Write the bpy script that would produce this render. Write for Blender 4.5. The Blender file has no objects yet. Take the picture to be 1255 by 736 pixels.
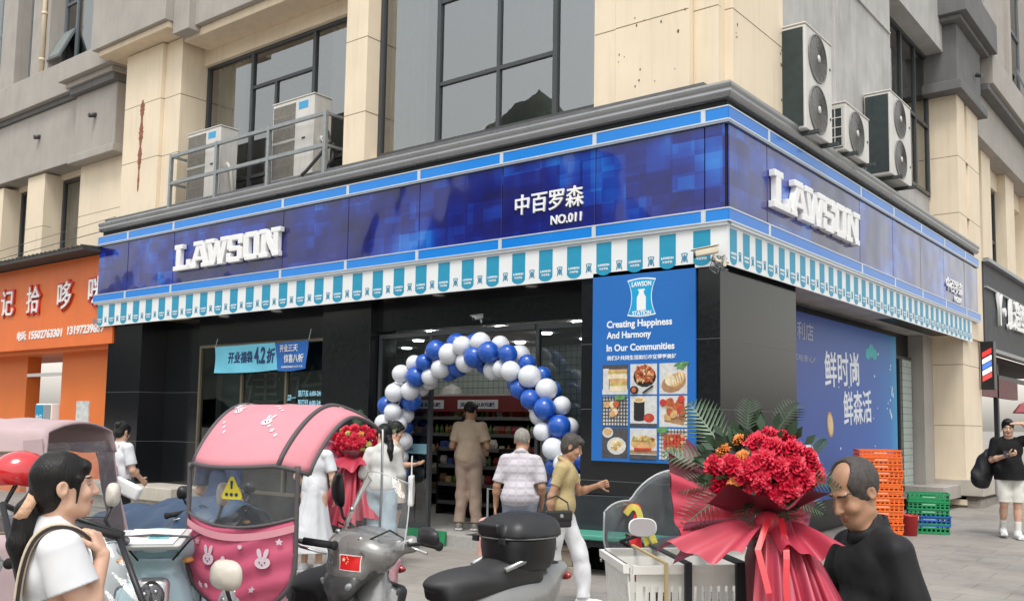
import bpy, bmesh, math, random
import numpy as np
from mathutils import Vector, Matrix, Euler

random.seed(7)
rng = np.random.default_rng(7)
SC = bpy.context.scene
COL = SC.collection
R = math.radians

# ------------------------------------------------------------------ camera
def make_camera():
    f, cx, cy, yaw, pit, rol = 1153.4549, 662.8189, 415.5896, .6504, .0890, .0139
    c_, s_ = math.cos(yaw), math.sin(yaw)
    fw = Vector((-s_*math.cos(pit), c_*math.cos(pit), math.sin(pit)))
    r0 = Vector((c_, s_, 0)); u0 = r0.cross(fw)
    r = math.cos(rol)*r0 + math.sin(rol)*u0
    u = -math.sin(rol)*r0 + math.cos(rol)*u0
    cam = bpy.data.cameras.new('camera')
    o = bpy.data.objects.new('camera', cam); COL.objects.link(o)
    m = Matrix((r, u, -fw)).transposed().to_4x4()
    m.translation = Vector((4.47718, -9.2, 1.6744))
    o.matrix_world = m
    cam.sensor_fit = 'HORIZONTAL'; cam.sensor_width = 36
    cam.lens = f/1255*36
    cam.shift_x = (627.5-cx)/1255
    cam.shift_y = (cy-368)/1255
    cam.clip_start = .05; cam.clip_end = 2000
    SC.camera = o
make_camera()

# ------------------------------------------------------------------ sky and sun (overcast)
SUN_EL, SUN_AZ = R(62), R(150)
w = bpy.data.worlds.new("World"); SC.world = w; w.use_nodes = True
nt = w.node_tree
bg = nt.nodes['Background']
sky = nt.nodes.new('ShaderNodeTexSky'); sky.sky_type = 'NISHITA'; sky.sun_disc = False
sky.sun_elevation = SUN_EL; sky.sun_rotation = SUN_AZ
sky.air_density = 2.5; sky.dust_density = 2; sky.ozone_density = 1
hs = nt.nodes.new('ShaderNodeHueSaturation'); hs.inputs['Saturation'].default_value = .22
nt.links.new(sky.outputs[0], hs.inputs['Color'])
nt.links.new(hs.outputs[0], bg.inputs[0]); bg.inputs[1].default_value = .15
sl = bpy.data.lights.new('sun', 'SUN'); sl.energy = 1.4; sl.angle = R(20); sl.color = (1, .96, .9)
so = bpy.data.objects.new('sun', sl); COL.objects.link(so)
sd = Vector((math.sin(SUN_AZ)*math.cos(SUN_EL), math.cos(SUN_AZ)*math.cos(SUN_EL), math.sin(SUN_EL)))
so.rotation_euler = sd.to_track_quat('Z', 'Y').to_euler()

SC.view_settings.view_transform = 'Standard'; SC.view_settings.look = 'None'
SC.view_settings.exposure = 0.58; SC.view_settings.gamma = 1
SC.render.engine = 'CYCLES'
SC.cycles.use_denoising = True
SC.cycles.max_bounces = 8; SC.cycles.transparent_max_bounces = 16
SC.cycles.sample_clamp_indirect = 6

# ------------------------------------------------------------------ materials
MATS = {}
def M(name, col=(.5, .5, .5), rough=.6, metal=0., spec=.5, coat=0., var=.08, vs=6., bump=0., bs=40., alpha=1., streak=0.,
      emit=None, es=1., sss=0.):
    if name in MATS: return MATS[name]
    m = bpy.data.materials.new(name); m.use_nodes = True; MATS[name] = m
    n, l = m.node_tree.nodes, m.node_tree.links
    p = n['Principled BSDF']
    p.inputs['Roughness'].default_value = rough; p.inputs['Metallic'].default_value = metal
    p.inputs['Specular IOR Level'].default_value = spec; p.inputs['Coat Weight'].default_value = coat
    p.inputs['Coat Roughness'].default_value = .05
    p.inputs['Alpha'].default_value = alpha
    g = n.new('ShaderNodeTexCoord')
    src = g.outputs['Object']
    c4 = (*col, 1)
    p.inputs['Base Color'].default_value = c4
    if var:
        t = n.new('ShaderNodeTexNoise'); t.inputs['Scale'].default_value = vs; t.inputs['Detail'].default_value = 6
        l.new(src, t.inputs['Vector'])
        mr = n.new('ShaderNodeMapRange'); mr.inputs[1].default_value = .25; mr.inputs[2].default_value = .75
        mr.inputs[3].default_value = 1-var; mr.inputs[4].default_value = 1+var
        l.new(t.outputs['Fac'], mr.inputs[0])
        v = n.new('ShaderNodeVectorMath'); v.operation = 'SCALE'; v.inputs[0].default_value = col
        l.new(mr.outputs[0], v.inputs['Scale'])
        out = v.outputs[0]
        if streak:
            mp = n.new('ShaderNodeMapping'); mp.inputs['Scale'].default_value = (5, 5, .35)
            l.new(src, mp.inputs[0])
            t2 = n.new('ShaderNodeTexNoise'); t2.inputs['Scale'].default_value = 2.2; t2.inputs['Detail'].default_value = 7; t2.inputs['Roughness'].default_value = .65
            l.new(mp.outputs[0], t2.inputs['Vector'])
            m2 = n.new('ShaderNodeMapRange'); m2.inputs[1].default_value = .5; m2.inputs[2].default_value = .8
            m2.inputs[3].default_value = 1; m2.inputs[4].default_value = 1-streak
            l.new(t2.outputs['Fac'], m2.inputs[0])
            v2 = n.new('ShaderNodeVectorMath'); v2.operation = 'SCALE'; l.new(out, v2.inputs[0]); l.new(m2.outputs[0], v2.inputs['Scale'])
            out = v2.outputs[0]
        l.new(out, p.inputs['Base Color'])
        mr2 = n.new('ShaderNodeMapRange'); mr2.inputs[3].default_value = max(.02, rough-.08); mr2.inputs[4].default_value = min(1, rough+.08)
        l.new(t.outputs['Fac'], mr2.inputs[0]); l.new(mr2.outputs[0], p.inputs['Roughness'])
    if bump:
        tb = n.new('ShaderNodeTexNoise'); tb.inputs['Scale'].default_value = bs; tb.inputs['Detail'].default_value = 5
        l.new(src, tb.inputs['Vector'])
        b = n.new('ShaderNodeBump'); b.inputs['Strength'].default_value = bump; b.inputs['Distance'].default_value = .02
        l.new(tb.outputs['Fac'], b.inputs['Height']); l.new(b.outputs[0], p.inputs['Normal'])
    if emit:
        p.inputs['Emission Color'].default_value = (*emit, 1); p.inputs['Emission Strength'].default_value = es
    if sss:
        p.inputs['Subsurface Weight'].default_value = sss; p.inputs['Subsurface Radius'].default_value = (.012, .005, .003)
    return m

def Mglass(name, tint=(1, 1, 1), refl=1.0, rough=.0, haze=0., hazecol=(.8, .85, .88), ior=1.5, bump=0., bs=5.):
    """thin pane or film: clear, reflecting more at grazing angles; haze = cloudy scattering of dusty plastic"""
    if name in MATS: return MATS[name]
    m = bpy.data.materials.new(name); m.use_nodes = True; MATS[name] = m
    n, l = m.node_tree.nodes, m.node_tree.links
    n.remove(n['Principled BSDF'])
    out = n['Material Output']
    tr = n.new('ShaderNodeBsdfTransparent'); tr.inputs[0].default_value = (*tint, 1)
    gl = n.new('ShaderNodeBsdfGlossy'); gl.inputs['Roughness'].default_value = rough; gl.inputs[0].default_value = (refl, refl, refl, 1)
    fr = n.new('ShaderNodeFresnel'); fr.inputs[0].default_value = ior
    mx = n.new('ShaderNodeMixShader')
    l.new(fr.outputs[0], mx.inputs[0]); l.new(tr.outputs[0], mx.inputs[1]); l.new(gl.outputs[0], mx.inputs[2])
    last = mx
    if haze:
        df = n.new('ShaderNodeBsdfDiffuse'); df.inputs[0].default_value = (*hazecol, 1)
        tl = n.new('ShaderNodeBsdfTranslucent'); tl.inputs[0].default_value = (*hazecol, 1)
        ad = n.new('ShaderNodeMixShader'); ad.inputs[0].default_value = .5
        l.new(df.outputs[0], ad.inputs[1]); l.new(tl.outputs[0], ad.inputs[2])
        m2 = n.new('ShaderNodeMixShader')
        t = n.new('ShaderNodeTexNoise'); t.inputs['Scale'].default_value = 7; t.inputs['Detail'].default_value = 8; t.inputs['Roughness'].default_value = .7
        g = n.new('ShaderNodeTexCoord'); l.new(g.outputs['Object'], t.inputs['Vector'])
        mr = n.new('ShaderNodeMapRange'); mr.inputs[1].default_value = .3; mr.inputs[2].default_value = .75
        mr.inputs[3].default_value = haze*.5; mr.inputs[4].default_value = haze*1.6
        l.new(t.outputs['Fac'], mr.inputs[0]); l.new(mr.outputs[0], m2.inputs[0])
        l.new(mx.outputs[0], m2.inputs[1]); l.new(ad.outputs[0], m2.inputs[2]); last = m2
    if bump:
        g2 = n.new('ShaderNodeTexCoord')
        tb = n.new('ShaderNodeTexNoise'); tb.inputs['Scale'].default_value = bs; tb.inputs['Detail'].default_value = 3
        l.new(g2.outputs['Object'], tb.inputs['Vector'])
        b = n.new('ShaderNodeBump'); b.inputs['Strength'].default_value = bump; b.inputs['Distance'].default_value = .05
        l.new(tb.outputs['Fac'], b.inputs['Height']); l.new(b.outputs[0], gl.inputs['Normal']); l.new(b.outputs[0], fr.inputs['Normal'])
    l.new(last.outputs[0], out.inputs[0])
    return m

# ------------------------------------------------------------------ things and parts
def tag(o, label=None, cat=None, group=None, kind=None):
    if label: o['label'] = label
    if cat: o['category'] = cat
    if group: o['group'] = group
    if kind: o['kind'] = kind
    return o
def T(name, label, cat, loc=(0, 0, 0), rz=0., group=None):
    o = bpy.data.objects.new(name, None); COL.objects.link(o)
    o.location = loc; o.rotation_euler = (0, 0, rz); o.empty_display_size = .1
    return tag(o, label, cat, group)
def copy_tree(o, parent=None):
    c = o.copy(); COL.objects.link(c); c.parent = parent
    if parent is not None: c.matrix_parent_inverse = o.matrix_parent_inverse.copy()
    for ch in o.children: copy_tree(ch, c)
    return c

def F1(y):  # facade along x: u = x, v = z, w = outwards (-y)
    return lambda u, v, w: (u, y-w, v)
def F2(x):  # facade along y: u = y, v = z, w = outwards (+x)
    return lambda u, v, w: (x+w, u, v)

class MB:
    def __init__(s, tr=None): s.v = []; s.f = []; s.m = []; s.mi = 0; s.tr = tr
    def add(s, vs, fs):
        b = len(s.v)
        for p in vs:
            s.v.append(tuple(s.tr(*p)) if s.tr else tuple(p))
        for f in fs: s.f.append([b+i for i in f]); s.m.append(s.mi)
        return s
    def box(s, x0, x1, y0, y1, z0, z1):
        return s.add([(x0, y0, z0), (x1, y0, z0), (x1, y1, z0), (x0, y1, z0), (x0, y0, z1), (x1, y0, z1), (x1, y1, z1), (x0, y1, z1)],
                     [(0, 3, 2, 1), (4, 5, 6, 7), (0, 1, 5, 4), (1, 2, 6, 5), (2, 3, 7, 6), (3, 0, 4, 7)])
    def obox(s, c, half, rot=(0, 0, 0)):
        m = Euler(rot).to_matrix(); c = Vector(c); h = half
        vs = [c + m @ Vector((a*h[0], b*h[1], d*h[2])) for d in (-1, 1) for a, b in ((-1, -1), (1, -1), (1, 1), (-1, 1))]
        return s.add(vs, [(0, 3, 2, 1), (4, 5, 6, 7), (0, 1, 5, 4), (1, 2, 6, 5), (2, 3, 7, 6), (3, 0, 4, 7)])
    def quad(s, a, b, c, d): return s.add([a, b, c, d], [(0, 1, 2, 3)])
    def poly(s, pts, w0, w1):
        """polygon in (u, v) swept over w0..w1"""
        n = len(pts)
        s.add([(p[0], p[1], w0) for p in pts] + [(p[0], p[1], w1) for p in pts],
              [tuple(range(n-1, -1, -1)), tuple(range(n, 2*n))] + [(i, (i+1) % n, n+(i+1) % n, n+i) for i in range(n)])
        return s
    def loft(s, rings, cap=True, closed=True):
        n = len(rings[0]); vs = [p for r in rings for p in r]; fs = []
        for k in range(len(rings)-1):
            for i in range(n if closed else n-1):
                j = (i+1) % n
                fs.append((k*n+i, k*n+j, (k+1)*n+j, (k+1)*n+i))
        if cap and closed:
            fs.append(tuple(range(n-1, -1, -1))); fs.append(tuple((len(rings)-1)*n+i for i in range(n)))
        return s.add(vs, fs)
    def tube(s, path, r, n=10, cap=True, flat=1.):
        P = [Vector(p) for p in path]; rs = r if isinstance(r, (list, tuple)) else [r]*len(P)
        rings = []; ref = None
        for i, p in enumerate(P):
            t = (P[min(i+1, len(P)-1)] - P[max(i-1, 0)]).normalized()
            if ref is None:
                ref = Vector((0, 0, 1)) if abs(t.z) < .9 else Vector((1, 0, 0))
            a = (ref - t*ref.dot(t)).normalized(); b = t.cross(a); ref = a
            rings.append([p + (a*math.cos(q)*flat + b*math.sin(q))*rs[i] for q in [2*math.pi*k/n for k in range(n)]])
        return s.loft(rings, cap)
    def lathe(s, prof, c=(0, 0, 0), n=24, axis='z', cap=True):
        rings = []
        for r, h in prof:
            ring = []
            for k in range(n):
                q = 2*math.pi*k/n; x, y = r*math.cos(q), r*math.sin(q)
                p = {'z': (x, y, h), 'y': (x, h, -y), 'x': (h, x, y)}[axis]
                ring.append((c[0]+p[0], c[1]+p[1], c[2]+p[2]))
            rings.append(ring)
        return s.loft(rings, cap)
    def sphere(s, c, r, n=14, m=10, rot=None):
        if not isinstance(r, (tuple, list)): r = (r, r, r)
        rings = []
        for j in range(m+1):
            th = math.pi*j/m; rr = max(math.sin(th), .02)
            ring = []
            for k in range(n):
                q = 2*math.pi*k/n
                p = Vector((r[0]*rr*math.cos(q), r[1]*rr*math.sin(q), -r[2]*math.cos(th)))
                if rot is not None: p = rot @ p
                ring.append((c[0]+p.x, c[1]+p.y, c[2]+p.z))
            rings.append(ring)
        return s.loft(rings)
    def grid(s, fn, nu, nv):
        vs = [fn(i/nu, j/nv) for j in range(nv+1) for i in range(nu+1)]
        fs = [(j*(nu+1)+i, j*(nu+1)+i+1, (j+1)*(nu+1)+i+1, (j+1)*(nu+1)+i) for j in range(nv) for i in range(nu)]
        return s.add(vs, fs)
    def build(s, name, mats, parent=None, smooth=False, bevel=0., label=None, seg=2, solid=0., sub=0):
        me = bpy.data.meshes.new(name); me.from_pydata(s.v, [], s.f)
        if not isinstance(mats, (list, tuple)): mats = [mats]
        for m in mats: me.materials.append(m)
        me.polygons.foreach_set('material_index', s.m)
        if smooth: me.polygons.foreach_set('use_smooth', [True]*len(s.f))
        me.validate(); me.update()
        o = bpy.data.objects.new(name, me); COL.objects.link(o)
        if parent is not None: o.parent = parent
        if solid:
            d = o.modifiers.new('solid', 'SOLIDIFY'); d.thickness = solid; d.offset = 0
        if bevel:
            d = o.modifiers.new('bevel', 'BEVEL'); d.width = bevel; d.segments = seg; d.limit_method = 'ANGLE'; d.angle_limit = R(40)
            if hasattr(me, 'polygons') and not smooth:
                me.polygons.foreach_set('use_smooth', [True]*len(me.polygons))
                wn = o.modifiers.new('wn', 'WEIGHTED_NORMAL'); wn.keep_sharp = True
        if sub:
            d = o.modifiers.new('sub', 'SUBSURF'); d.levels = sub; d.render_levels = sub
        if label: o['label'] = label
        return o

def text_mesh(body, size=1., bold=0., depth=.01, spacing=1., align='LEFT', bevel=0.):
    c = bpy.data.curves.new('lettering', 'FONT'); c.body = body; c.size = size; c.offset = bold*size
    c.extrude = depth/2; c.space_character = spacing; c.align_x = align; c.bevel_depth = bevel; c.resolution_u = 3
    o = bpy.data.objects.new('lettering', c); COL.objects.link(o)
    bpy.context.view_layer.update()
    me = bpy.data.meshes.new_from_object(o.evaluated_get(bpy.context.evaluated_depsgraph_get()))
    bpy.data.objects.remove(o); bpy.data.curves.remove(c)
    return me
def text(body, tr, u, v, width=None, height=None, mat=None, parent=None, bold=.012, depth=.012, w=0., name='lettering', slant=0., spacing=1., rot=0.):
    """lettering whose box starts at (u, v) on the facade mapping tr, fitted to width and/or height"""
    me = text_mesh(body, 1., bold, 1., spacing)
    n = len(me.vertices); co = np.empty(n*3); me.vertices.foreach_get('co', co); co = co.reshape(-1, 3)
    lo, hi = co.min(0), co.max(0); d = hi-lo
    sx = width/d[0] if width else height/d[1]; sy = height/d[1] if height else sx
    q = np.empty_like(co)
    x = (co[:, 0]-lo[0])*sx; y = (co[:, 1]-lo[1])*sy
    x = x + slant*y
    X = x*math.cos(rot)-y*math.sin(rot); Y = x*math.sin(rot)+y*math.cos(rot)
    for i in range(n):
        q[i] = tr(u+X[i], v+Y[i], w + (co[i, 2]-lo[2])/d[2]*depth)
    me.vertices.foreach_set('co', q.ravel()); me.name = name
    me.materials.clear(); me.materials.append(mat); me.update()
    o = bpy.data.objects.new(name, me); COL.objects.link(o)
    if parent is not None: o.parent = parent
    return o

# ------------------------------------------------------------------ smooth solids from distance fields
class SDF:
    def __init__(s, lo, hi, h):
        s.h = h; s.lo = np.array(lo, float); s.n = np.ceil((np.array(hi)-s.lo)/h).astype(int)+1
        s.d = np.full(s.n, 1., np.float32)
    def _slc(s, a, b):
        i0 = np.clip(np.floor((a-s.lo)/s.h).astype(int), 0, s.n); i1 = np.clip(np.ceil((b-s.lo)/s.h).astype(int)+1, 0, s.n)
        sl = tuple(slice(p, q) for p, q in zip(i0, i1))
        ax = [s.lo[k]+s.h*np.arange(i0[k], i1[k]) for k in range(3)]
        if any(len(q) == 0 for q in ax): return None, None
        P = np.stack(np.meshgrid(*ax, indexing='ij'), -1)
        return sl, P
    def _mix(s, sl, d, k, op):
        old = s.d[sl]
        if op == 'sub': d = -d
        if k <= 0:
            s.d[sl] = np.minimum(old, d) if op == 'add' else np.maximum(old, d)
        elif op == 'add':
            h = np.clip(.5+.5*(d-old)/k, 0, 1); s.d[sl] = old*h + d*(1-h) - k*h*(1-h)
        else:
            h = np.clip(.5-.5*(d-old)/k, 0, 1); s.d[sl] = old*h + d*(1-h) + k*h*(1-h)
    def cone(s, a, b, ra, rb=None, k=.02, op='add'):
        rb = ra if rb is None else rb
        a, b = np.array(a, float), np.array(b, float); m = max(ra, rb)+k+3*s.h
        sl, P = s._slc(np.minimum(a, b)-m, np.maximum(a, b)+m)
        if sl is None: return s
        ab = b-a; L2 = max(ab @ ab, 1e-9)
        t = np.clip(((P-a) @ ab)/L2, 0, 1)
        d = np.linalg.norm(P-a-t[..., None]*ab, axis=-1) - (ra+(rb-ra)*t)
        s._mix(sl, d, k, op); return s
    def ell(s, c, r, rot=(0, 0, 0), k=.02, op='add'):
        c = np.array(c, float); r = np.array(r, float); m = r.max()+k+3*s.h
        sl, P = s._slc(c-m, c+m)
        if sl is None: return s
        q = (P-c) @ np.array(Euler(rot).to_matrix())
        k0 = np.linalg.norm(q/r, axis=-1); k1 = np.linalg.norm(q/(r*r), axis=-1)
        d = k0*(k0-1)/np.maximum(k1, 1e-6)
        s._mix(sl, d, k, op); return s
    def box(s, c, hf, r=.01, rot=(0, 0, 0), k=.01, op='add'):
        c = np.array(c, float); hf = np.array(hf, float); m = np.linalg.norm(hf)+k+3*s.h
        sl, P = s._slc(c-m, c+m)
        if sl is None: return s
        q = np.abs((P-c) @ np.array(Euler(rot).to_matrix())) - (hf-r)
        d = np.linalg.norm(np.maximum(q, 0), axis=-1) + np.minimum(q.max(-1), 0) - r
        s._mix(sl, d, k, op); return s
    def plane(s, p, nrm, k=.0):
        """keep only the side the normal points away from"""
        nrm = np.array(nrm, float); nrm /= np.linalg.norm(nrm)
        sl, P = s._slc(s.lo, s.lo+s.h*s.n)
        d = (P-np.array(p)) @ nrm
        if k <= 0: s.d[sl] = np.maximum(s.d[sl], d)
        else: s._mix(sl, -d, k, 'sub')
        return s
    def noise(s, amp, freq, seed=0, stretch=(1, 1, 1), oct=2):
        r = np.random.default_rng(seed)
        sl, P = s._slc(s.lo, s.lo+s.h*s.n)
        near = np.abs(s.d) < amp*4+3*s.h
        Q = P[near]*np.array(stretch); v = np.zeros(len(Q))
        for o in range(oct):
            for _ in range(5):
                dr = r.normal(size=3); dr /= np.linalg.norm(dr)
                v += np.sin((Q @ dr)*freq*(1.9**o)*r.uniform(.7, 1.4)+r.uniform(0, 6.28) + 1.5*np.sin((Q @ r.normal(size=3))*freq*.4))/(1.8**o)/3
        s.d[near] += (v*amp).astype(np.float32); return s
    def mesh(s):
        d = s.d.copy(); d[0] = d[-1] = 1; d[:, 0] = d[:, -1] = 1; d[:, :, 0] = d[:, :, -1] = 1
        n = d.shape; sg = d < 0
        cell = np.zeros(tuple(k-1 for k in n), np.int8)
        for a in (0, 1):
            for b in (0, 1):
                for c in (0, 1):
                    cell += sg[a:n[0]-1+a, b:n[1]-1+b, c:n[2]-1+c]
        act = np.argwhere((cell > 0) & (cell < 8))
        idx = -np.ones(cell.shape, int); idx[tuple(act.T)] = np.arange(len(act))
        acc = np.zeros((len(act), 3)); cnt = np.zeros(len(act))
        cor = [(a, b, c) for a in (0, 1) for b in (0, 1) for c in (0, 1)]
        for p in cor:
            for ax in range(3):
                if p[ax]: continue
                q = list(p); q[ax] = 1
                d0 = d[tuple((act+p).T)]; d1 = d[tuple((act+q).T)]
                hit = (d0 < 0) != (d1 < 0)
                t = np.where(hit, d0/np.where(hit, d0-d1, 1), 0)
                pt = np.array(p, float)[None].repeat(len(act), 0); pt[:, ax] = t
                acc[hit] += pt[hit]; cnt[hit] += 1
        V = s.lo + s.h*(act + acc/np.maximum(cnt, 1)[:, None])
        Fs = []
        for ax in range(3):
            b, c = (ax+1) % 3, (ax+2) % 3
            s0 = [slice(None)]*3; s1 = [slice(None)]*3
            s0[ax] = slice(0, -1); s1[ax] = slice(1, None)
            e0, e1 = sg[tuple(s0)], sg[tuple(s1)]
            E = np.argwhere(e0 != e1)
            E = E[(E[:, b] > 0) & (E[:, c] > 0) & (E[:, b] < n[b]-1) & (E[:, c] < n[c]-1)]
            if not len(E): continue
            inn = e0[tuple(E.T)]
            def at(db, dc):
                Q = E.copy(); Q[:, b] += db; Q[:, c] += dc; return idx[tuple(Q.T)]
            q = np.stack([at(-1, -1), at(0, -1), at(0, 0), at(-1, 0)], 1)
            q[~inn] = q[~inn][:, ::-1]
            Fs.append(q)
        return V, (np.concatenate(Fs) if Fs else np.zeros((0, 4), int))
    def build(s, name, mats, parent=None, pick=None, label=None, V=None, keep=None):
        V, Fc = s.mesh()
        if keep is not None:
            C0 = V[Fc].mean(1); Fc = Fc[keep(C0)]
        me = bpy.data.meshes.new(name); me.from_pydata(V.tolist(), [], Fc.tolist())
        if not isinstance(mats, (list, tuple)): mats = [mats]
        for m in mats: me.materials.append(m)
        if pick is not None:
            me.polygons.foreach_set('material_index', pick(V[Fc].mean(1)).astype(np.int32))
        me.polygons.foreach_set('use_smooth', [True]*len(Fc))
        me.update()
        o = bpy.data.objects.new(name, me); COL.objects.link(o)
        if parent is not None: o.parent = parent
        if label: o['label'] = label
        return o
# ------------------------------------------------------------------ palette
beige = M('cream_stone_paint', (.76, .645, .49), .8, var=.06, vs=1.6, streak=.13, bump=.08, bs=60)
beige2 = M('cream_stone_edge', (.70, .58, .43), .8, var=.08, vs=4, streak=.15)
groove = M('joint_groove', (.25, .19, .13), .9, var=.15)
greyw = M('grey_render', (.38, .35, .32), .85, var=.09, vs=2, streak=.15, bump=.1, bs=50)
greyd = M('dark_grey_render', (.15, .148, .148), .85, var=.12, vs=2.5, streak=.2)
conc = M('pale_concrete_wall', (.43, .42, .405), .9, var=.16, vs=2, streak=.25, bump=.15, bs=30)
frame_m = M('charcoal_aluminium', (.05, .055, .06), .4, var=.1)
frame_g = M('grey_aluminium', (.14, .16, .175), .4, var=.1)
room_m = M('dim_room', (.20, .21, .22), .9, var=.2)
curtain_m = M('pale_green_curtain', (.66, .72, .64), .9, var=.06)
curtain_b = M('pale_blue_curtain', (.62, .70, .72), .9, var=.06)
win_glass = Mglass('window_glass', (.86, .92, .94), 1., 0, ior=3.3, bump=.02, bs=1.2)
blackg = M('black_granite', (.009, .010, .012), .14, spec=.5, var=.3, vs=30)
blackm = M('matt_black_panel', (.008, .009, .011), .35, var=.2)
white_m = M('white_sheet', (.80, .80, .80), .45, var=.03)
letter_w = M('white_acrylic', (.80, .80, .80), .35, var=.03)
gut_m = M('grey_gutter', (.34, .35, .36), .28, metal=.6, var=.08, vs=2)
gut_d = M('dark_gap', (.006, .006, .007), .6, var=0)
steel = M('galvanised_steel', (.33, .35, .36), .45, metal=.6, var=.15, vs=12)
plinth_m = M('pale_stone_plinth', (.46, .42, .36), .75, var=.12, vs=4, streak=.15, bump=.1)

def strip_mat(name, col, rough):
    return M(name, col, rough, coat=.25, var=.05, vs=1.5)
cyan = strip_mat('bright_blue_acrylic', (.0, .205, .68), .25)
cyan2 = strip_mat('bright_blue_film', (.0, .16, .60), .3)

def mosaic_mat():
    m = bpy.data.materials.new('blue_mosaic_panel'); m.use_nodes = True
    n, l = m.node_tree.nodes, m.node_tree.links; p = n['Principled BSDF']
    tc = n.new('ShaderNodeTexCoord'); sx = n.new('ShaderNodeSeparateXYZ'); l.new(tc.outputs['Object'], sx.inputs[0])
    a = n.new('ShaderNodeMath'); a.operation = 'ADD'; l.new(sx.outputs[0], a.inputs[0]); l.new(sx.outputs[1], a.inputs[1])
    def cells(du, dv, ox, oz):
        o = []
        for src, d, off in ((a.outputs[0], du, ox), (sx.outputs[2], dv, oz)):
            q = n.new('ShaderNodeMath'); q.operation = 'MULTIPLY_ADD'; l.new(src, q.inputs[0]); q.inputs[1].default_value = 1/d; q.inputs[2].default_value = off
            r = n.new('ShaderNodeMath'); r.operation = 'FLOOR'; l.new(q.outputs[0], r.inputs[0]); o.append(r)
        c = n.new('ShaderNodeCombineXYZ'); l.new(o[0].outputs[0], c.inputs[0]); l.new(o[1].outputs[0], c.inputs[1])
        wn = n.new('ShaderNodeTexWhiteNoise'); wn.noise_dimensions = '2D'; l.new(c.outputs[0], wn.inputs['Vector'])
        return wn.outputs['Value']
    c1, c2, c3 = cells(.31, .19, .3, .4), cells(.62, .28, .1, .7), cells(.17, .14, .6, .2)
    ns = n.new('ShaderNodeTexNoise'); ns.inputs['Scale'].default_value = .75; ns.inputs['Detail'].default_value = 2; l.new(tc.outputs['Object'], ns.inputs['Vector'])
    s1 = n.new('ShaderNodeMath'); s1.operation = 'MULTIPLY_ADD'; l.new(c1, s1.inputs[0]); s1.inputs[1].default_value = .22
    s2 = n.new('ShaderNodeMath'); s2.operation = 'MULTIPLY_ADD'; l.new(c2, s2.inputs[0]); s2.inputs[1].default_value = .28
    s3 = n.new('ShaderNodeMath'); s3.operation = 'MULTIPLY_ADD'; l.new(c3, s3.inputs[0]); s3.inputs[1].default_value = .14
    mr = n.new('ShaderNodeMapRange'); mr.inputs[1].default_value = .3; mr.inputs[2].default_value = .72; mr.inputs[3].default_value = -.12; mr.inputs[4].default_value = .50
    l.new(ns.outputs['Fac'], mr.inputs[0]); l.new(mr.outputs[0], s1.inputs[2]); l.new(s1.outputs[0], s2.inputs[2]); l.new(s2.outputs[0], s3.inputs[2])
    cr = n.new('ShaderNodeValToRGB'); l.new(s3.outputs[0], cr.inputs[0])
    e = cr.color_ramp.elements; e[0].position = .2; e[0].color = (.004, .004, .085, 1); e[1].position = 1.; e[1].color = (.02, .19, .62, 1)
    for ps, cc in ((.48, (.004, .009, .17, 1)), (.66, (.004, .035, .32, 1)), (.8, (.006, .10, .48, 1))):
        q = e.new(ps); q.color = cc
    l.new(cr.outputs[0], p.inputs['Base Color']); p.inputs['Roughness'].default_value = .22
    p.inputs['Specular IOR Level'].default_value = .3; p.inputs['Coat Weight'].default_value = .75; p.inputs['Coat Roughness'].default_value = .05; p.inputs['Coat IOR'].default_value = 1.5
    tb = n.new('ShaderNodeTexNoise'); tb.inputs['Scale'].default_value = 1.3; tb.inputs['Detail'].default_value = 1; l.new(tc.outputs['Object'], tb.inputs['Vector'])
    b = n.new('ShaderNodeBump'); b.inputs['Strength'].default_value = .35; b.inputs['Distance'].default_value = .08
    l.new(tb.outputs['Fac'], b.inputs['Height']); l.new(b.outputs[0], p.inputs['Coat Normal']); l.new(b.outputs[0], p.inputs['Normal'])
    return m
mosaic = mosaic_mat()

# ------------------------------------------------------------------ ground
def gz(y): return .016*max(0., min(y-1, 60))
def paving_mat():
    m = M('street_paving', (.295, .272, .245), .82, var=.14, vs=1.1, bump=.12, bs=45)
    n, l = m.node_tree.nodes, m.node_tree.links; p = n['Principled BSDF']
    src = p.inputs['Base Color'].links[0].from_socket
    tc = n.new('ShaderNodeTexCoord')
    br = n.new('ShaderNodeTexBrick'); br.inputs['Scale'].default_value = 1; br.inputs['Brick Width'].default_value = .8; br.inputs['Row Height'].default_value = .4
    br.inputs['Mortar Size'].default_value = .006; br.inputs['Color1'].default_value = (1, 1, 1, 1); br.inputs['Color2'].default_value = (.9, .9, .91, 1); br.inputs['Mortar'].default_value = (.62, .6, .58, 1)
    l.new(tc.outputs['Object'], br.inputs['Vector'])
    mx = n.new('ShaderNodeMix'); mx.data_type = 'RGBA'; mx.blend_type = 'MULTIPLY'; mx.inputs[0].default_value = 1
    l.new(src, mx.inputs[6]); l.new(br.outputs['Color'], mx.inputs[7])
    t = n.new('ShaderNodeTexNoise'); t.inputs['Scale'].default_value = .9; t.inputs['Detail'].default_value = 9; t.inputs['Roughness'].default_value = .7; l.new(tc.outputs['Object'], t.inputs['Vector'])
    mr = n.new('ShaderNodeMapRange'); mr.inputs[1].default_value = .5; mr.inputs[2].default_value = .72; mr.inputs[3].default_value = 1; mr.inputs[4].default_value = .55
    l.new(t.outputs['Fac'], mr.inputs[0])
    v = n.new('ShaderNodeVectorMath'); v.operation = 'SCALE'; l.new(mx.outputs[2], v.inputs[0]); l.new(mr.outputs[0], v.inputs['Scale'])
    l.new(v.outputs[0], p.inputs['Base Color'])
    return m
paving = paving_mat()
g = MB()
ys = [-400, -60, 1, 5, 10, 20, 61, 400]
xs = [-400, -60, -30, 0, 30, 60, 400]
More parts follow.
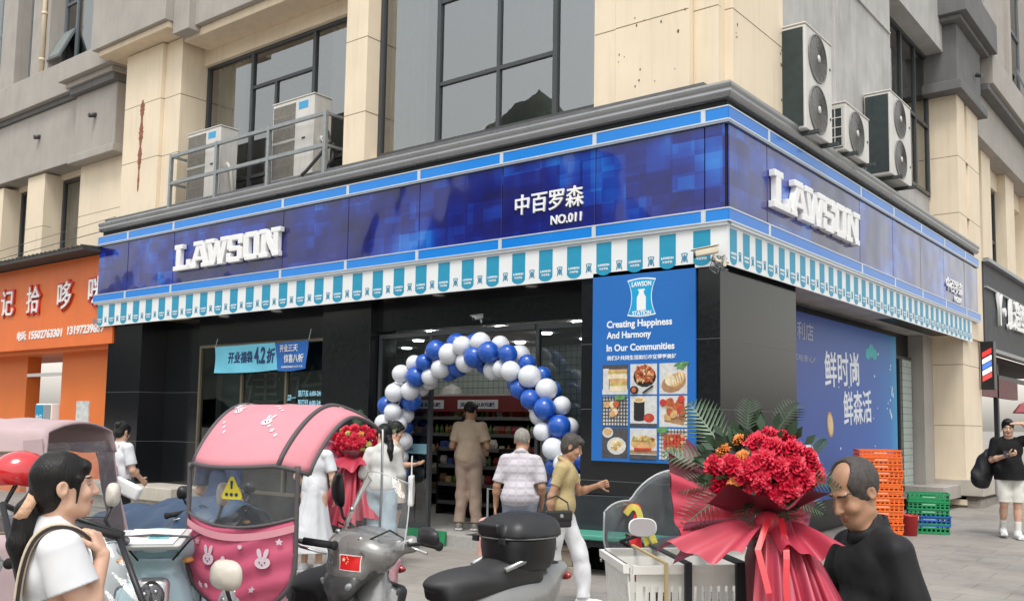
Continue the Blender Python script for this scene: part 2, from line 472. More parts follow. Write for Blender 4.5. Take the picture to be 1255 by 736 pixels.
g.add([(x, y, gz(y)) for y in ys for x in xs], [(j*7+i, j*7+i+1, (j+1)*7+i+1, (j+1)*7+i) for j in range(7) for i in range(6)])
tag(g.build('pavement', paving), kind='structure')

# ------------------------------------------------------------------ windows
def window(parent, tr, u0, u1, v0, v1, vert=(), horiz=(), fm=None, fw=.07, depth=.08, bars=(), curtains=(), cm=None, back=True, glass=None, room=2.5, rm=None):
    """frame (part) > pane, curtain, room_lining (sub-parts); bars = (u, v0, v1) or (v, u0, u1) extra pieces tagged by 'u'/'v'"""
    fm = fm or frame_m
    b = MB(tr); h = fw/2
    b.box(u0, u0+fw, v0, v1, -depth/2, depth/2); b.box(u1-fw, u1, v0, v1, -depth/2, depth/2)
    b.box(u0+fw, u1-fw, v0, v0+fw, -depth/2, depth/2); b.box(u0+fw, u1-fw, v1-fw, v1, -depth/2, depth/2)
    for u in vert: b.box(u-h, u+h, v0+fw, v1-fw, -depth*.47, depth*.47)
    for v in horiz: b.box(u0+fw, u1-fw, v-h, v+h, -depth*.43, depth*.43)
    for k, a, c, d in bars:
        if k == 'u': b.box(a-h*.8, a+h*.8, c, d, -depth*.4, depth*.4)
        else: b.box(c, d, a-h*.8, a+h*.8, -depth*.38, depth*.38)
    fr = b.build('window', fm, parent)
    MB(tr).add([(u0+.02, v0+.02, 0), (u1-.02, v0+.02, 0), (u1-.02, v1-.02, 0), (u0+.02, v1-.02, 0)], [(0, 1, 2, 3)]).build('pane', glass or win_glass, fr)
    for a, c in curtains:
        k = MB(tr); nn = int((c-a)/.025)
        ph = random.uniform(0, 6)
        k.grid(lambda s, t: (a+(c-a)*s, v0+.05+(v1-v0-.1)*t, -.13+.04*math.sin(s*(c-a)*42+ph+.5*math.sin(t*3))+.015*math.sin(s*(c-a)*95)), nn, 6)
        k.build('curtain', cm or curtain_m, fr, smooth=True)
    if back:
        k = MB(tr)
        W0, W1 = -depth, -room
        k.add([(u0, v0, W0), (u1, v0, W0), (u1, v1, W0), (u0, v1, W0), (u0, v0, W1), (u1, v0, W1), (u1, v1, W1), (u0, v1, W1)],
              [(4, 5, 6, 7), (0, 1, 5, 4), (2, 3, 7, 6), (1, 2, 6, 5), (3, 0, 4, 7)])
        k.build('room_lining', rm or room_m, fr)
    return fr

# ------------------------------------------------------------------ corner building
B = T('corner_building', 'cream and grey corner building rising above the blue shop fascia', 'building', (0, 0, 0))
Z0, ZT = 3.5, 12.5
b = MB()
b.box(-12.92, -11.65, .12, 1.4, Z0, 8.72); b.box(-11.65, -11.12, .2, 1.4, Z0, 8.72)           # left pier
b.box(-11.12, -6.46, .66, .78, 8.3, 8.9)                                                       # lintel over first window
b.box(-6.46, -5.98, .12, 1.4, Z0, ZT)                                                           # middle pier
b.box(-11.12, -6.46, .72, 1.0, Z0, 5.3)
b.box(-5.98, -1.85, .30, .9, Z0, 5.62)                                                          # sill wall
b.box(-1.85, -1.53, .12, 1.0, Z0, ZT); b.box(-1.53, -.53, .105, 1.0, Z0, ZT)                    # corner pier, street side
b.box(-.53, -.22, .22, 1.0, Z0, ZT)
b.box(-1.2, -.12, .39, 1.84, Z0, ZT)
b.mi = 1
for zj in (6.45,):                                                                              # horizontal joints
    b.box(-1.527, -.533, .1015, .12, zj-.008, zj+.008); b.box(-1.84, -1.533, .1165, .14, zj-.008, zj+.008)
    b.box(-.533, -.2185, .2165, .3, zj-.008, zj+.008); b.box(-.3, -.1165, .387, 1.843, zj-.008, zj+.008)
for zj in (7.46, 6.3):
    b.box(-6.465, -5.975, .1165, 1.3, zj-.008, zj+.008)
for zj in (7.65, 6.55):
    b.box(-12.925, -11.645, .1165, .3, zj-.008, zj+.008); b.box(-11.66, -11.115, .1965, 1.3, zj-.008, zj+.008)
b.build('stone_wall', [beige, groove], B, bevel=.012)
# flaked strip showing red brick
k = MB()
pts = []
rs_ = random.Random(21)
for i in range(46):
    t = i/45; wl_ = (.055+.02*math.sin(i*.5))*min(1, .25+t*2.0)*min(1, (1-t)*9+.3)
    pts.append((-12.28+.02*t, 5.95+1.78*t, max(.012, wl_*rs_.uniform(.7, 1.25))))
k.tr = F1(.12)
k.poly([(x+w_, z) for x, z, w_ in pts]+[(x-w_, z) for x, z, w_ in reversed(pts)], .002, .006)
k.build('bare_brick_strip', M('flaked_red_brick', (.27, .105, .065), .9, var=.5, vs=22, bump=.5, bs=40), B, label='ragged strip of flaked red brick on the left pier')
# specks of damage on the corner pier
k = MB(F1(.105))
for _ in range(26):
    u, v, q = random.uniform(-1.5, -.55), random.uniform(5.3, 8.2), random.uniform(.006, .02)
    k.poly([(u+q*math.cos(a)*random.uniform(.6, 1.2), v+q*1.5*math.sin(a)*random.uniform(.6, 1.2)) for a in [i*math.pi/3 for i in range(6)]], .001, .003)
k.tr = F2(-.12)
for _ in range(26):
    u, v, q = random.choice((.46, 1.78))+random.uniform(-.05, .05), random.uniform(5.3, 8.2), random.uniform(.006, .02)
    k.poly([(u+q*math.cos(a)*random.uniform(.6, 1.2), v+q*1.5*math.sin(a)*random.uniform(.6, 1.2)) for a in [i*math.pi/3 for i in range(6)]], .001, .003)
k.build('plaster_chip', M('chipped_plaster', (.16, .11, .07), .9, var=.3), B)
# upper cornices: capital over the left pier and beam over the first window
b = MB()
b.box(-13.55, -10.95, -.28, 1.4, 8.86, 10.6); b.box(-10.95, -6.46, .02, 1.4, 8.72, 10.6)
b.box(-10.95, -10.45, -.12, .6, 8.62, 10.6)
b.mi = 1
b.box(-13.45, -10.98, -.2, 1.4, 8.74, 8.86); b.box(-10.95, -6.46, .12, .66, 8.56, 8.72)
b.build('upper_beam', [greyw, beige2], B, bevel=.015)
# windows of the first floor
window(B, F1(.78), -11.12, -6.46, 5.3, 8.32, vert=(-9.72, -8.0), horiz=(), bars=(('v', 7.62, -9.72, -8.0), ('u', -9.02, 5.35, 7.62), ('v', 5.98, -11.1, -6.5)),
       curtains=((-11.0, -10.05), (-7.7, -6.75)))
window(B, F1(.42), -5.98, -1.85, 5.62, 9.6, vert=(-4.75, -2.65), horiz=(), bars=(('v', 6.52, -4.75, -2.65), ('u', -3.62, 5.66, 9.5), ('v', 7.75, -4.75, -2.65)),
       curtains=((-5.85, -5.15), (-2.2, -1.92)))
# chairs standing behind the big window (pale shell backs)
def shell_chair(x, lab):
    t = T('shell_chair', lab, 'chair', (x, 1.0, 5.05), 0, 'pale chairs behind the upstairs window')
    k = MB()
    def fn(s, q):
        a = (s-.5)*2.2; zz = .4+q*.62
        r_ = .24*(1-.25*max(0, q-.55)**2*4)
        return (r_*math.sin(a)*(1-.28*q*q), r_*math.cos(a)-.1-.05*q, zz - .10*abs(s-.5)**2*4*q)
    k.grid(fn, 14, 8); k.build('backrest', white_m, t, smooth=True, solid=.02)
    k = MB(); k.sphere((0, -.02, .42), (.24, .24, .04)); k.build('seat', white_m, t, smooth=True)
    for sx in (-1, 1):
        for sy in (-1, 1):
            k = MB(); k.tube([(sx*.12, sy*.12, .4), (sx*.2, sy*.2, 0)], .014, 6); k.build('leg', frame_m, t)
floor2 = MB(); floor2.box(-5.98, -1.85, .9, 3.2, 4.9, 5.05); floor2.build('upper_floor', M('upper_floor_boards', (.12, .10, .09), .6), B)
for x, lab in ((-4.25, 'pale shell chair farthest left behind the big upstairs window'), (-3.1, 'pale shell chair in the middle behind the big upstairs window'),
               (-2.3, 'pale shell chair nearest the cream corner pier behind the upstairs window')): shell_chair(x, lab)

# side facade of the corner building
b = MB()
b.box(-1.2, -.25, 1.84, 6.75, Z0, ZT)
b.box(-1.2, -.62, 6.75, 10.36, Z0, 6.32); b.box(-1.2, -.25, 6.75, 10.36, 9.2, ZT)
b.build('concrete_wall', conc, B)
b = MB(); b.box(-.252, -.22, 1.9, 6.7, 8.35, 8.39); b.box(-.4, -.21, 3.95, 4.0, 5, ZT)
b.build('wall_pipe', conc, B, bevel=.01)
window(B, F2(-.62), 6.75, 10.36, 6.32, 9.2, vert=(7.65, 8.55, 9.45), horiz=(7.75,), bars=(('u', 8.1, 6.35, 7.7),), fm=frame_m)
b = MB()
b.box(-1.2, -.05, 10.38, 11.0, Z0, 8.35); b.box(-.9, -.1, 11.0, 11.2, Z0, 8.35); b.box(-1.2, -.05, 11.2, 12.15, Z0, 8.35)
b.box(-1.2, -.1, 10.6, 12.0, .2, Z0)
b.mi = 1
for zj in (7.1, 5.95): b.box(-.9, -.0465, 10.3765, 12.153, zj-.008, zj+.008)
for zj in (2.95, 1.75): b.box(-.9, -.0965, 10.5965, 12.003, zj-.008, zj+.008)
b.build('end_pier', [beige, groove], B, bevel=.012)
b = MB()
b.box(-1.2, .12, 10.05, 12.35, 8.35, 8.55); b.box(-1.2, .02, 10.2, 12.2, 8.55, 9.75); b.box(-1.2, .15, 10.0, 12.5, 9.75, 9.85); b.box(-1.2, .28, 9.9, 12.7, 9.85, 10.5)
b.build('grey_capital', greyd, B, bevel=.015)
b = MB(); b.tube([(.06, 11.6, 9.1), (.18, 11.6, 9.06)], .05, 10); b.build('flood_lamp', frame_m, B)

# ------------------------------------------------------------------ left wing beyond the corner
L = T('apartment_wing', 'cream and grey upper storeys left of the flaked pier, above the orange shop', 'building', (0, 0, 0))
b = MB()
b.box(-15.3, -13.55, .5, 1.6, 4.9, 6.98); b.box(-17.72, -16.9, .5, 1.6, 4.9, 7.1); b.box(-21.5, -18.95, .5, 1.6, 4.9, 7.05)
b.box(-13.55, -12.9, .62, 1.6, 3.5, 8.9)
b.box(-24, -15.3, .85, 1.6, 7.0, 7.15); b.box(-24, -15.3, .86, 1.6, 4.6, 5.15)
b.mi = 1
for zj in (5.9,): b.box(-15.303, -13.547, .4965, .7, zj-.008, zj+.008); b.box(-17.723, -16.897, .4965, .7, zj-.008, zj+.008)
b.build('stone_wall', [beige, groove], L, bevel=.012)
b = MB()
b.box(-24, -14.9, .42, 1.6, 7.12, 8.5); b.box(-24, -14.9, .25, 1.6, 8.62, 9.35)
b.box(-15.25, -13.6, .3, 1.6, 7.15, 8.45); b.box(-15.35, -13.5, .22, 1.6, 6.98, 7.15)
b.box(-15.5, -13.4, .0, 1.6, 8.72, 9.15); b.box(-15.4, -13.5, .12, 1.6, 8.6, 8.72)
b.box(-15.42, -13.5, .62, 1.6, 9.15, 13.5)
b.box(-19.72, -18.95, .55, 1.6, 9.35, 13.5)
b.box(-18.1, -17.25, .55, 1.6, 9.35, 13.5)
b.mi = 1
b.box(-24, -14.9, .36, 1.6, 8.5, 8.62); b.box(-15.32, -13.53, .18, 1.6, 8.45, 8.6)
b.build('grey_band', [greyw, greyd], L, bevel=.015)
for xp in (-14.5, -17.42):
    b = MB(); b.tube([(xp, .50, 9.2), (xp, .50, 13.4)], .05, 8)
    for zz in (9.8, 10.9, 12): b.lathe([(.062, zz), (.062, zz+.06)], (xp, .50, 0), 10)
    b.build('rain_pipe', beige2, L, smooth=True)
window(L, F1(.95), -16.9, -15.3, 5.15, 7.0, vert=(-16.05,), bars=(('v', 6.35, -16.05, -15.3), ('u', -15.7, 5.2, 6.35), ('v', 5.5, -16.05, -15.3)), curtains=((-16.75, -16.2),))
window(L, F1(.95), -18.95, -17.72, 5.15, 7.0, vert=(-18.3,))
pale_room = M('bright_room', (.42, .48, .5), .9, var=.2)  # light put into the lining colour, so these panes look brighter
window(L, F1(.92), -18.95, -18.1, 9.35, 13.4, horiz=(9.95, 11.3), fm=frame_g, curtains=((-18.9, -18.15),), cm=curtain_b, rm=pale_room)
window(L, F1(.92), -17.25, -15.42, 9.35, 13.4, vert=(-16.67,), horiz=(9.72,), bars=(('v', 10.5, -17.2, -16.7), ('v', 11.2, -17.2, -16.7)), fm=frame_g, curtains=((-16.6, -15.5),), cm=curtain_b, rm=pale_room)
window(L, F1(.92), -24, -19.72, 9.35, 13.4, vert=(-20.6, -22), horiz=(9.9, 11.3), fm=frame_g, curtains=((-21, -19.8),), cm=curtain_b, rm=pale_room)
b = MB(); b.obox((-16.98, .72, 10.15), (.29, .022, .42), (R(-24), 0, 0)); sash = b.build('tilted_sash', frame_g, L)
b = MB(); b.obox((-16.98, .695, 10.16), (.24, .004, .36), (R(-24), 0, 0)); b.build('pane', M('sash_pane', (.22, .26, .26), .1), sash)
b = MB(); b.tube([(-17.1, .46, 7.95), (-17.1, .3, 7.9)], .05, 8); b.build('flood_lamp', frame_m, L, smooth=True)
b = MB(); b.tube([(-14.4, .32, 7.9), (-14.4, .16, 7.85)], .05, 8); b.build('flood_lamp', frame_m, L, smooth=True)

# ------------------------------------------------------------------ right wing beyond the end pier
W_ = T('side_wing', 'cream and grey building at the right edge above the dark lettered sign', 'building', (0, 0, 0))
b = MB()
b.box(-1.4, -.3, 13.6, 14.5, 5.3, 8.05); b.box(-1.4, -.3, 16.2, 17.2, 5.3, 8.05); b.box(-1.4, -.3, 19.0, 24, 5.3, 8.05)
b.box(-1.4, -.5, 12.15, 24, 7.6, 8.05); b.box(-1.4, -.2, 12.15, 12.55, .15, 5.3); b.box(-1.4, -.45, 12.2, 24, 4.9, 5.5)
b.build('stone_wall', beige, W_, bevel=.012)
b = MB()
b.box(-1.4, -.1, 12.35, 26, 8.05, 9.05); b.box(-1.4, .2, 12.6, 26, 9.2, 9.9)
b.box(-1.4, -.15, 13.7, 15.85, 9.9, 14); b.box(-1.4, -.15, 19.5, 26, 9.9, 14); b.box(-1.4, -.05, 15.85, 16.1, 9.9, 14)
b.mi = 1
b.box(-1.4, .12, 12.5, 26, 9.05, 9.2)
b.build('grey_band', [greyw, greyd], W_, bevel=.015)
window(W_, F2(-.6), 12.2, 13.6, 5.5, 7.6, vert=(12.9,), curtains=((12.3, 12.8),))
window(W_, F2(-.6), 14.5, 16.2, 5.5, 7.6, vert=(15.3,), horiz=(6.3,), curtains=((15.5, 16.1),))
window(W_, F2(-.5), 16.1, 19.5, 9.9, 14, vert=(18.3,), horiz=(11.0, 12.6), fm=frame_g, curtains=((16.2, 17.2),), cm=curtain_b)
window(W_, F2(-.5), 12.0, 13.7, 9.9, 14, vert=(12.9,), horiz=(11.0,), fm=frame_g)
for yy, zz in ((13.3, 11.6), (18.9, 11.0)):
    b = MB(); b.obox((-.22, yy, zz), (.022, .36, .6), (0, R(-20), 0)); sash = b.build('tilted_sash', frame_g, W_)
    b = MB(); b.obox((-.195, yy, zz), (.004, .30, .54), (0, R(-20), 0)); b.build('pane', M('sash_pane', (.22, .26, .26), .1), sash)

# ------------------------------------------------------------------ ground floor of the corner shop
S = T('corner_shop', 'black stone shop front under the striped valance with glass doors', 'shop', (0, 0, 0))
def stone(name, x0, x1, y0, y1, z0, z1, joints=(), par=S, mat=None):
    b = MB(); b.box(x0, x1, y0, y1, z0, z1); b.mi = 1
    for zj in joints: b.box(x0-.002, x1+.002, y0-.002, y1+.002, zj-.004, zj+.004)
    return b.build(name, [mat or blackg, M('pale_joint', (.10, .105, .11), .8, var=.1)], par, bevel=.006)
J = (.35, 1.28, 2.2, 2.62)
stone('column', -1.95, -.12, .05, 2.17, 0, 3.5, (1.02, 1.85, 2.62))
stone('column', -13.02, -11.85, .1, .75, .45, 3.5, (1.25, 2.15))
stone('wall_pier', -11.85, -10.62, .62, .9, .2, 3.5, (1.25, 2.15))
stone('wall_pier', -7.05, -5.98, .35, .9, .0, 3.5)
b = MB(); b.box(-13.2, -.1, .03, 6.2, 3.52, 3.6); b.box(-1.0, -.04, 1.3, 10.4, 3.51, 3.6); b.build('soffit', blackm, S)
b = MB(); b.box(-10.62, -7.05, .5, .62, 2.98, 3.52); b.box(-5.98, -1.95, .48, .62, 3.0, 3.52); b.build('transom', blackg, S)
for x, y in ((-10.2, .3), (-7.2, .3), (-4.9, .3), (-3.2, .3), (-8.7, .3)):
    k = MB(); k.lathe([(.0, 0), (.07, 0), (.085, -.012), (.085, -.02)], (x, y, 3.52), 16)
    k.build('soffit_lamp', M('soffit_lamp_glow', (.8, .8, .8), .5, var=0, emit=(1, .96, .9), es=1.6), S)
# left shop window
shopglass = Mglass('shop_glass', (.55, .62, .62), 1, 0, ior=1.75, bump=.02, bs=1)
wl = window(S, F1(.56), -10.62, -7.05, .45, 2.98, vert=(-9.35, -8.15), fm=M('brass_frame', (.16, .14, .10), .4, metal=.5), fw=.05, glass=shopglass, back=False)
b = MB(); b.box(-10.62, -7.05, .5, .62, .15, .45); b.build('stall_riser', blackg, S)
# wall inside the window with faint raised characters
b = MB(); b.box(-10.6, -7.08, 1.0, 1.06, .45, 3.0); iw = b.build('display_wall', M('display_wall_slate', (.11, .14, .145), .7, var=.4, vs=3), S)
gl = M('faint_grey_letters', (.36, .36, .35), .6)
text('建始', F1(1.0), -10.0, 1.75, width=2.35, height=.85, mat=gl, parent=iw, depth=.02, bold=-.005)
text('JIANSHI', F1(1.0), -9.7, 1.32, width=1.7, height=.26, mat=gl, parent=iw, depth=.02)
cy_l = M('pale_cyan_vinyl', (.30, .62, .78), .5); or_l = M('pale_orange_vinyl', (.75, .62, .45), .5)
text('周一', F1(.555), -8.12, 1.98, height=.1, mat=cy_l, parent=wl, depth=.004, w=.004)
text('至周五 6:00-24:00', F1(.555), -7.85, 2.05, width=.66, height=.1, mat=cy_l, parent=wl, depth=.004, w=.004, bold=.03)
text('至周日 6:00-24:00', F1(.555), -7.85, 1.9, width=.66, height=.1, mat=cy_l, parent=wl, depth=.004, w=.004, bold=.03)
text('周二至周日 7:00', F1(.555), -8.12, 1.72, width=.85, height=.11, mat=or_l, parent=wl, depth=.004, w=.004, bold=.03)
text('欢迎光临', F1(.555), -8.12, 1.55, width=.6, height=.1, mat=cy_l, parent=wl, depth=.004, w=.004)
# pale stone plinth at the foot of the left column
P_ = T('stone_plinth', 'pale stepped stone plinth at the foot of the left black column', 'plinth', (-11.6, 0, 0))
b = MB(); b.box(-1.95, 1.3, -.12, .75, .24, .48); b.build('top_course', plinth_m, P_, bevel=.02)
b = MB(); b.box(-1.75, 1.25, -.02, .75, 0, .24); b.build('lower_course', plinth_m, P_, bevel=.015)

# entrance: step, sidelights, open doorway
b = MB(); b.box(-11.3, -1.95, .9, 6.2, -.02, .15); b.box(-7.05, -1.95, .38, .9, -.02, .15); b.mi = 1; b.box(-4.2, -2.5, .55, 1.4, .15, .154)
b.build('step', [M('grey_granite_step', (.40, .39, .375), .6, var=.12, vs=30), M('dark_door_mat', (.05, .05, .055), .9, var=.3)], S, bevel=.01)
dg = Mglass('door_glass', (.30, .35, .38), 1, 0, ior=1.8, bump=.015, bs=1)
def door_leaf(name, x0, x1, y, z1=2.96):
    b = MB(); b.box(x0, x0+.05, y-.03, y+.03, .15, z1); b.box(x1-.05, x1, y-.03, y+.03, .15, z1); b.box(x0+.05, x1-.05, y-.03, y+.03, .15, .25); b.box(x0+.05, x1-.05, y-.03, y+.03, z1-.06, z1)
    d = b.build(name, frame_m, S)
    MB().quad((x0+.03, y, .2), (x1-.03, y, .2), (x1-.03, y, z1-.03), (x0+.03, y, z1-.03)).build('pane', dg, d)
    return d
d1 = door_leaf('door_sidelight', -5.96, -4.87, .55)
d2 = door_leaf('door_sidelight', -3.0, -1.97, .55)
b = MB(F1(.55)); b.poly([(-5.9, 1.22), (-4.95, 1.22), (-4.95, 1.36), (-5.9, 1.36)], .003, .006)
b.build('door_sticker', M('pale_teal_sticker', (.28, .52, .60), .5), d1)
text('欢迎光临  推 PUSH', F1(.55), -5.82, 1.25, width=.6, height=.07, mat=M('navy_vinyl', (.02, .05, .18), .5), parent=d1, w=.0065, depth=.003)
b = MB(); b.box(-4.87, -3.0, .5, .6, 2.9, 2.97); b.build('door_head', frame_m, S)

# interior
tilew = M('grey_green_tile', (.42, .50, .46), .4)
def tile_mat():
    m = M('white_wall_tile', (.46, .52, .48), .3, var=.05)
    n, l = m.node_tree.nodes, m.node_tree.links; p = n['Principled BSDF']; tc = n.new('ShaderNodeTexCoord')
    mp = n.new('ShaderNodeMapping'); mp.inputs['Rotation'].default_value = (R(90), 0, 0); l.new(tc.outputs['Object'], mp.inputs[0])
    br = n.new('ShaderNodeTexBrick'); br.offset = 0; br.inputs['Scale'].default_value = 1; br.inputs['Brick Width'].default_value = .13; br.inputs['Row Height'].default_value = .13; br.inputs['Mortar Size'].default_value = .006
    br.inputs['Color1'].default_value = (.46, .52, .48, 1); br.inputs['Color2'].default_value = (.42, .48, .45, 1); br.inputs['Mortar'].default_value = (.12, .14, .13, 1)
    l.new(mp.outputs[0], br.inputs['Vector']); l.new(br.outputs['Color'], p.inputs['Base Color']); return m
b = MB(); b.box(-11.2, -1.95, 4.6, 4.7, .15, 3.1); b.build('interior_wall', tile_mat(), S)
for xa, ya in ((-11.3, .9), (-1.95, 1.28)):
    b = MB(); b.box(xa, xa+.1, ya, 4.7, .15, 3.1); b.build('interior_wall', M('interior_paint', (.30, .30, .30), .8), S)
b = MB(); b.box(-11.2, -1.95, .92, 4.6, 3.1, 3.2); ce = b.build('interior_ceiling', M('interior_ceiling_paint', (.42, .42, .42), .8), S)
glow = M('ceiling_lamp_glow', (.9, .9, .9), .5, var=0, emit=(1, .97, .92), es=15)
for x in (-8.6, -7.2, -5.8, -4.4, -3.0):
    for y in (1.5, 2.6, 3.7):
        b = MB(); b.lathe([(0, 0), (.09, 0), (.1, .02)], (x, y, 3.075), 14); b.build('interior_lamp', glow, S)
# side wing of the shop toward the side street: recess with window
b = MB(); b.box(-1.2, -.98, 1.28, 10.6, 0, 3.52); b.build('side_wall', blackm, S)
b = MB(); b.box(-.98, -.68, 9.95, 10.6, .45, 3.5); b.build('side_jamb', greyw, S, bevel=.01)
sw = window(S, F2(-.95), 8.45, 9.95, .5, 3.05, vert=(9.2,), fm=frame_m, fw=.06, glass=shopglass, back=False)
b = MB(); b.box(-.965, -.9, 9.3, 9.9, .5, 3.0); b.build('tile_strip', tile_mat(), S)
b = MB(); b.box(-.98, -.2, 9.3, 10.62, .35, .6); b.build('window_sill', greyw, S, bevel=.01)
P2 = T('stone_plinth', 'pale stone plinth with a broken lower course under the right-hand cream pier', 'plinth', (0, 11, gz(10)))
b = MB(); b.box(-1.0, .22, -.45, 1.75, .24, .56); b.build('top_course', plinth_m, P2, bevel=.02)
b = MB(); b.box(-1.0, .14, -.35, 1.7, -.02, .17); b.build('lower_course', M('worn_stone_course', (.33, .29, .25), .85, var=.3, vs=7, bump=.4, bs=20), P2, bevel=.02)
b = MB(); b.box(-1.0, .10, -.4, 1.2, .17, .24); b.build('broken_course', M('dark_broken_stone', (.12, .10, .09), .9, var=.4, vs=7, bump=.4), P2)
# ------------------------------------------------------------------ fascia
FA = T('shop_fascia', 'glossy blue wraparound fascia with white serif lettering above the valance', 'fascia', (0, 0, 0))
seam1 = [-13.35, -12.28, -10.75, -7.67, -6.14, -4.67, -3.18, -1.73, -.28, -.03]
seam2 = [.03, 1.035, 4.276, 5.83, 7.37, 8.87, 10.4, 11.5]
b = MB(); b.box(-13.33, -.02, .02, .10, 3.9, 5.16); b.box(-.1, -.02, .1, 11.48, 3.9, 5.16); b.build('backing', gut_d, FA)
for tr, sm in ((F1(0), seam1), (F2(0), seam2)):
    for a, c in zip(sm[:-1], sm[1:]):
        k = MB(tr); k.box(a+.006, c-.006, 4.03, 4.975, -.02, random.uniform(-.001, .002)); k.build('sign_panel', mosaic, FA, bevel=.006)
alu = M('white_aluminium_trim', (.62, .66, .70), .35, metal=.3, var=.05)
def strip(tr, sm, z0, z1, ends, col, nm):
    k = MB(tr); o = .028
    e_ = .004 if tr is not None else 0
    k.box(ends[0], ends[1], z0-.016, z0, -.03, o+.006); k.box(ends[0], ends[1], z1, z1+.014, -.03, o+.006)
    for u in sm: k.box(u-.028, u+.028, z0, z1, -.03, o+.004)
    fr = k.build(nm, alu, FA)
    pts = [ends[0]]+list(sm)+[ends[1]]
    for a, c in zip(pts[:-1], pts[1:]):
        if c-a < .1: continue
        q = MB(tr); q.box(a+.03 if a in sm else a, c-.03 if c in sm else c, z0, z1, -.03, o); q.build('blue_acrylic_strip', col, fr)
strip(F1(0), seam1[1:-1], 5.02, 5.15, (-13.37, .022), cyan, 'upper_strip')
strip(F1(0), seam1[1:-1], 3.895, 4.02, (-13.45, .022), cyan, 'lower_strip')
strip(F2(0), seam2[1:-1], 5.02, 5.15, (-.022, 11.55), cyan2, 'upper_strip')
strip(F2(0), seam2[1:-1], 3.895, 4.02, (-.022, 11.6), cyan2, 'lower_strip')
b = MB(); b.box(-13.4, .03, -.03, .02, 4.978, 5.003); b.box(-.02, .03, .02, 11.5, 4.978, 5.003); b.build('upper_rail', M('grey_blue_rail', (.30, .34, .42), .35, metal=.4), FA)
# white return under the lower strip
b = MB(); b.box(-13.42, -.0, -.02, .05, 3.845, 3.878); b.box(-.03, .02, .05, 11.5, 3.845, 3.878); b.build('drip_edge', alu, FA)

SLAB = {  # strokes (x0, y0, x1, y1, half width) of each slab letter
 'L': [(.24, .1, .24, .9, .115), (.04, .91, .46, .91, .09), (.0, .09, .84, .09, .09), (.76, .05, .76, .36, .09)],
 'A': [(.20, .1, .47, .9, .105), (.83, .1, .56, .9, .105), (.3, .34, .72, .34, .07), (.0, .085, .36, .085, .085), (.62, .085, 1.02, .085, .085), (.22, .915, .66, .915, .085)],
 'W': [(.16, .9, .34, .1, .10), (.40, .1, .54, .86, .09), (.56, .86, .70, .1, .09), (.76, .1, .94, .9, .10), (.0, .915, .42, .915, .085), (.72, .915, 1.12, .915, .085), (.24, .085, .46, .085, .085), (.62, .085, .86, .085, .085)],
 'S': [(.1, .90, .62, .90, .10), (.12, .5, .12, .88, .11), (.1, .5, .62, .5, .09), (.60, .1, .60, .5, .11), (.1, .10, .62, .10, .10), (.1, .05, .1, .34, .095), (.62, .66, .62, .97, .095)],
 'O': [(.13, .12, .13, .88, .12), (.59, .12, .59, .88, .12), (.1, .90, .62, .90, .10), (.1, .10, .62, .10, .10)],
 'N': [(.18, .1, .18, .9, .10), (.24, .88, .66, .12, .11), (.70, .1, .70, .9, .10), (.0, .085, .38, .085, .085), (.0, .915, .3, .915, .085), (.5, .915, .9, .915, .085), (.58, .085, .84, .085, .085)]}
ADV = {'L': .80, 'A': .80, 'W': 1.02, 'S': .74, 'O': .72, 'N': .86}
def slab_word(tr, u0, v0, width, height, depth, w0, parent, mat):
    word = 'LAWSON'; tot = sum(ADV[c] for c in word)+.02; sx = width/tot; x = 0
    for ch in word:
        k = MB(tr)
        for i, (x0, y0, x1, y1, h) in enumerate(SLAB[ch]):
            dx, dy = x1-x0, y1-y0; ln = math.hypot(dx, dy); nx, ny = -dy/ln*h, dx/ln*h
            e = .0 if abs(dy) < .01 else .02
            ax, ay, bx, by = x0-dx/ln*e, y0-dy/ln*e, x1+dx/ln*e, y1+dy/ln*e
            pts = [(ax+nx, ay+ny), (bx+nx, by+ny), (bx-nx, by-ny), (ax-nx, ay-ny)]
            pts = [(u0+(x+p)*sx, v0+q*height) for p, q in pts]
            area = sum(pts[j][0]*pts[(j+1) % 4][1]-pts[(j+1) % 4][0]*pts[j][1] for j in range(4))
            if area < 0: pts = pts[::-1]
            k.poly(pts, w0, w0+depth+i*.0016)
        k.build('letter', mat, parent, bevel=.008 if height > .3 else 0)
        x += ADV[ch]
slab_word(F1(0), -10.62, 4.245, 2.98, .46, .08, .004, FA, letter_w)
slab_word(F2(0), 1.05, 4.235, 2.98, .46, .08, .004, FA, letter_w)
text('中百罗森', F1(0), -2.95, 4.30, width=1.06, height=.26, mat=letter_w, parent=FA, bold=.011, depth=.02, w=.004, name='chinese_lettering')
text('NO.011', F1(0), -2.38, 4.115, width=.46, height=.115, mat=letter_w, parent=FA, bold=.02, depth=.02, w=.004, name='store_number')
text('中百罗森', F2(0), 8.98, 4.22, width=1.2, height=.26, mat=letter_w, parent=FA, bold=.011, depth=.02, w=.004, name='chinese_lettering')
text('NO.011', F2(0), 9.55, 4.07, width=.5, height=.11, mat=letter_w, parent=FA, bold=.02, depth=.02, w=.004, name='store_number')

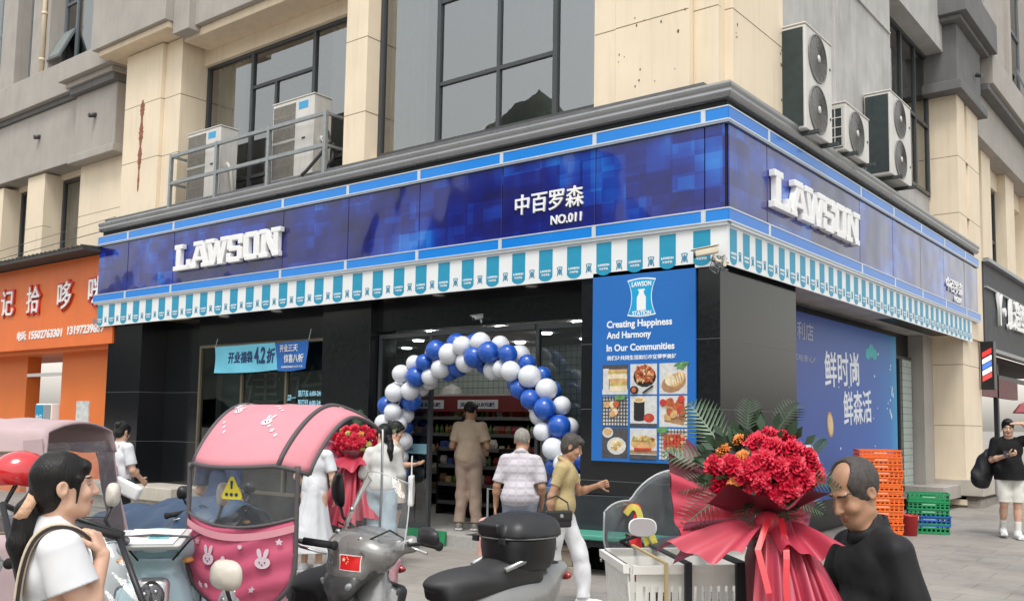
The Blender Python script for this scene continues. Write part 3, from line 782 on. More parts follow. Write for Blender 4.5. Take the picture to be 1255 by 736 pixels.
# cornice gutter above the fascia
b = MB()
def prof(o):  # outwards offset, z
    return [(o[0], o[1])]
pr_ = [(-.30, 5.25), (.02, 5.25), (.055, 5.27), (.075, 5.31), (.06, 5.345), (.08, 5.365), (.085, 5.40), (.06, 5.43), (.0, 5.44), (-.30, 5.46)]
rA = [(-13.3, -w_, z) for w_, z in pr_]; rB = [(w_, -w_, z) for w_, z in pr_]; rC = [(w_, 11.4, z) for w_, z in pr_]
b.loft([rA, rB]); b.loft([rB, rC])
b.build('gutter', gut_m, FA, smooth=False, bevel=.006)
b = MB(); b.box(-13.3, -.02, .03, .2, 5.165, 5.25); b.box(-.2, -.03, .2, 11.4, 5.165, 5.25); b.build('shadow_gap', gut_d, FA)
b = MB(); b.box(-13.25, -.3, .02, .3, 5.44, 5.50); b.box(-.3, -.1, .3, 11.3, 5.44, 5.50); b.build('flashing', M('dark_flashing', (.12, .12, .13), .7, var=.2), FA)

# ------------------------------------------------------------------ striped valance
VA = T('striped_valance', 'white valance with teal rounded tabs hanging under the blue fascia', 'valance', (0, 0, 0))
vm = M('white_pvc_valance', (.74, .76, .77), .4, var=.04, vs=2)
b = MB(); b.box(-13.33, -.03, .012, .03, 3.41, 3.86); b.build('valance_sheet', vm, VA)
b = MB(); b.box(-.03, -.012, .012, 11.0, 3.41, 3.86); b.build('valance_sheet', vm, VA)
teal = M('teal_vinyl', (.012, .27, .44), .4, var=.08)
icon_b = M('muted_blue_vinyl', (.05, .22, .34), .4)
def tab_protos(tr, u, wd):
    k = MB(tr); n = 10
    pts = [(u-wd/2, 3.82), (u-wd/2, 3.47)]+[(u-wd/2*math.cos(math.pi*i/n), 3.49-.065*math.sin(math.pi*i/n)) for i in range(1, n)]+[(u+wd/2, 3.47), (u+wd/2, 3.82)]
    k.poly(pts, .0, .003)
    t = k.build('tab', teal, VA)
    text('LAWSON', tr, u-wd*.38, 3.535, width=wd*.76, height=.028, mat=letter_w, parent=t, w=.0035, depth=.002, bold=.04)
    text('中百罗森', tr, u-wd*.3, 3.49, width=wd*.6, height=.028, mat=letter_w, parent=t, w=.0035, depth=.002, bold=.02)
    return t
def icon_proto(tr, u, s):
    k = MB(tr)
    k.poly([(u-.042*s, 3.48), (u-.03*s, 3.53), (u-.042*s, 3.58), (u-.03*s, 3.585), (u-.018*s, 3.53), (u-.03*s, 3.475)], 0, .003)
    k.poly([(u+.03*s, 3.475), (u+.018*s, 3.53), (u+.03*s, 3.585), (u+.042*s, 3.58), (u+.03*s, 3.53), (u+.042*s, 3.48)], 0, .003)
    k.poly([(u-.017*s, 3.49), (u+.017*s, 3.49), (u+.017*s, 3.55), (u+.008*s, 3.565), (u-.008*s, 3.565), (u-.017*s, 3.55)], 0, .002)
    k.poly([(u-.03*s, 3.588), (u+.03*s, 3.588), (u+.02*s, 3.578), (u-.02*s, 3.578)], 0, .003)
    return k.build('can_icon', icon_b, VA)
for tr, u0, step, n, wd, ax in ((F1(.012), -2.04, -.43, 27, .21, 0), (F2(-.012), .155, .33, 33, .17, 1)):
    t0 = tab_protos(tr, u0, wd); i0 = icon_proto(tr, u0+step/2, 1 if ax == 0 else .8)
    offs = list(range(1, n))+([-1, -2, -3, -4] if ax == 0 else [])
    for q in offs:
        c = copy_tree(t0, VA); c.location[ax] += q*step
        c = copy_tree(i0, VA); c.location[ax] += q*step

# ------------------------------------------------------------------ blue poster on the corner column
PO = T('blue_poster', 'tall blue poster board with nine food photos on the black column', 'poster', (0, 0, 0))
tr = F1(.012)
pblue = M('poster_blue', (.014, .135, .46), .35, var=.03, vs=1)
b = MB(tr); b.box(-1.765, -.40, 1.25, 3.46, -.03, 0); b.build('board', pblue, PO, bevel=.004)
pw = M('poster_white', (.78, .80, .82), .5, var=0)
pc = M('poster_cyan', (.0, .33, .62), .4, var=0)
def shield(sc):
    cx, cz = -1.09, 3.13; pts = []
    W, H_ = .19*sc, .205*sc
    for i in range(9): t = -1+i/4; pts.append((cx+t*W, cz+H_+.02*(1-t*t)))
    for i in range(1, 9): t = 1-i/4; pts.append((cx+W-.055*(1-t*t)*sc, cz+t*H_))
    for i in range(1, 9): t = 1-i/4; pts.append((cx+t*W, cz-H_-.02*(1-t*t)))
    for i in range(1, 8): t = -1+i/4; pts.append((cx-W+.055*(1-t*t)*sc, cz+t*H_))
    return pts[::-1]
k = MB(tr); k.poly(shield(1), 0, .002); lg = k.build('shield_logo', pw, PO)
k = MB(tr); k.poly(shield(.93), .002, .003); k.build('shield_field', pc, lg)
k = MB(tr); c0, z0 = -1.09, 3.05
k.poly([(c0-.06, z0-.07), (c0+.06, z0-.07), (c0+.06, z0+.08), (c0+.035, z0+.12), (c0+.03, z0+.15), (c0+.045, z0+.16), (c0+.045, z0+.175), (c0-.045, z0+.175), (c0-.045, z0+.16), (c0-.03, z0+.15), (c0-.035, z0+.12), (c0-.06, z0+.08)], .003, .0045)
k.build('milk_can', pw, lg)
text('LAWSON', tr, -1.22, 3.255, width=.26, height=.06, mat=pw, parent=lg, w=.003, depth=.002, bold=.03)
text('STATION', tr, -1.21, 2.92, width=.25, height=.055, mat=pw, parent=lg, w=.003, depth=.002, bold=.03)
for i, (s_, wd) in enumerate((('Creating Happiness', .87), ('And Harmony', .60), ('In Our Communities', .90))):
    text(s_, tr, -1.56, 2.77-i*.125, width=wd, height=(.108, .104, .082)[i], mat=pw, parent=PO, w=.0005, depth=.002, bold=.028, name='slogan')
text('我们让共同生活的城市变得更美好', tr, -1.555, 2.415, width=.92, height=.055, mat=pw, parent=PO, w=.0005, depth=.002, bold=.022, name='slogan')
def disc(k, u, v, r, r2=None, n=14, w0=.002, w1=.003, rot=0):
    r2 = r2 or r
    k.poly([(u+r*math.cos(2*math.pi*i/n)*math.cos(rot)-r2*math.sin(2*math.pi*i/n)*math.sin(rot), v+r*math.cos(2*math.pi*i/n)*math.sin(rot)+r2*math.sin(2*math.pi*i/n)*math.cos(rot)) for i in range(n)], w0, w1)
fm_ = [M('photo_'+n_, c_, .45, var=v_, vs=18) for n_, c_, v_ in (('dark', (.07, .065, .07), .3), ('pale', (.58, .58, .57), .15), ('bread', (.55, .33, .14), .35), ('meat', (.42, .10, .035), .5), ('cream', (.70, .60, .42), .25), ('green', (.10, .26, .09), .4), ('wood', (.36, .20, .10), .3), ('red', (.5, .04, .03), .3), ('salad', (.46, .38, .12), .5), ('black', (.015, .015, .015), .2))]
DK, PA, BR, ME, CR, GR, WO, RE, SA, BK = range(10)
cells = [(-1.615+.382*(i % 3), 2.02-.365*(i//3)) for i in range(9)]
bgs = [DK, PA, PA, PA, PA, PA, DK, PA, PA]
for i, (u, v) in enumerate(cells):
    k = MB(tr); k.poly([(u, v), (u+.35, v), (u+.35, v+.345), (u, v+.345)], 0, .002)
    p = k.build('food_photo', fm_[bgs[i]], PO)
    k = MB(tr); C_ = (u+.175, v+.18); lay = [.002]
    def pol(mi, pts): k.mi = mi; lay[0] += .0006; k.poly(pts, .0015, lay[0])
    def dsc(mi, x, y, r, r2=None, rot=0): k.mi = mi; lay[0] += .0006; disc(k, u+x, v+y, r, r2, w0=.0015, w1=lay[0], rot=rot)
    def rect(mi, x0, y0, x1, y1): pol(mi, [(u+x0, v+y0), (u+x1, v+y0), (u+x1, v+y1), (u+x0, v+y1)])
    rr = random.Random(i)
    if i == 0:
        rect(PA, 0, 0, .35, .06); rect(PA, .01, .04, .09, .3); rect(CR, .1, .04, .34, .13); rect(SA, .1, .1, .34, .14); rect(BR, .1, .13, .34, .18); rect(CR, .08, .18, .34, .25); rect(SA, .08, .24, .34, .27); rect(BR, .09, .26, .34, .29)
    elif i == 1:
        dsc(BK, .19, .2, .15, .12); dsc(ME, .19, .23, .13, .1)
        for _ in range(34): dsc(rr.choice((CR, BR, ME)), .19+rr.uniform(-.1, .1), .23+rr.uniform(-.08, .09), .028, .01, rr.uniform(0, 3))
        dsc(BK, .06, .05, .05, .045); dsc(ME, .06, .05, .03); pol(BK, [(u+.17, v+.02), (u+.3, v+.1), (u+.305, v+.09), (u+.175, v+.01)])
    elif i == 2:
        dsc(WO, .18, .12, .16, .1, .3); dsc(BR, .22, .16, .12, .07, .5); dsc(CR, .13, .16, .06, .07)
        for q in range(5): dsc(CR, .17+q*.03, .13+q*.017, .01, .05, .3)
        for _ in range(7): dsc(GR, .22+rr.uniform(0, .11), .3+rr.uniform(-.02, .04), .05, .012, rr.uniform(-.5, .8))
    elif i == 3:
        for q in range(9): rect(DK, q*.04, 0, q*.04+.012, .345); rect(DK, 0, q*.041, .35, q*.041+.012)
        for _ in range(8): dsc(rr.choice((ME, CR, BR)), .17+rr.uniform(-.1, .1), .2+rr.uniform(-.06, .07), .042, .038)
        dsc(GR, .25, .33, .07, .03)
    elif i == 4:
        rect(BK, .05, .08, .19, .3); dsc(BK, .12, .08, .07, .02); dsc(CR, .12, .3, .08, .03); dsc(BR, .12, .305, .055, .02); dsc(RE, .25, .1, .07, .05); dsc(ME, .24, .12, .03, .03); rect(DK, 0, 0, .35, .035)
    elif i == 5:
        pol(WO, [(u+.06, v+.06), (u+.3, v+.02), (u+.34, v+.1), (u+.1, v+.15)])
        for _ in range(16): dsc(rr.choice((ME, ME, RE, BR)), .2+rr.uniform(-.12, .11), .19+rr.uniform(-.08, .09), .05, .04, rr.uniform(0, 3))
        dsc(RE, .05, .27, .04); dsc(RE, .28, .31, .04)
    elif i == 6:
        dsc(PA, .08, .29, .075, .06); dsc(BR, .08, .3, .055, .04); dsc(PA, .2, .14, .13, .1); dsc(CR, .2, .15, .09, .07)
        for _ in range(12): dsc(rr.choice((SA, BR, CR)), .2+rr.uniform(-.06, .06), .15+rr.uniform(-.04, .04), .02)
    elif i == 7:
        rect(WO, .0, .06, .35, .1); dsc(BR, .175, .18, .165, .085); rect(SA, .03, .2, .33, .235)
        for _ in range(14): dsc(rr.choice((SA, ME, CR)), .18+rr.uniform(-.13, .13), .22+rr.uniform(-.012, .02), .022)
        rect(RE, .06, .1, .28, .125); rect(DK, 0, 0, .35, .05)
    else:
        for q in range(8): rect(DK, .03+q*.04, 0, .036+q*.04, .345); rect(DK, 0, q*.045, .35, q*.045+.006)
        for q in range(6):
            rect(PA, .075+q*.045, .03, .079+q*.045, .3)
            for z_ in range(5): dsc(rr.choice((ME, RE, BR)), .077+q*.045, .13+z_*.035, .02, .02)
        dsc(GR, .05, .33, .07, .03)
    k.build('food_picture', fm_, p)

# ------------------------------------------------------------------ billboard of the side wall
BI = T('side_billboard', 'large dark blue billboard with white characters and a train on the side wall', 'billboard', (0, 0, 0))
tr = F2(-.72)
def bill_mat():
    m = bpy.data.materials.new('billboard_blue'); m.use_nodes = True; n, l = m.node_tree.nodes, m.node_tree.links; p = n['Principled BSDF']
    tc = n.new('ShaderNodeTexCoord'); sx = n.new('ShaderNodeSeparateXYZ'); l.new(tc.outputs['Object'], sx.inputs[0])
    mr = n.new('ShaderNodeMapRange'); mr.inputs[1].default_value = 3.4; mr.inputs[2].default_value = 8.4; l.new(sx.outputs[1], mr.inputs[0])
    cr = n.new('ShaderNodeValToRGB'); l.new(mr.outputs[0], cr.inputs[0]); e = cr.color_ramp.elements
    e[0].color = (.035, .075, .32, 1); e[1].color = (.0, .33, .62, 1); q = e.new(.72); q.color = (.02, .11, .44, 1); q = e.new(.9); q.color = (.012, .17, .52, 1)
    l.new(cr.outputs[0], p.inputs['Base Color']); p.inputs['Roughness'].default_value = .4; return m
b = MB(tr); b.box(2.2, 8.32, .6, 3.33, -.2, 0); b.build('board', bill_mat(), BI)
bw = M('billboard_white', (.80, .83, .90), .5, var=0)
text('鲜时尚', tr, 4.75, 2.28, width=1.55, height=.55, mat=bw, parent=BI, w=.001, depth=.003, bold=.014, rot=.05, name='slogan')
text('鲜森活', tr, 5.55, 1.70, width=1.35, height=.55, mat=bw, parent=BI, w=.001, depth=.003, bold=.014, rot=.05, name='slogan')
text('便利店', tr, 3.35, 2.93, width=.95, height=.26, mat=M('billboard_grey', (.35, .37, .5), .5), parent=BI, w=.001, depth=.003, name='caption')
text('家与安心!', tr, 3.5, 2.62, width=.85, height=.1, mat=M('billboard_grey', (.35, .37, .5), .5), parent=BI, w=.001, depth=.003, name='caption')
k = MB(tr)
k.poly([(3.55, 1.0), (4.45, 1.0), (4.55, 1.08), (4.48, 1.2), (4.3, 1.36), (4.15, 1.42), (3.55, 1.42)], .001, .003); trn = k.build('train_drawing', bw, BI)
k = MB(tr); k.mi = 0
for a in (3.62, 3.85, 4.06): k.poly([(a, 1.22), (a+.17, 1.22), (a+.17, 1.36), (a, 1.36)], .003, .0045)
k.poly([(4.26, 1.21), (4.4, 1.21), (4.28, 1.33), (4.26, 1.33)], .003, .0045); k.poly([(3.55, 1.09), (4.5, 1.09), (4.5, 1.115), (3.55, 1.115)], .003, .0045)
k.build('train_windows', M('train_window_blue', (.03, .10, .36), .5), trn)
k = MB(tr); disc(k, 4.95, 1.72, .13, .2, w0=.001, w1=.003, rot=.25); br_ = k.build('bread_drawing', M('bread_rim', (.55, .30, .12), .5), BI)
k = MB(tr); disc(k, 4.955, 1.72, .10, .16, w0=.003, w1=.0045, rot=.25); k.build('bread_face', M('bread_face', (.72, .56, .30), .5), br_)
k = MB(tr)
disc(k, 6.1, 2.72, .06, .12, w0=.001, w1=.003, rot=.1); disc(k, 6.14, 2.55, .07, .12, w0=.001, w1=.0045, rot=-.1); k.build('drink_drawing', bw, BI)
k = MB(tr)
for q, (a, c, r_) in enumerate(((6.75, 2.92, .12), (6.92, 2.98, .15), (7.1, 2.93, .12))): disc(k, a, c, r_, r_*.8, w0=.001, w1=.003+q*.0006)
k.build('cloud_drawing', M('cloud_teal', (.06, .45, .50), .5), BI)
k = MB(tr); rr = random.Random(4)
for q in range(26): disc(k, rr.uniform(5.2, 8.2), rr.uniform(.8, 3.2), rr.uniform(.012, .025), w0=.001, w1=.003)
for q in range(8): disc(k, 8.0+rr.uniform(-.1, .1), 2.1+rr.uniform(-.3, .3), .02, .05, w0=.001, w1=.0036)
k.build('snow_dots', bw, BI)

# ------------------------------------------------------------------ banner on the shop window
BA = T('opening_banner', 'light blue fabric banner with opening discount characters hung on the shop window', 'banner', (0, 0, 0))
def bw_(u, v): return .02+.018*math.sin(u*3.1)+.012*math.sin(u*7+v*9)
ban1 = M('banner_light_blue', (.16, .55, .72), .7, var=.04); ban2 = M('banner_blue', (.015, .13, .46), .7, var=.04)
tb_ = F1(.44)
def bfn(u0, u1, sk0, sk1):
    def fn(s, t):
        u = u0+(u1-u0)*s + (sk0*(1-s)+sk1*s)*(t-.5); v = 2.47+.45*t + .02*s - .02*math.sin(s*3.1)*(1-t)
        return (u, v, bw_(u, v))
    return fn
k = MB(tb_); k.grid(bfn(-9.98, -8.3, 0, -.12), 40, 10); k.build('banner_field', ban1, BA, smooth=True)
k = MB(tb_); k.grid(bfn(-8.298, -7.48, -.12, .03), 24, 10); k.build('banner_panel', ban2, BA, smooth=True)
trb = lambda u, v, w_: (u, .44-w_-bw_(u, v), v)
nv = M('banner_navy', (.01, .03, .14), .6, var=0)
text('开业福袋', trb, -9.55, 2.62, width=.62, height=.2, mat=nv, parent=BA, bold=.02, depth=.003, w=.006)
text('4.2', trb, -8.88, 2.60, width=.3, height=.28, mat=nv, parent=BA, bold=.03, depth=.003, w=.006)
text('折', trb, -8.54, 2.60, width=.2, height=.25, mat=nv, parent=BA, bold=.025, depth=.003, w=.006)
text('开业三天', trb, -8.2, 2.77, width=.5, height=.12, mat=pw, parent=BA, bold=.02, depth=.003, w=.006)
text('惊喜八折', trb, -8.08, 2.59, width=.53, height=.14, mat=pw, parent=BA, bold=.02, depth=.003, w=.006)
text('详情请咨询店内工作人员', trb, -8.14, 2.51, width=.58, height=.035, mat=pw, parent=BA, bold=.01, depth=.003, w=.006)
k = MB()
for u, v in ((-10.0, 2.9), (-7.47, 2.95)): k.tube([(u, .42, v), (u-.05, .5, v+.18)], .004, 5)
k.build('tie_string', white_m, BA)

# ------------------------------------------------------------------ orange shop on the left
OR = T('orange_shop_sign', 'orange sign board with white characters and phone numbers left of the blue fascia', 'sign', (0, 0, 0))
om = M('orange_sheet', (.72, .155, .028), .45, var=.08, vs=1.2, streak=.12)
b = MB(); b.box(-24, -12.82, .06, .2, 3.08, 4.85); b.build('board', om, OR)
b = MB(); b.box(-24, -13.3, -.35, .9, 4.87, 4.93)
for i in range(60): b.tube([(-24+i*.18, -.36, 4.95), (-24+i*.18, .9, 5.0)], .03, 6)
b.build('tin_roof', M('dark_tin_roof', (.05, .048, .045), .7, var=.3, vs=8), OR)
redl = M('red_acrylic', (.55, .02, .02), .4); 
for ch, u in (('记', -17.55), ('拾', -16.35), ('哆', -15.0), ('咪', -13.75)):
    me = text(ch, F1(.06), u-.01, 3.80, width=.66, height=.66, mat=redl, parent=OR, bold=.035, depth=.03, w=.002, name='character_backing')
    text(ch, F1(.06), u+.03, 3.85, width=.56, height=.56, mat=letter_w, parent=OR, bold=.006, depth=.02, w=.033, name='character')
text('电话:', F1(.06), -16.75, 3.28, width=.42, height=.2, mat=letter_w, parent=OR, bold=.035, depth=.01, w=.001, name='phone_number')
text('15502763301', F1(.06), -16.2, 3.29, width=1.42, height=.18, mat=letter_w, parent=OR, bold=.035, depth=.01, w=.001, name='phone_number')
text('13197239659', F1(.06), -14.55, 3.31, width=1.42, height=.18, mat=letter_w, parent=OR, bold=.035, depth=.01, w=.001, name='phone_number')
OS = T('orange_shop', 'orange painted shop below its orange sign, left of the black column', 'shop', (0, 0, 0))
ow = M('orange_paint', (.70, .17, .03), .55, var=.06, vs=1.5)
b = MB(); b.box(-15.6, -13.75, .5, .9, 0, 3.2); b.box(-13.75, -13.05, .62, .9, 0, 3.2); b.box(-24, -17.4, .6, .9, 0, 3.2); b.box(-24, -13.05, .2, 2, 3.0, 3.1); b.build('front_wall', ow, OS)
b = MB(); b.box(-17.4, -15.6, 2.2, 2.3, 0, 3.1); b.build('back_wall', M('dark_red_interior', (.10, .02, .015), .8, var=.3), OS)
b = MB(); b.box(-14.85, -14.35, .47, .5, 1.3, 2.0); b.build('notice_board', M('pale_notice', (.55, .57, .56), .5, var=.25, vs=10), OS)
b = MB(); b.box(-17.4, -15.6, .6, .64, 2.55, 2.62); b.build('door_rail', white_m, OS)
FR = T('drinks_fridge', 'white upright fridge with a blue lit header beside the orange wall', 'fridge', (-16.0, .35, 0))
b = MB(); b.box(-.35, .35, 0, .6, 0, 1.95); b.build('cabinet', white_m, FR, bevel=.02)
b = MB(); b.box(-.33, .0, -.012, 0, .2, 1.92); pn = b.build('side_graphic', M('fridge_blue', (.0, .25, .45), .4), FR)
text('饮品', F1(-.012+.0), -.3, 1.5, width=.28, height=.22, mat=white_m, parent=pn, w=.001, depth=.002) 
b = MB(); b.box(.03, .33, -.012, 0, .2, 1.92); b.build('glass_door', M('fridge_door', (.30, .31, .32), .15), FR)

# ------------------------------------------------------------------ dark lettered sign at the right edge
YS = T('dark_shop_sign', 'weathered dark sign board with raised white letters at the right edge', 'sign', (0, 0, 0))
b = MB(); b.box(-.35, -.1, 12.55, 24, 3.4, 5.3); b.build('board', M('weathered_slate_board', (.05, .054, .058), .6, var=.35, vs=3, streak=.4), YS)
b = MB(); b.box(-.1, -.04, 12.55, 24, 4.72, 4.76); b.box(-.1, .02, 12.5, 24, 5.28, 5.36); b.box(-.1, .02, 12.5, 24, 3.34, 3.42); b.build('trim_rail', steel, YS)
text('Y', F2(-.1), 13.5, 4.0, width=.5, height=.72, mat=letter_w, parent=YS, bold=.03, depth=.06, w=.03, name='letter')
k = MB(F2(-.1)); disc(k, 14.25, 4.35, .1, w0=.03, w1=.09); k.build('dot', letter_w, YS)
text('J', F2(-.1), 14.6, 4.0, width=.42, height=.72, mat=letter_w, parent=YS, bold=.03, depth=.06, w=.03, name='letter')
text('造型', F2(-.1), 15.25, 4.02, width=1.5, height=.72, mat=letter_w, parent=YS, bold=.03, depth=.06, w=.03, name='letter')
SS = T('hair_salon', 'dim open salon front below the dark lettered sign at the right edge', 'shop', (0, 0, 0))
b = MB(); b.box(-3.2, -3.1, 12.2, 24, .15, 3.4); b.box(-3.2, -.4, 12.4, 12.5, .15, 3.4); b.box(-3.2, -.35, 12.55, 24, 3.3, 3.38); b.build('inner_wall', M('salon_dark', (.06, .05, .05), .8, var=.3), SS)
b = MB(); b.box(-.55, -.45, 12.6, 13.6, 1.0, 2.6); b.build('salon_pane', M('salon_green_glass', (.16, .22, .21), .15), SS)
b = MB(); b.box(-.6, -.5, 13.6, 13.75, .15, 3.3); b.box(-.6, -.5, 15.6, 15.75, .15, 3.3); b.box(-.6, -.5, 13.75, 24, 2.9, 3.0); b.build('door_frame', frame_m, SS)
b = MB(); b.box(-.62, -.5, 13.75, 18, 2.45, 2.9); b.build('inner_sign', M('pinkish_board', (.22, .10, .10), .6, var=.3), SS)
k = MB(); k.lathe([(.02, .42), (.25, .38), (.6, .2), (.75, .0), (.74, -.02), (.3, .3), (0, .36)], (.45, 16.2, 2.1), 10)
um = tag(k.build('pink_parasol', M('pink_cloth', (.55, .16, .19), .8)), 'folded-edge pink parasol in front of the salon at the right edge', 'parasol')
k = MB(); k.tube([(.45, 16.2, gz(16)), (.45, 16.2, 2.5)], .02, 8); k.build('pole', steel, um)
BP = T('barber_light_box', 'narrow black light box with red and blue stripes on the cream wall', 'light box', (.06, 12.0, 2.5))
b = MB(); b.box(-.13, .13, -.12, .12, 0, 1.0); b.build('case', blackm, BP, bevel=.01)
for i, (c, z) in enumerate((((.75, .03, .03), .66), ((.7, .7, .7), .52), ((.05, .15, .6), .40), ((.7, .7, .7), .28), ((.6, .05, .05), .16))):
    k = MB(); k.add([(-.09, -.124, z), (.09, -.124, z+.1), (.09, -.124, z+.2), (-.09, -.124, z+.1)], [(0, 1, 2, 3)])
    k.build('lit_stripe', M('box_stripe%d' % i, c, .4, var=0, emit=c, es=.7), BP)
# ------------------------------------------------------------------ people
skin_a = M('skin_warm', (.50, .285, .185), .5, var=.06, vs=14, sss=.08, bump=.03, bs=120)
skin_b = M('skin_light', (.60, .365, .26), .5, var=.05, vs=14, sss=.08, bump=.03, bs=120)
skin_c = M('skin_tanned', (.40, .215, .13), .5, var=.08, vs=14, sss=.06, bump=.05, bs=120)
lip_m = M('lips', (.40, .13, .10), .5, var=.05)
def hair_mat(name, col, rough):
    m = M(name, col, rough, spec=.3, var=.35, vs=50); n, l = m.node_tree.nodes, m.node_tree.links; p = n['Principled BSDF']
    tc = n.new('ShaderNodeTexCoord'); mp = n.new('ShaderNodeMapping'); mp.inputs['Scale'].default_value = (170, 170, 9); l.new(tc.outputs['Object'], mp.inputs[0])
    t = n.new('ShaderNodeTexNoise'); t.inputs['Scale'].default_value = 1; t.inputs['Detail'].default_value = 3; l.new(mp.outputs[0], t.inputs['Vector'])
    b = n.new('ShaderNodeBump'); b.inputs['Strength'].default_value = .6; b.inputs['Distance'].default_value = .006; l.new(t.outputs['Fac'], b.inputs['Height']); l.new(b.outputs[0], p.inputs['Normal']); return m
hair_k = hair_mat('black_hair', (.008, .007, .007), .4)
hair_g = hair_mat('greying_hair', (.06, .052, .048), .55)
hair_w = hair_mat('thin_grey_hair', (.25, .23, .21), .7)
eye_w = M('eye_white', (.34, .31, .29), .25, var=0); eye_d = M('eye_dark', (.012, .009, .008), .15, var=0)
def FACE_IMG(a):
    """heading (rz) of a figure that looks at the camera (0), to picture right (90), away (180)"""
    a = R(a); fx, fy = math.cos(a)*.605+math.sin(a)*.796, -math.cos(a)*.796+math.sin(a)*.605
    return math.atan2(fx, -fy)
def hand(f, wr, d, pn, curl=.35, s=1., side=1, k=.006, spread=.0, thumb=.6):
    """palm and five fingers: d = direction of the hand, pn = way the palm faces, side = +1 when the thumb leaves along d x pn"""
    d = Vector(d).normalized(); pn = (Vector(pn)-d*Vector(pn).dot(d)).normalized(); a = d.cross(pn)*side; w = Vector(wr)
    for t in (-.028, -.01, .01, .028):
        f.cone(w+d*.008*s+a*t*.7*s, w+d*.085*s+a*t*s, .0145*s, .0125*s, k=.012)
    for t, ln in ((.030, .070), (.011, .080), (-.009, .075), (-.028, .058)):
        p = w+d*.088*s+a*t*s; q = d; r0 = .0088*s
        for j, fr in enumerate((.45, .32, .23)):
            an = curl*(1.0 if j == 0 else 1.25)
            ax = d.cross(pn)
            q = (Matrix.Rotation(an, 3, ax) @ q)
            n_ = p+q*ln*fr*s; f.cone(p, n_, r0, r0*.93, k=k*.5); p = n_; r0 *= .92
    p = w+d*.025*s+a*.032*s; q = (a*.75+d*.65+pn*.25).normalized()
    for j, ln in enumerate((.035, .03, .025)):
        n_ = p+q*ln*s; f.cone(p, n_, (.0125-.0012*j)*s, (.0113-.0012*j)*s, k=.008 if j == 0 else .004); p = n_
        q = (q+d*.35*thumb+pn*.4*thumb-a*.15).normalized()

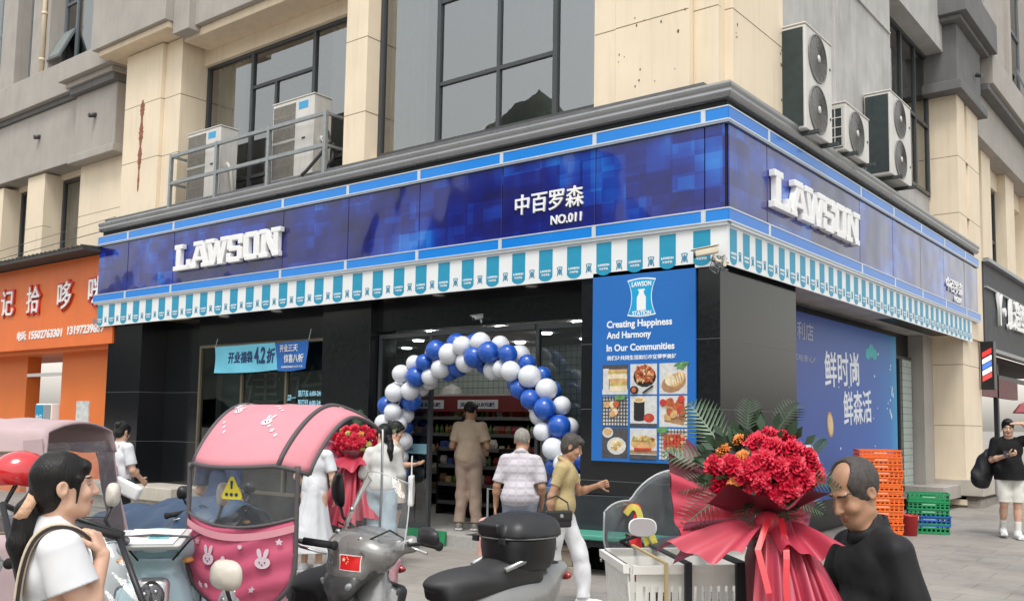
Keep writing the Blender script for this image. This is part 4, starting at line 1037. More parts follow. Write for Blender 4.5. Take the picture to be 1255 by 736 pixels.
BASE = dict(Lsh=(.17, .01, 1.38), Rsh=(-.17, .01, 1.38), Lel=(.215, .03, 1.10), Rel=(-.215, .03, 1.10), Lwr=(.225, -.03, .86), Rwr=(-.225, -.03, .86),
            Lhip=(.088, 0, .90), Rhip=(-.088, 0, .90), Lkn=(.095, -.015, .48), Rkn=(-.095, -.015, .48), Lan=(.095, .02, .085), Ran=(-.095, .02, .085))
def person(label, loc, rz, J=None, h=.0075, scale=1., skin=None, lean=0., twist=0., head=(0, 0, 0), hair=None, hair_m=None,
           girth=0., belly=0., top=None, bottom=None, shoes=None, socks=None, hands=None, feet=(0, 0), headfwd=0., eyes=False, armr=1., seed=0):
    j = dict(BASE); j.update(J or {})
    pel = Vector((0, 0, .93)); Tm = Matrix.Rotation(R(twist), 3, 'Z') @ Matrix.Rotation(R(lean), 3, 'X')
    def U(p): return pel + Tm @ (Vector(p)-pel)
    te = (R(lean), 0, R(twist))
    V_ = {q: Vector(v) for q, v in j.items()}
    t = T('person', label, 'person', loc, rz); t.scale = (scale,)*3
    skin = skin or skin_a
    hc = U((0, -.012-headfwd, 1.588)); nb = U((0, .012, 1.40))
    Hm = Tm @ Euler([R(a) for a in head]).to_matrix(); he = Hm.to_euler()
    H_ = lambda x, y, z: hc + Hm @ Vector((x, y, z))
    pts = list(V_.values())+[hc]
    lo = [min(p[i] for p in pts)-.28 for i in range(3)]; hi = [max(p[i] for p in pts)+.28 for i in range(3)]
    lo[2] = -.03; hi[2] = max(hi[2], hc.z+.17)
    def torso(f, e, k=.05):
        f.ell(U((0, .0, 1.27)), (.150+girth+e, .098+girth*.7+e, .17), te, k=k)
        f.ell(U((0, -.005-belly*.5, 1.08)), (.135+girth*1.1+e, .10+girth+belly*.6+e, .17), te, k=k)
        f.cone(V_['Lsh']*.85+U((0, .01, 1.36))*.15, V_['Rsh']*.85+U((0, .01, 1.36))*.15, .045+e*.5, .045+e*.5, k=k)
        for sd in 'LR': f.cone(U((0, .02, 1.43)), V_[sd+'sh']*.7+U((0, .015, 1.385))*.3, .045+e*.4, .04+e*.4, k=k)
    def hips(f, e, k=.04): f.ell((0, .012, .93), (.155+girth*.8+e, .102+girth*.7+belly*.3+e, .13), k=k)
    # ---- body
    f = SDF(lo, hi, h)
    torso(f, -.004); hips(f, -.004)
    f.cone(nb, U((0, -.005-headfwd*.6, 1.50)), .056, .05, k=.03); f.cone(nb, H_(0, .01, -.05), .052, .05, k=.02)
    # head
    f.ell(H_(0, .015, .03), (.077, .097, .098), he, k=.02); f.ell(H_(0, -.028, -.03), (.064, .07, .085), he, k=.02)
    f.ell(H_(0, -.062, -.092), (.034, .030, .024), he, k=.03); f.cone(H_(.045, -.01, -.075), H_(.025, -.06, -.09), .02, .018, k=.03); f.cone(H_(-.045, -.01, -.075), H_(-.025, -.06, -.09), .02, .018, k=.03)
    f.ell(H_(0, -.078, .030), (.052, .017, .012), he, k=.015)
    for sx in (-1, 1):
        f.ell(H_(sx*.031, -.098, .008), (.019, .016, .012), he, k=.012, op='sub')
        f.ell(H_(sx*.04, -.07, -.03), (.022, .02, .02), he, k=.02)
        f.ell(H_(sx*.078, .014, -.004), (.011, .021, .033), he, k=.006)
        f.ell(H_(sx*.086, .008, -.002), (.006, .011, .018), he, k=.006, op='sub')
    f.cone(H_(0, -.092, .014), H_(0, -.113, -.027), .009, .0125, k=.012); f.ell(H_(0, -.103, -.031), (.02, .011, .009), he, k=.008)
    f.ell(H_(0, -.094, -.058), (.024, .011, .0055), he, k=.005); f.ell(H_(0, -.092, -.068), (.020, .011, .006), he, k=.005)
    for sd in 'LR':
        sh, el, wr, hp, kn, an = (V_[sd+q] for q in ('sh', 'el', 'wr', 'hip', 'kn', 'an'))
        f.cone(sh, el, .050*armr, .039*armr, k=.03); f.cone(el, wr, .040*armr, .027*armr, k=.02); f.ell(el+(wr-el)*.3, (.041*armr,)*3, k=.03)
        f.cone(hp, kn, .082, .054, k=.03); f.cone(kn, an, .052, .036, k=.03); f.ell(kn+(an-kn)*.3+Vector((0, .018, 0)), (.046, .05, .10), k=.04)
        fa = R(feet[0 if sd == 'L' else 1]) if not isinstance(feet[0], tuple) else 0
        fd = Vector((math.sin(fa), -math.cos(fa), 0))
        f.cone(an+Vector((0, 0, -.03)), an+fd*.13+Vector((0, 0, -.055)), .036, .026, k=.02)
        hd = (hands or {}).get(sd, {})
        d = hd.get('d', tuple(wr-el)); pn = hd.get('pn', (-1 if sd == 'L' else 1, 0, 0))
        hand(f, wr, d, pn, hd.get('curl', .3), hd.get('s', .98), hd.get('side', 1), k=.006, thumb=hd.get('thumb', .6))
    iH = np.array(Hm.transposed())
    def pick(Cn):
        q = (Cn-np.array(hc)) @ iH.T
        lips = ((q[:, 0]/.026)**2+((q[:, 2]+.063)/.012)**2 < 1) & (q[:, 1] < -.085)
        brow = (np.abs(np.abs(q[:, 0])-.032) < .02) & (np.abs(q[:, 2]-.031) < .0035) & (q[:, 1] < -.06)
        return np.where(lips, 1, np.where(brow, 2, 0))
    body = f.build('body', [skin, lip_m, hair_m or hair_k], t, pick)
    if eyes:
        for sx in (-1, 1):
            k = MB(); k.sphere(H_(sx*.031, -.0765, .008), (.0115, .0125, .0075), 16, 12)
            k.mi = 1; k.sphere(H_(sx*.031, -.0828, .007), (.0075, .0062, .0065), 10, 8); k.build('eye', [eye_w, eye_d], t, smooth=True)
    # ---- hair
    if hair:
        hl = [hc[i]-.32 for i in range(3)]; hh = [hc[i]+.2 for i in range(3)]
        if hair == 'ponytail': hl[2] -= .2
        g = SDF(hl, hh, min(h, .006))
        g.ell(H_(0, .018, .038), (.087, .104, .100), he, k=.0)
        if hair in ('ponytail', 'bun'):
            g.ell(H_(0, .05, -.03), (.075, .06, .075), he, k=.02)
            g.ell(H_(0, -.070, .074), (.056, .020, .018), he, k=.03)
            g.ell(H_(0, -.12, -.045), (.066, .10, .095), he, k=.012, op='sub'); g.ell(H_(0, -.03, -.115), (.08, .065, .075), he, k=.012, op='sub')
            for sx in (-1, 1):
                g.ell(H_(sx*.085, .012, -.02), (.03, .024, .034), he, k=.008, op='sub')
                g.cone(H_(sx*.072, -.045, .03), H_(sx*.070, -.035, -.06), .012, .005, k=.015)
            if hair == 'ponytail':
                g.cone(H_(0, .095, -.03), H_(0, .125, -.075), .03, .034, k=.012); g.cone(H_(0, .125, -.08), H_(0, .14, -.20), .036, .043, k=.015); g.cone(H_(0, .14, -.2), H_(0, .135, -.31), .043, .018, k=.02)
            else: g.ell(H_(0, .105, .06), (.045, .04, .045), he, k=.01)
        elif hair in ('short', 'crop', 'bald', 'bob'):
            g.ell(H_(0, -.115, -.03), (.085, .075, .085), he, k=.01, op='sub')
            g.ell(H_(0, -.01, -.13), (.10, .09, .085), he, k=.01, op='sub')
            if hair == 'short': g.ell(H_(0, -.07, .095), (.062, .035, .03), he, k=.02)
            if hair == 'bob': g.ell(H_(0, .035, -.02), (.086, .075, .08), he, k=.02); g.ell(H_(0, -.07, .08), (.066, .038, .035), he, k=.02)
            for sx in (-1, 1): g.ell(H_(sx*.088, .008, -.012), (.02, .026, .036), he, k=.006, op='sub')
            if hair == 'bald':
                g.ell(H_(0, -.075, .115), (.066, .085, .075), he, k=.012, op='sub'); g.ell(H_(0, -.105, .04), (.10, .055, .07), he, k=.01, op='sub')
        g.noise(.0028, 60, seed, (1, 1, .35))
        g.build('hair', hair_m or hair_k, t)
    # ---- top
    if top:
        g = SDF(lo, hi, h); e = top.get('e', .016); L_ = top.get('sleeve', .6)
        torso(g, e, .04)
        hem = top.get('hem', .88)
        g.ell((0, .0, .99), (.150+girth+e+top.get('flare', 0), .11+girth*.9+belly*.6+e+top.get('flare', 0), .15), k=.05)
        if hem < .86:
            g.cone((0, .01, .95), (0, .01, hem-.05), .15+girth+top.get('flare', 0), .155+girth+top.get('flare', 0)*1.6, k=.05)
        ends = []
        for sd in 'LR':
            sh, el, wr = (V_[sd+q] for q in ('sh', 'el', 'wr'))
            r0 = top.get('sr', .062)*armr*.93
            l_ = L_ if not isinstance(L_, dict) else L_[sd]
            if l_ <= 1:
                pe = sh+(el-sh)*l_; g.cone(sh, pe+(el-sh).normalized()*.02, r0+e*.3, r0*.92+e*.4+top.get('puff', 0), k=.03)
            else:
                g.cone(sh, el, r0+e*.2, r0*.86+e*.2, k=.03); pe = el+(wr-el)*(l_-1); g.cone(el, pe+(wr-el).normalized()*.02, r0*.86+e*.2, r0*.66+e*.2, k=.02)
            ends.append((pe, (el-sh) if l_ <= 1 else (wr-el), sh, el))
        g.cone(U((0, .012, 1.40)), U((0, .005, 1.445)), .075, .062, k=.02)
        g.noise(top.get('wr', .008), 21, seed+1, (1, 1, .6))
        cut = SDF(lo, hi, h)  # neckline
        g.plane((0, 0, hem), (0, 0, -1))
        # sleeve ends cut by local half spaces
        for pe, dr, sh, el in ends:
            dr = dr.normalized(); sl, P = g._slc(np.array(pe)-.13, np.array(pe)+.13)
            if sl is None: continue
            q = P-np.array(pe); dist = q @ np.array(dr); rad = np.linalg.norm(q-dist[..., None]*np.array(dr), axis=-1)
            cutd = np.where((dist > 0) & (rad < .13), dist, -1.)
            body_side = np.linalg.norm(P[..., :2]-np.array((0, 0)), axis=-1) < top.get('keep', .0)
            g.d[sl] = np.where((dist > 0) & (rad < top.get('cutr', .085)) & ~body_side, np.maximum(g.d[sl], dist), g.d[sl])
        g.ell(U((0, -.03, 1.475)), (.062, .06, .05), te, k=.008, op='sub')
        mt = top['mat']; tp = g.build('shirt', mt, t, pick=top.get('pick'))
        if top.get('collar'):
            k = MB(); n = 20; rings = []
            for rr_, zz in ((.072, 1.415), (.068, 1.465), (.078, 1.462), (.086, 1.425)):
                rings.append([tuple(U((rr_*math.sin(a)*1.0, .008-rr_*math.cos(a)*.95-(.012 if abs(a) < .5 else 0), zz-.028*math.cos(a)))) for a in [.12+(2*math.pi-.24)*q/(n-1) for q in range(n)]])
            k.loft(rings, cap=False, closed=False); k.build('collar', top['collar'], t, smooth=True, solid=.006)
    # ---- bottom
    if bottom:
        g = SDF(lo, hi, h); kd = bottom['kind']; e = bottom.get('e', .014)
        hips(g, e*.6, .03); g.ell((0, .0, 1.0), (.138+girth+e*.4, .105+girth*.9+belly*.4+e*.3, .1), k=.03)
        zl = bottom.get('z', .09)
        if kd == 'skirt':
            fl = bottom.get('flare', .08)
            g.cone((0, .01, .96), (0, .01, zl-.04), .125+girth, .135+girth+fl, k=.04)
            g.noise(.012, 30, seed+3, (1, 1, .05))
        else:
            for sd in 'LR':
                hp, kn, an = (V_[sd+q] for q in ('hip', 'kn', 'an'))
                g.cone(hp, kn, .088+e*.6, .066+e, k=.03)
                if kd == 'trousers':
                    g.cone(kn, an, .064+e, bottom.get('cuff', .056)+e*.6, k=.03)
            g.noise(bottom.get('wr', .006), 20, seed+2, (1, 1, .8))
        if kd == 'trousers':
            for sd in 'LR':
                kn, an = V_[sd+'kn'], V_[sd+'an']; dr = (an-kn).normalized(); pe = an-dr*bottom.get('up', .0)
                sl, P = g._slc(np.array(pe)-.14, np.array(pe)+.14); dist = (P-np.array(pe)) @ np.array(dr); rad = np.linalg.norm((P-np.array(pe))-dist[..., None]*np.array(dr), axis=-1)
                g.d[sl] = np.where((dist > 0) & (rad < .12), np.maximum(g.d[sl], dist), g.d[sl])
        else: g.plane((0, 0, zl), (0, 0, -1))
        g.plane((0, 0, bottom.get('top', 1.04)), (0, 0, 1))
        g.build(kd, bottom['mat'], t)
    if socks:
        g = SDF(lo, hi, h)
        for sd in 'LR':
            kn, an = V_[sd+'kn'], V_[sd+'an']; dr = (kn-an).normalized(); g.cone(an-dr*.02, an+dr*socks[1], .044, .048, k=.0)
        g.build('socks', socks[0], t)
    if shoes:
        for sd in 'LR':
            an = V_[sd+'an']; fa = R(feet[0 if sd == 'L' else 1]); fd = Vector((math.sin(fa), -math.cos(fa), 0)); pz = an.z-.085
            g = SDF([an.x-.24, an.y-.26, pz-.01], [an.x+.24, an.y+.26, pz+.17], min(h, .006))
            c_ = Vector((an.x, an.y, pz)); ro = (0, 0, fa)
            g.cone(c_+Vector((0, 0, .10)), c_+Vector((0, 0, .06)), .05, .052, k=.02)
            g.ell(c_-fd*.02+Vector((0, 0, .05)), (.048, .07, .055), ro, k=.03); g.ell(c_+fd*.10+Vector((0, 0, .038)), (.052, .105, .042), ro, k=.03)
            g.box(c_+fd*.055+Vector((0, 0, .016)), (.05, .145, .018), .016, ro, k=.008)
            g.plane((0, 0, pz+.002), (0, 0, -1)); g.plane((0, 0, pz+.115), (0, 0, 1))
            zz = pz
            g.build('shoe', [shoes[0], shoes[1]], t, pick=lambda Cn, z_=zz: (Cn[:, 2] < z_+.03).astype(int))
    return t, dict(U=U, H=H_, J=V_, Hm=Hm, he=he)

def wrinkle(m, s_=9., st=.7):
    """soft folds of worn cloth"""
    n, l = m.node_tree.nodes, m.node_tree.links; p = n['Principled BSDF']; p.inputs['Specular IOR Level'].default_value = .2
    tc = n.new('ShaderNodeTexCoord'); mp = n.new('ShaderNodeMapping'); mp.inputs['Rotation'].default_value = (.5, .7, .3); mp.inputs['Scale'].default_value = (1, 1, .55); l.new(tc.outputs['Object'], mp.inputs[0])
    t = n.new('ShaderNodeTexNoise'); t.noise_type = 'RIDGED_MULTIFRACTAL'; t.inputs['Scale'].default_value = s_; t.inputs['Detail'].default_value = 3; t.inputs['Distortion'].default_value = .8; l.new(mp.outputs[0], t.inputs['Vector'])
    b = n.new('ShaderNodeBump'); b.inputs['Strength'].default_value = st; b.inputs['Distance'].default_value = .02; l.new(t.outputs['Fac'], b.inputs['Height'])
    if p.inputs['Normal'].links: l.new(p.inputs['Normal'].links[0].from_socket, b.inputs['Normal'])
    l.new(b.outputs[0], p.inputs['Normal']); return m
def fab(name, col, **k):
    if name in MATS: return MATS[name]
    return wrinkle(M(name, col, k.pop('rough', .85), var=k.pop('var', .06), vs=8, bump=k.pop('bump', .12), bs=k.pop('bs', 220), **k))
def striped(name, c0, c1, sc, axis=2, wd=.3, c2=None):
    m = bpy.data.materials.new(name); m.use_nodes = True; n, l = m.node_tree.nodes, m.node_tree.links; p = n['Principled BSDF']; p.inputs['Roughness'].default_value = .85
    tc = n.new('ShaderNodeTexCoord'); sx = n.new('ShaderNodeSeparateXYZ'); l.new(tc.outputs['Object'], sx.inputs[0]); cur = None
    for ax, s_, c_, w_ in ((axis, sc, c1, wd),)+(((0, sc*.8, c2, wd*.6),) if c2 else ()):
        q = n.new('ShaderNodeMath'); q.operation = 'MULTIPLY'; l.new(sx.outputs[ax], q.inputs[0]); q.inputs[1].default_value = s_
        fr = n.new('ShaderNodeMath'); fr.operation = 'FRACT'; l.new(q.outputs[0], fr.inputs[0])
        lt = n.new('ShaderNodeMath'); lt.operation = 'LESS_THAN'; l.new(fr.outputs[0], lt.inputs[0]); lt.inputs[1].default_value = w_
        mx = n.new('ShaderNodeMix'); mx.data_type = 'RGBA'; l.new(lt.outputs[0], mx.inputs[0])
        if cur is None: mx.inputs[6].default_value = (*c0, 1)
        else: l.new(cur, mx.inputs[6])
        mx.inputs[7].default_value = (*c_, 1); cur = mx.outputs[2]
    l.new(cur, p.inputs['Base Color']); return wrinkle(m)
white_shoe = M('white_shoe', (.70, .70, .70), .6); sole_w = M('white_sole', (.62, .61, .58), .6); grey_shoe = M('grey_shoe', (.22, .21, .19), .7, var=.4, vs=30); blue_shoe = M('navy_shoe', (.03, .045, .10), .7)

# man in the doorway, seen from behind
person('man in a beige T-shirt and tan trousers seen from behind in the doorway', (-4.52, .98, .155), FACE_IMG(168), scale=1.055, h=.008,
       J=dict(Lel=(.25, .0, 1.12), Rel=(-.25, .0, 1.12), Lwr=(.15, -.24, 1.10), Rwr=(-.15, -.24, 1.12), Lan=(.12, .02, .085), Ran=(-.12, .02, .085)),
       skin=skin_c, head=(18, 0, -14), hair='short', hair_m=hair_k, girth=.035, belly=.03, seed=3, feet=(14, -14),
       top=dict(mat=fab('beige_tshirt', (.48, .37, .27)), sleeve=.72, hem=.90, e=.02, sr=.07), bottom=dict(kind='trousers', mat=fab('tan_trousers', (.42, .31, .25)), e=.018, cuff=.07, up=.02, wr=.009),
       shoes=(grey_shoe, sole_w), hands=dict(L=dict(d=(-.5, -.6, .2), pn=(-.5, .3, .6), curl=.5), R=dict(d=(.5, -.6, .2), pn=(.5, .3, .6), curl=.5)))
# shop visitor half hidden behind the doorway man
person('person in a white top and black trousers half hidden behind the doorway man', (-5.25, 1.75, .15), FACE_IMG(120), scale=.97, h=.009,
       J=dict(Lwr=(.16, -.22, 1.08), Rwr=(-.16, -.2, 1.08)), skin=skin_a, head=(15, 0, 0), hair='bob', seed=5,
       top=dict(mat=fab('pale_blue_white_top', (.55, .58, .64)), sleeve=.7, hem=.86), bottom=dict(kind='trousers', mat=fab('black_trousers', (.012, .012, .014))), shoes=(grey_shoe, sole_w))
# elderly man in checked shirt with pink suitcase
plaid = striped('pale_lilac_check', (.52, .49, .52), (.40, .375, .42), 13, 2, .35, (.46, .435, .47))
person('grey-haired man in a pale checked shirt seen from behind, pulling a pink suitcase', (-1.50, -1.66, 0), FACE_IMG(172), scale=.945, h=.007, lean=7,
       J=dict(Lsh=(.175, -.03, 1.37), Rsh=(-.175, -.03, 1.37), Lel=(.25, .0, 1.10), Rel=(-.24, .02, 1.10), Lwr=(.27, -.06, .88), Rwr=(-.22, -.16, .92), Lan=(.12, .16, .09), Ran=(-.09, -.06, .085), Lkn=(.11, .02, .48)),
       skin=skin_c, head=(10, 0, -8), hair='bald', hair_m=hair_w, girth=.03, belly=.03, headfwd=.03, seed=8, feet=(8, -8),
       top=dict(mat=plaid, sleeve=.85, hem=.86, e=.02, sr=.068, flare=.01, collar=plaid), bottom=dict(kind='trousers', mat=fab('grey_blue_trousers', (.20, .22, .27)), cuff=.07),
       shoes=(blue_shoe, sole_w))
# walking woman
w_top = M('olive_beige_blouse', (.43, .335, .165), .85, var=.16, vs=45, bump=.15, bs=150)
wt, wi = person('woman in an olive beige short-sleeved blouse and white trousers striding to the right', (-.70, -2.06, 0), FACE_IMG(80), scale=.925, h=.0065, lean=6,
       J=dict(Lsh=(.155, -.06, 1.37), Rsh=(-.16, -.03, 1.37), Lel=(.22, -.16, 1.12), Lwr=(.14, -.37, 1.20), Rel=(-.21, .06, 1.10), Rwr=(-.22, .08, .86),
              Lkn=(.08, -.20, .50), Lan=(.06, -.24, .09), Rkn=(-.08, .06, .49), Ran=(-.09, .36, .13), Lhip=(.085, -.02, .90), Rhip=(-.085, .02, .90)),
       skin=skin_c, head=(16, 0, 8), hair='bob', hair_m=hair_g, seed=12, eyes=True, feet=(0, 0), armr=.92, headfwd=.025,
       top=dict(mat=w_top, sleeve=.62, hem=.86, e=.02, sr=.066, flare=.012, collar=w_top, wr=.007), bottom=dict(kind='trousers', mat=fab('white_trousers', (.62, .62, .64)), e=.016, cuff=.07, wr=.010, up=.01),
       shoes=(white_shoe, sole_w), hands=dict(L=dict(d=(-.1, -1, .25), pn=(-.9, .1, -.1), curl=1.05), R=dict(d=(0, .1, -1), pn=(1, 0, 0), curl=.5)))
# two women left of the door
person('woman in a white jacket and pale jeans with a low ponytail, left of the entrance', (-3.62, -1.55, 0), FACE_IMG(165), scale=.955, h=.0075,
       J=dict(Lel=(.24, .02, 1.11), Rel=(-.22, -.06, 1.12), Rwr=(-.12, -.24, 1.18), Lwr=(.2, -.16, .98)), skin=skin_b, head=(6, 0, 58), hair='ponytail', seed=15, feet=(5, -5),
       top=dict(mat=fab('white_jacket', (.58, .58, .56)), sleeve=1.85, hem=.88, e=.026, sr=.068, flare=.01), bottom=dict(kind='trousers', mat=fab('pale_jeans', (.36, .44, .49), var=.15), e=.03, cuff=.085), shoes=(white_shoe, sole_w))
person('woman in a cream long shirt and dark skirt looking at her phone beside the entrance', (-4.72, -.30, 0), FACE_IMG(92), scale=.975, h=.0075,
       J=dict(Lel=(.2, -.06, 1.12), Rel=(-.2, -.05, 1.12), Rwr=(-.10, -.26, 1.14), Lwr=(.12, -.27, 1.13), Lkn=(.08, -.04, .48), Ran=(-.09, .06, .09)), skin=skin_b, head=(22, 0, 0), hair='bun', seed=18, eyes=True,
       top=dict(mat=fab('cream_long_shirt', (.56, .48, .39)), sleeve=1.15, hem=.62, e=.022, sr=.066, flare=.02), bottom=dict(kind='skirt', mat=fab('black_skirt', (.012, .012, .014)), z=.53, flare=.0), shoes=(white_shoe, sole_w), socks=(M('white_sock', (.66, .65, .62), .9), .12),
       hands=dict(R=dict(d=(.3, -1, .1), pn=(0, .1, 1), curl=.35), L=dict(d=(-.3, -1, .1), pn=(0, .1, 1), curl=.35)))
# woman in white behind the windscreens
person('woman in a white T-shirt and long white skirt seen from behind beside a red bouquet', (-3.94, -2.27, 0), FACE_IMG(165), scale=.93, h=.0075,
       J=dict(Lel=(.25, -.02, 1.12), Rel=(-.24, .0, 1.11), Lwr=(.17, -.16, .96), Rwr=(-.22, -.1, .9)), skin=skin_b, head=(20, 0, 0), hair='ponytail', seed=22,
       top=dict(mat=fab('white_tshirt', (.62, .63, .66)), sleeve=.7, hem=.93, e=.02, sr=.066), bottom=dict(kind='skirt', mat=fab('white_skirt', (.58, .59, .62)), z=.25, flare=.16), shoes=(white_shoe, sole_w))
# woman by the left plinth
person('woman in a white top with a pale pink bag standing by the left stone plinth', (-6.66, -3.05, 0), FACE_IMG(150), scale=.945, h=.008,
       J=dict(Lel=(.22, .0, 1.10), Rel=(-.22, -.03, 1.10), Lwr=(.12, -.2, 1.08), Rwr=(-.2, -.18, .98)), skin=skin_b, head=(20, 0, 10), hair='bun', seed=24,
       top=dict(mat=fab('white_tshirt', (.62, .63, .66)), sleeve=.75, hem=.86), bottom=dict(kind='trousers', mat=fab('black_trousers', (.012, .012, .014))), shoes=(grey_shoe, sole_w))
# man in dark blue seen through the pink windscreen
person('man in a dark blue shirt standing behind the pink-hooded scooter', (-2.62, -4.40, 0), FACE_IMG(150), scale=.94, h=.008,
       J=dict(Lel=(.25, -.02, 1.12), Rel=(-.25, .0, 1.10), Lwr=(.17, -.2, 1.0), Rwr=(-.2, -.12, .9)), skin=skin_a, head=(26, 0, 0), hair='short', seed=27, headfwd=.04, lean=16,
       top=dict(mat=fab('dark_blue_shirt', (.03, .05, .10)), sleeve=.75, hem=.86, e=.02), bottom=dict(kind='trousers', mat=fab('black_trousers', (.012, .012, .014))), shoes=(grey_shoe, sole_w))
# man on the right shading his eyes
rt, ri = person('young man in a black T-shirt and white shorts shading his eyes with one hand', (1.50, 6.25, gz(6.25)), FACE_IMG(-14), scale=1.02, h=.007,
       J=dict(Lel=(.40, -.10, 1.42), Lwr=(.16, -.15, 1.655), Rel=(-.23, .0, 1.12), Rwr=(-.06, -.25, 1.20), Lsh=(.18, .0, 1.40), Lkn=(.09, -.06, .48), Lan=(.08, -.06, .085), Rkn=(-.09, -.05, .50), Ran=(-.08, .12, .12)),
       skin=skin_b, head=(8, 0, -10), hair='short', girth=.02, belly=.01, seed=30, eyes=True, feet=(4, -6),
       top=dict(mat=fab('black_tshirt', (.012, .012, .013), var=.1), sleeve=.78, hem=.84, e=.03, sr=.075, flare=.02, wr=.008), bottom=dict(kind='shorts', mat=fab('white_shorts', (.60, .59, .54)), z=.52, e=.035, wr=.009), shoes=(white_shoe, sole_w), socks=(M('white_sock', (.66, .65, .62), .9), .14),
       hands=dict(L=dict(d=(-1, -.05, .02), pn=(0, .3, -1), curl=.12, side=-1), R=dict(d=(.8, -.5, .2), pn=(.2, .4, .8), curl=.7)))
k = MB(); k.poly([(-.0, 0), (.02, .025), (.035, .0), (.05, .028), (.07, .012), (.055, -.012), (.04, -.004), (.03, -.02), (.012, -.018)], 0, .004)
# man with the bouquet
bm_shirt = fab('black_cotton_shirt', (.017, .017, .019), rough=.6, var=.15)
bt, bi = person('balding man in a black shirt standing behind the big red bouquet', (3.365, -5.745, 0), FACE_IMG(-80), scale=.912, h=.0055, lean=4,
       J=dict(Lsh=(.165, .0, 1.37), Rsh=(-.165, -.02, 1.37), Lel=(.215, .07, 1.09), Lwr=(.15, -.19, 1.01), Rel=(-.22, -.10, 1.12), Rwr=(-.12, -.34, 1.10)),
       skin=skin_c, head=(24, 0, 14), hair='bald', hair_m=hair_g, girth=.008, belly=.035, seed=33, eyes=False, headfwd=.025,
       top=dict(mat=bm_shirt, sleeve=1.93, hem=.82, e=.022, sr=.068, collar=bm_shirt, wr=.013, flare=.01), bottom=dict(kind='trousers', mat=fab('black_trousers', (.012, .012, .014))), shoes=(grey_shoe, sole_w),
       hands=dict(L=dict(d=(-.25, -1, -.35), pn=(-.6, 0, -.6), curl=.75), R=dict(d=(.2, -1, 0), pn=(.6, 0, -.4), curl=.7)))
# girl at the left edge
gt, gi = person('dark-haired girl in a white blouse with a low ponytail at the left edge', (1.20, -7.60, 0), FACE_IMG(122), scale=.905, h=.0048, lean=0,
       J=dict(Lsh=(.155, .01, 1.365), Rsh=(-.155, .0, 1.365), Rel=(-.20, -.09, 1.11), Rwr=(-.13, -.145, 1.34), Lel=(.20, .02, 1.10), Lwr=(.17, -.12, .92)),
       skin=skin_b, head=(-2, 0, 2), hair='ponytail', hair_m=hair_k, seed=36, eyes=True, armr=.94,
       top=dict(mat=fab('white_blouse', (.64, .64, .66), bump=.06, bs=200), sleeve=.52, hem=.86, e=.022, sr=.074, puff=.022, cutr=.125, wr=.008), bottom=dict(kind='skirt', mat=fab('grey_skirt', (.12, .12, .14)), z=.45), shoes=(white_shoe, sole_w),
       hands=dict(R=dict(d=(.30, .28, .75), pn=(.5, .8, -.1), curl=.7)))
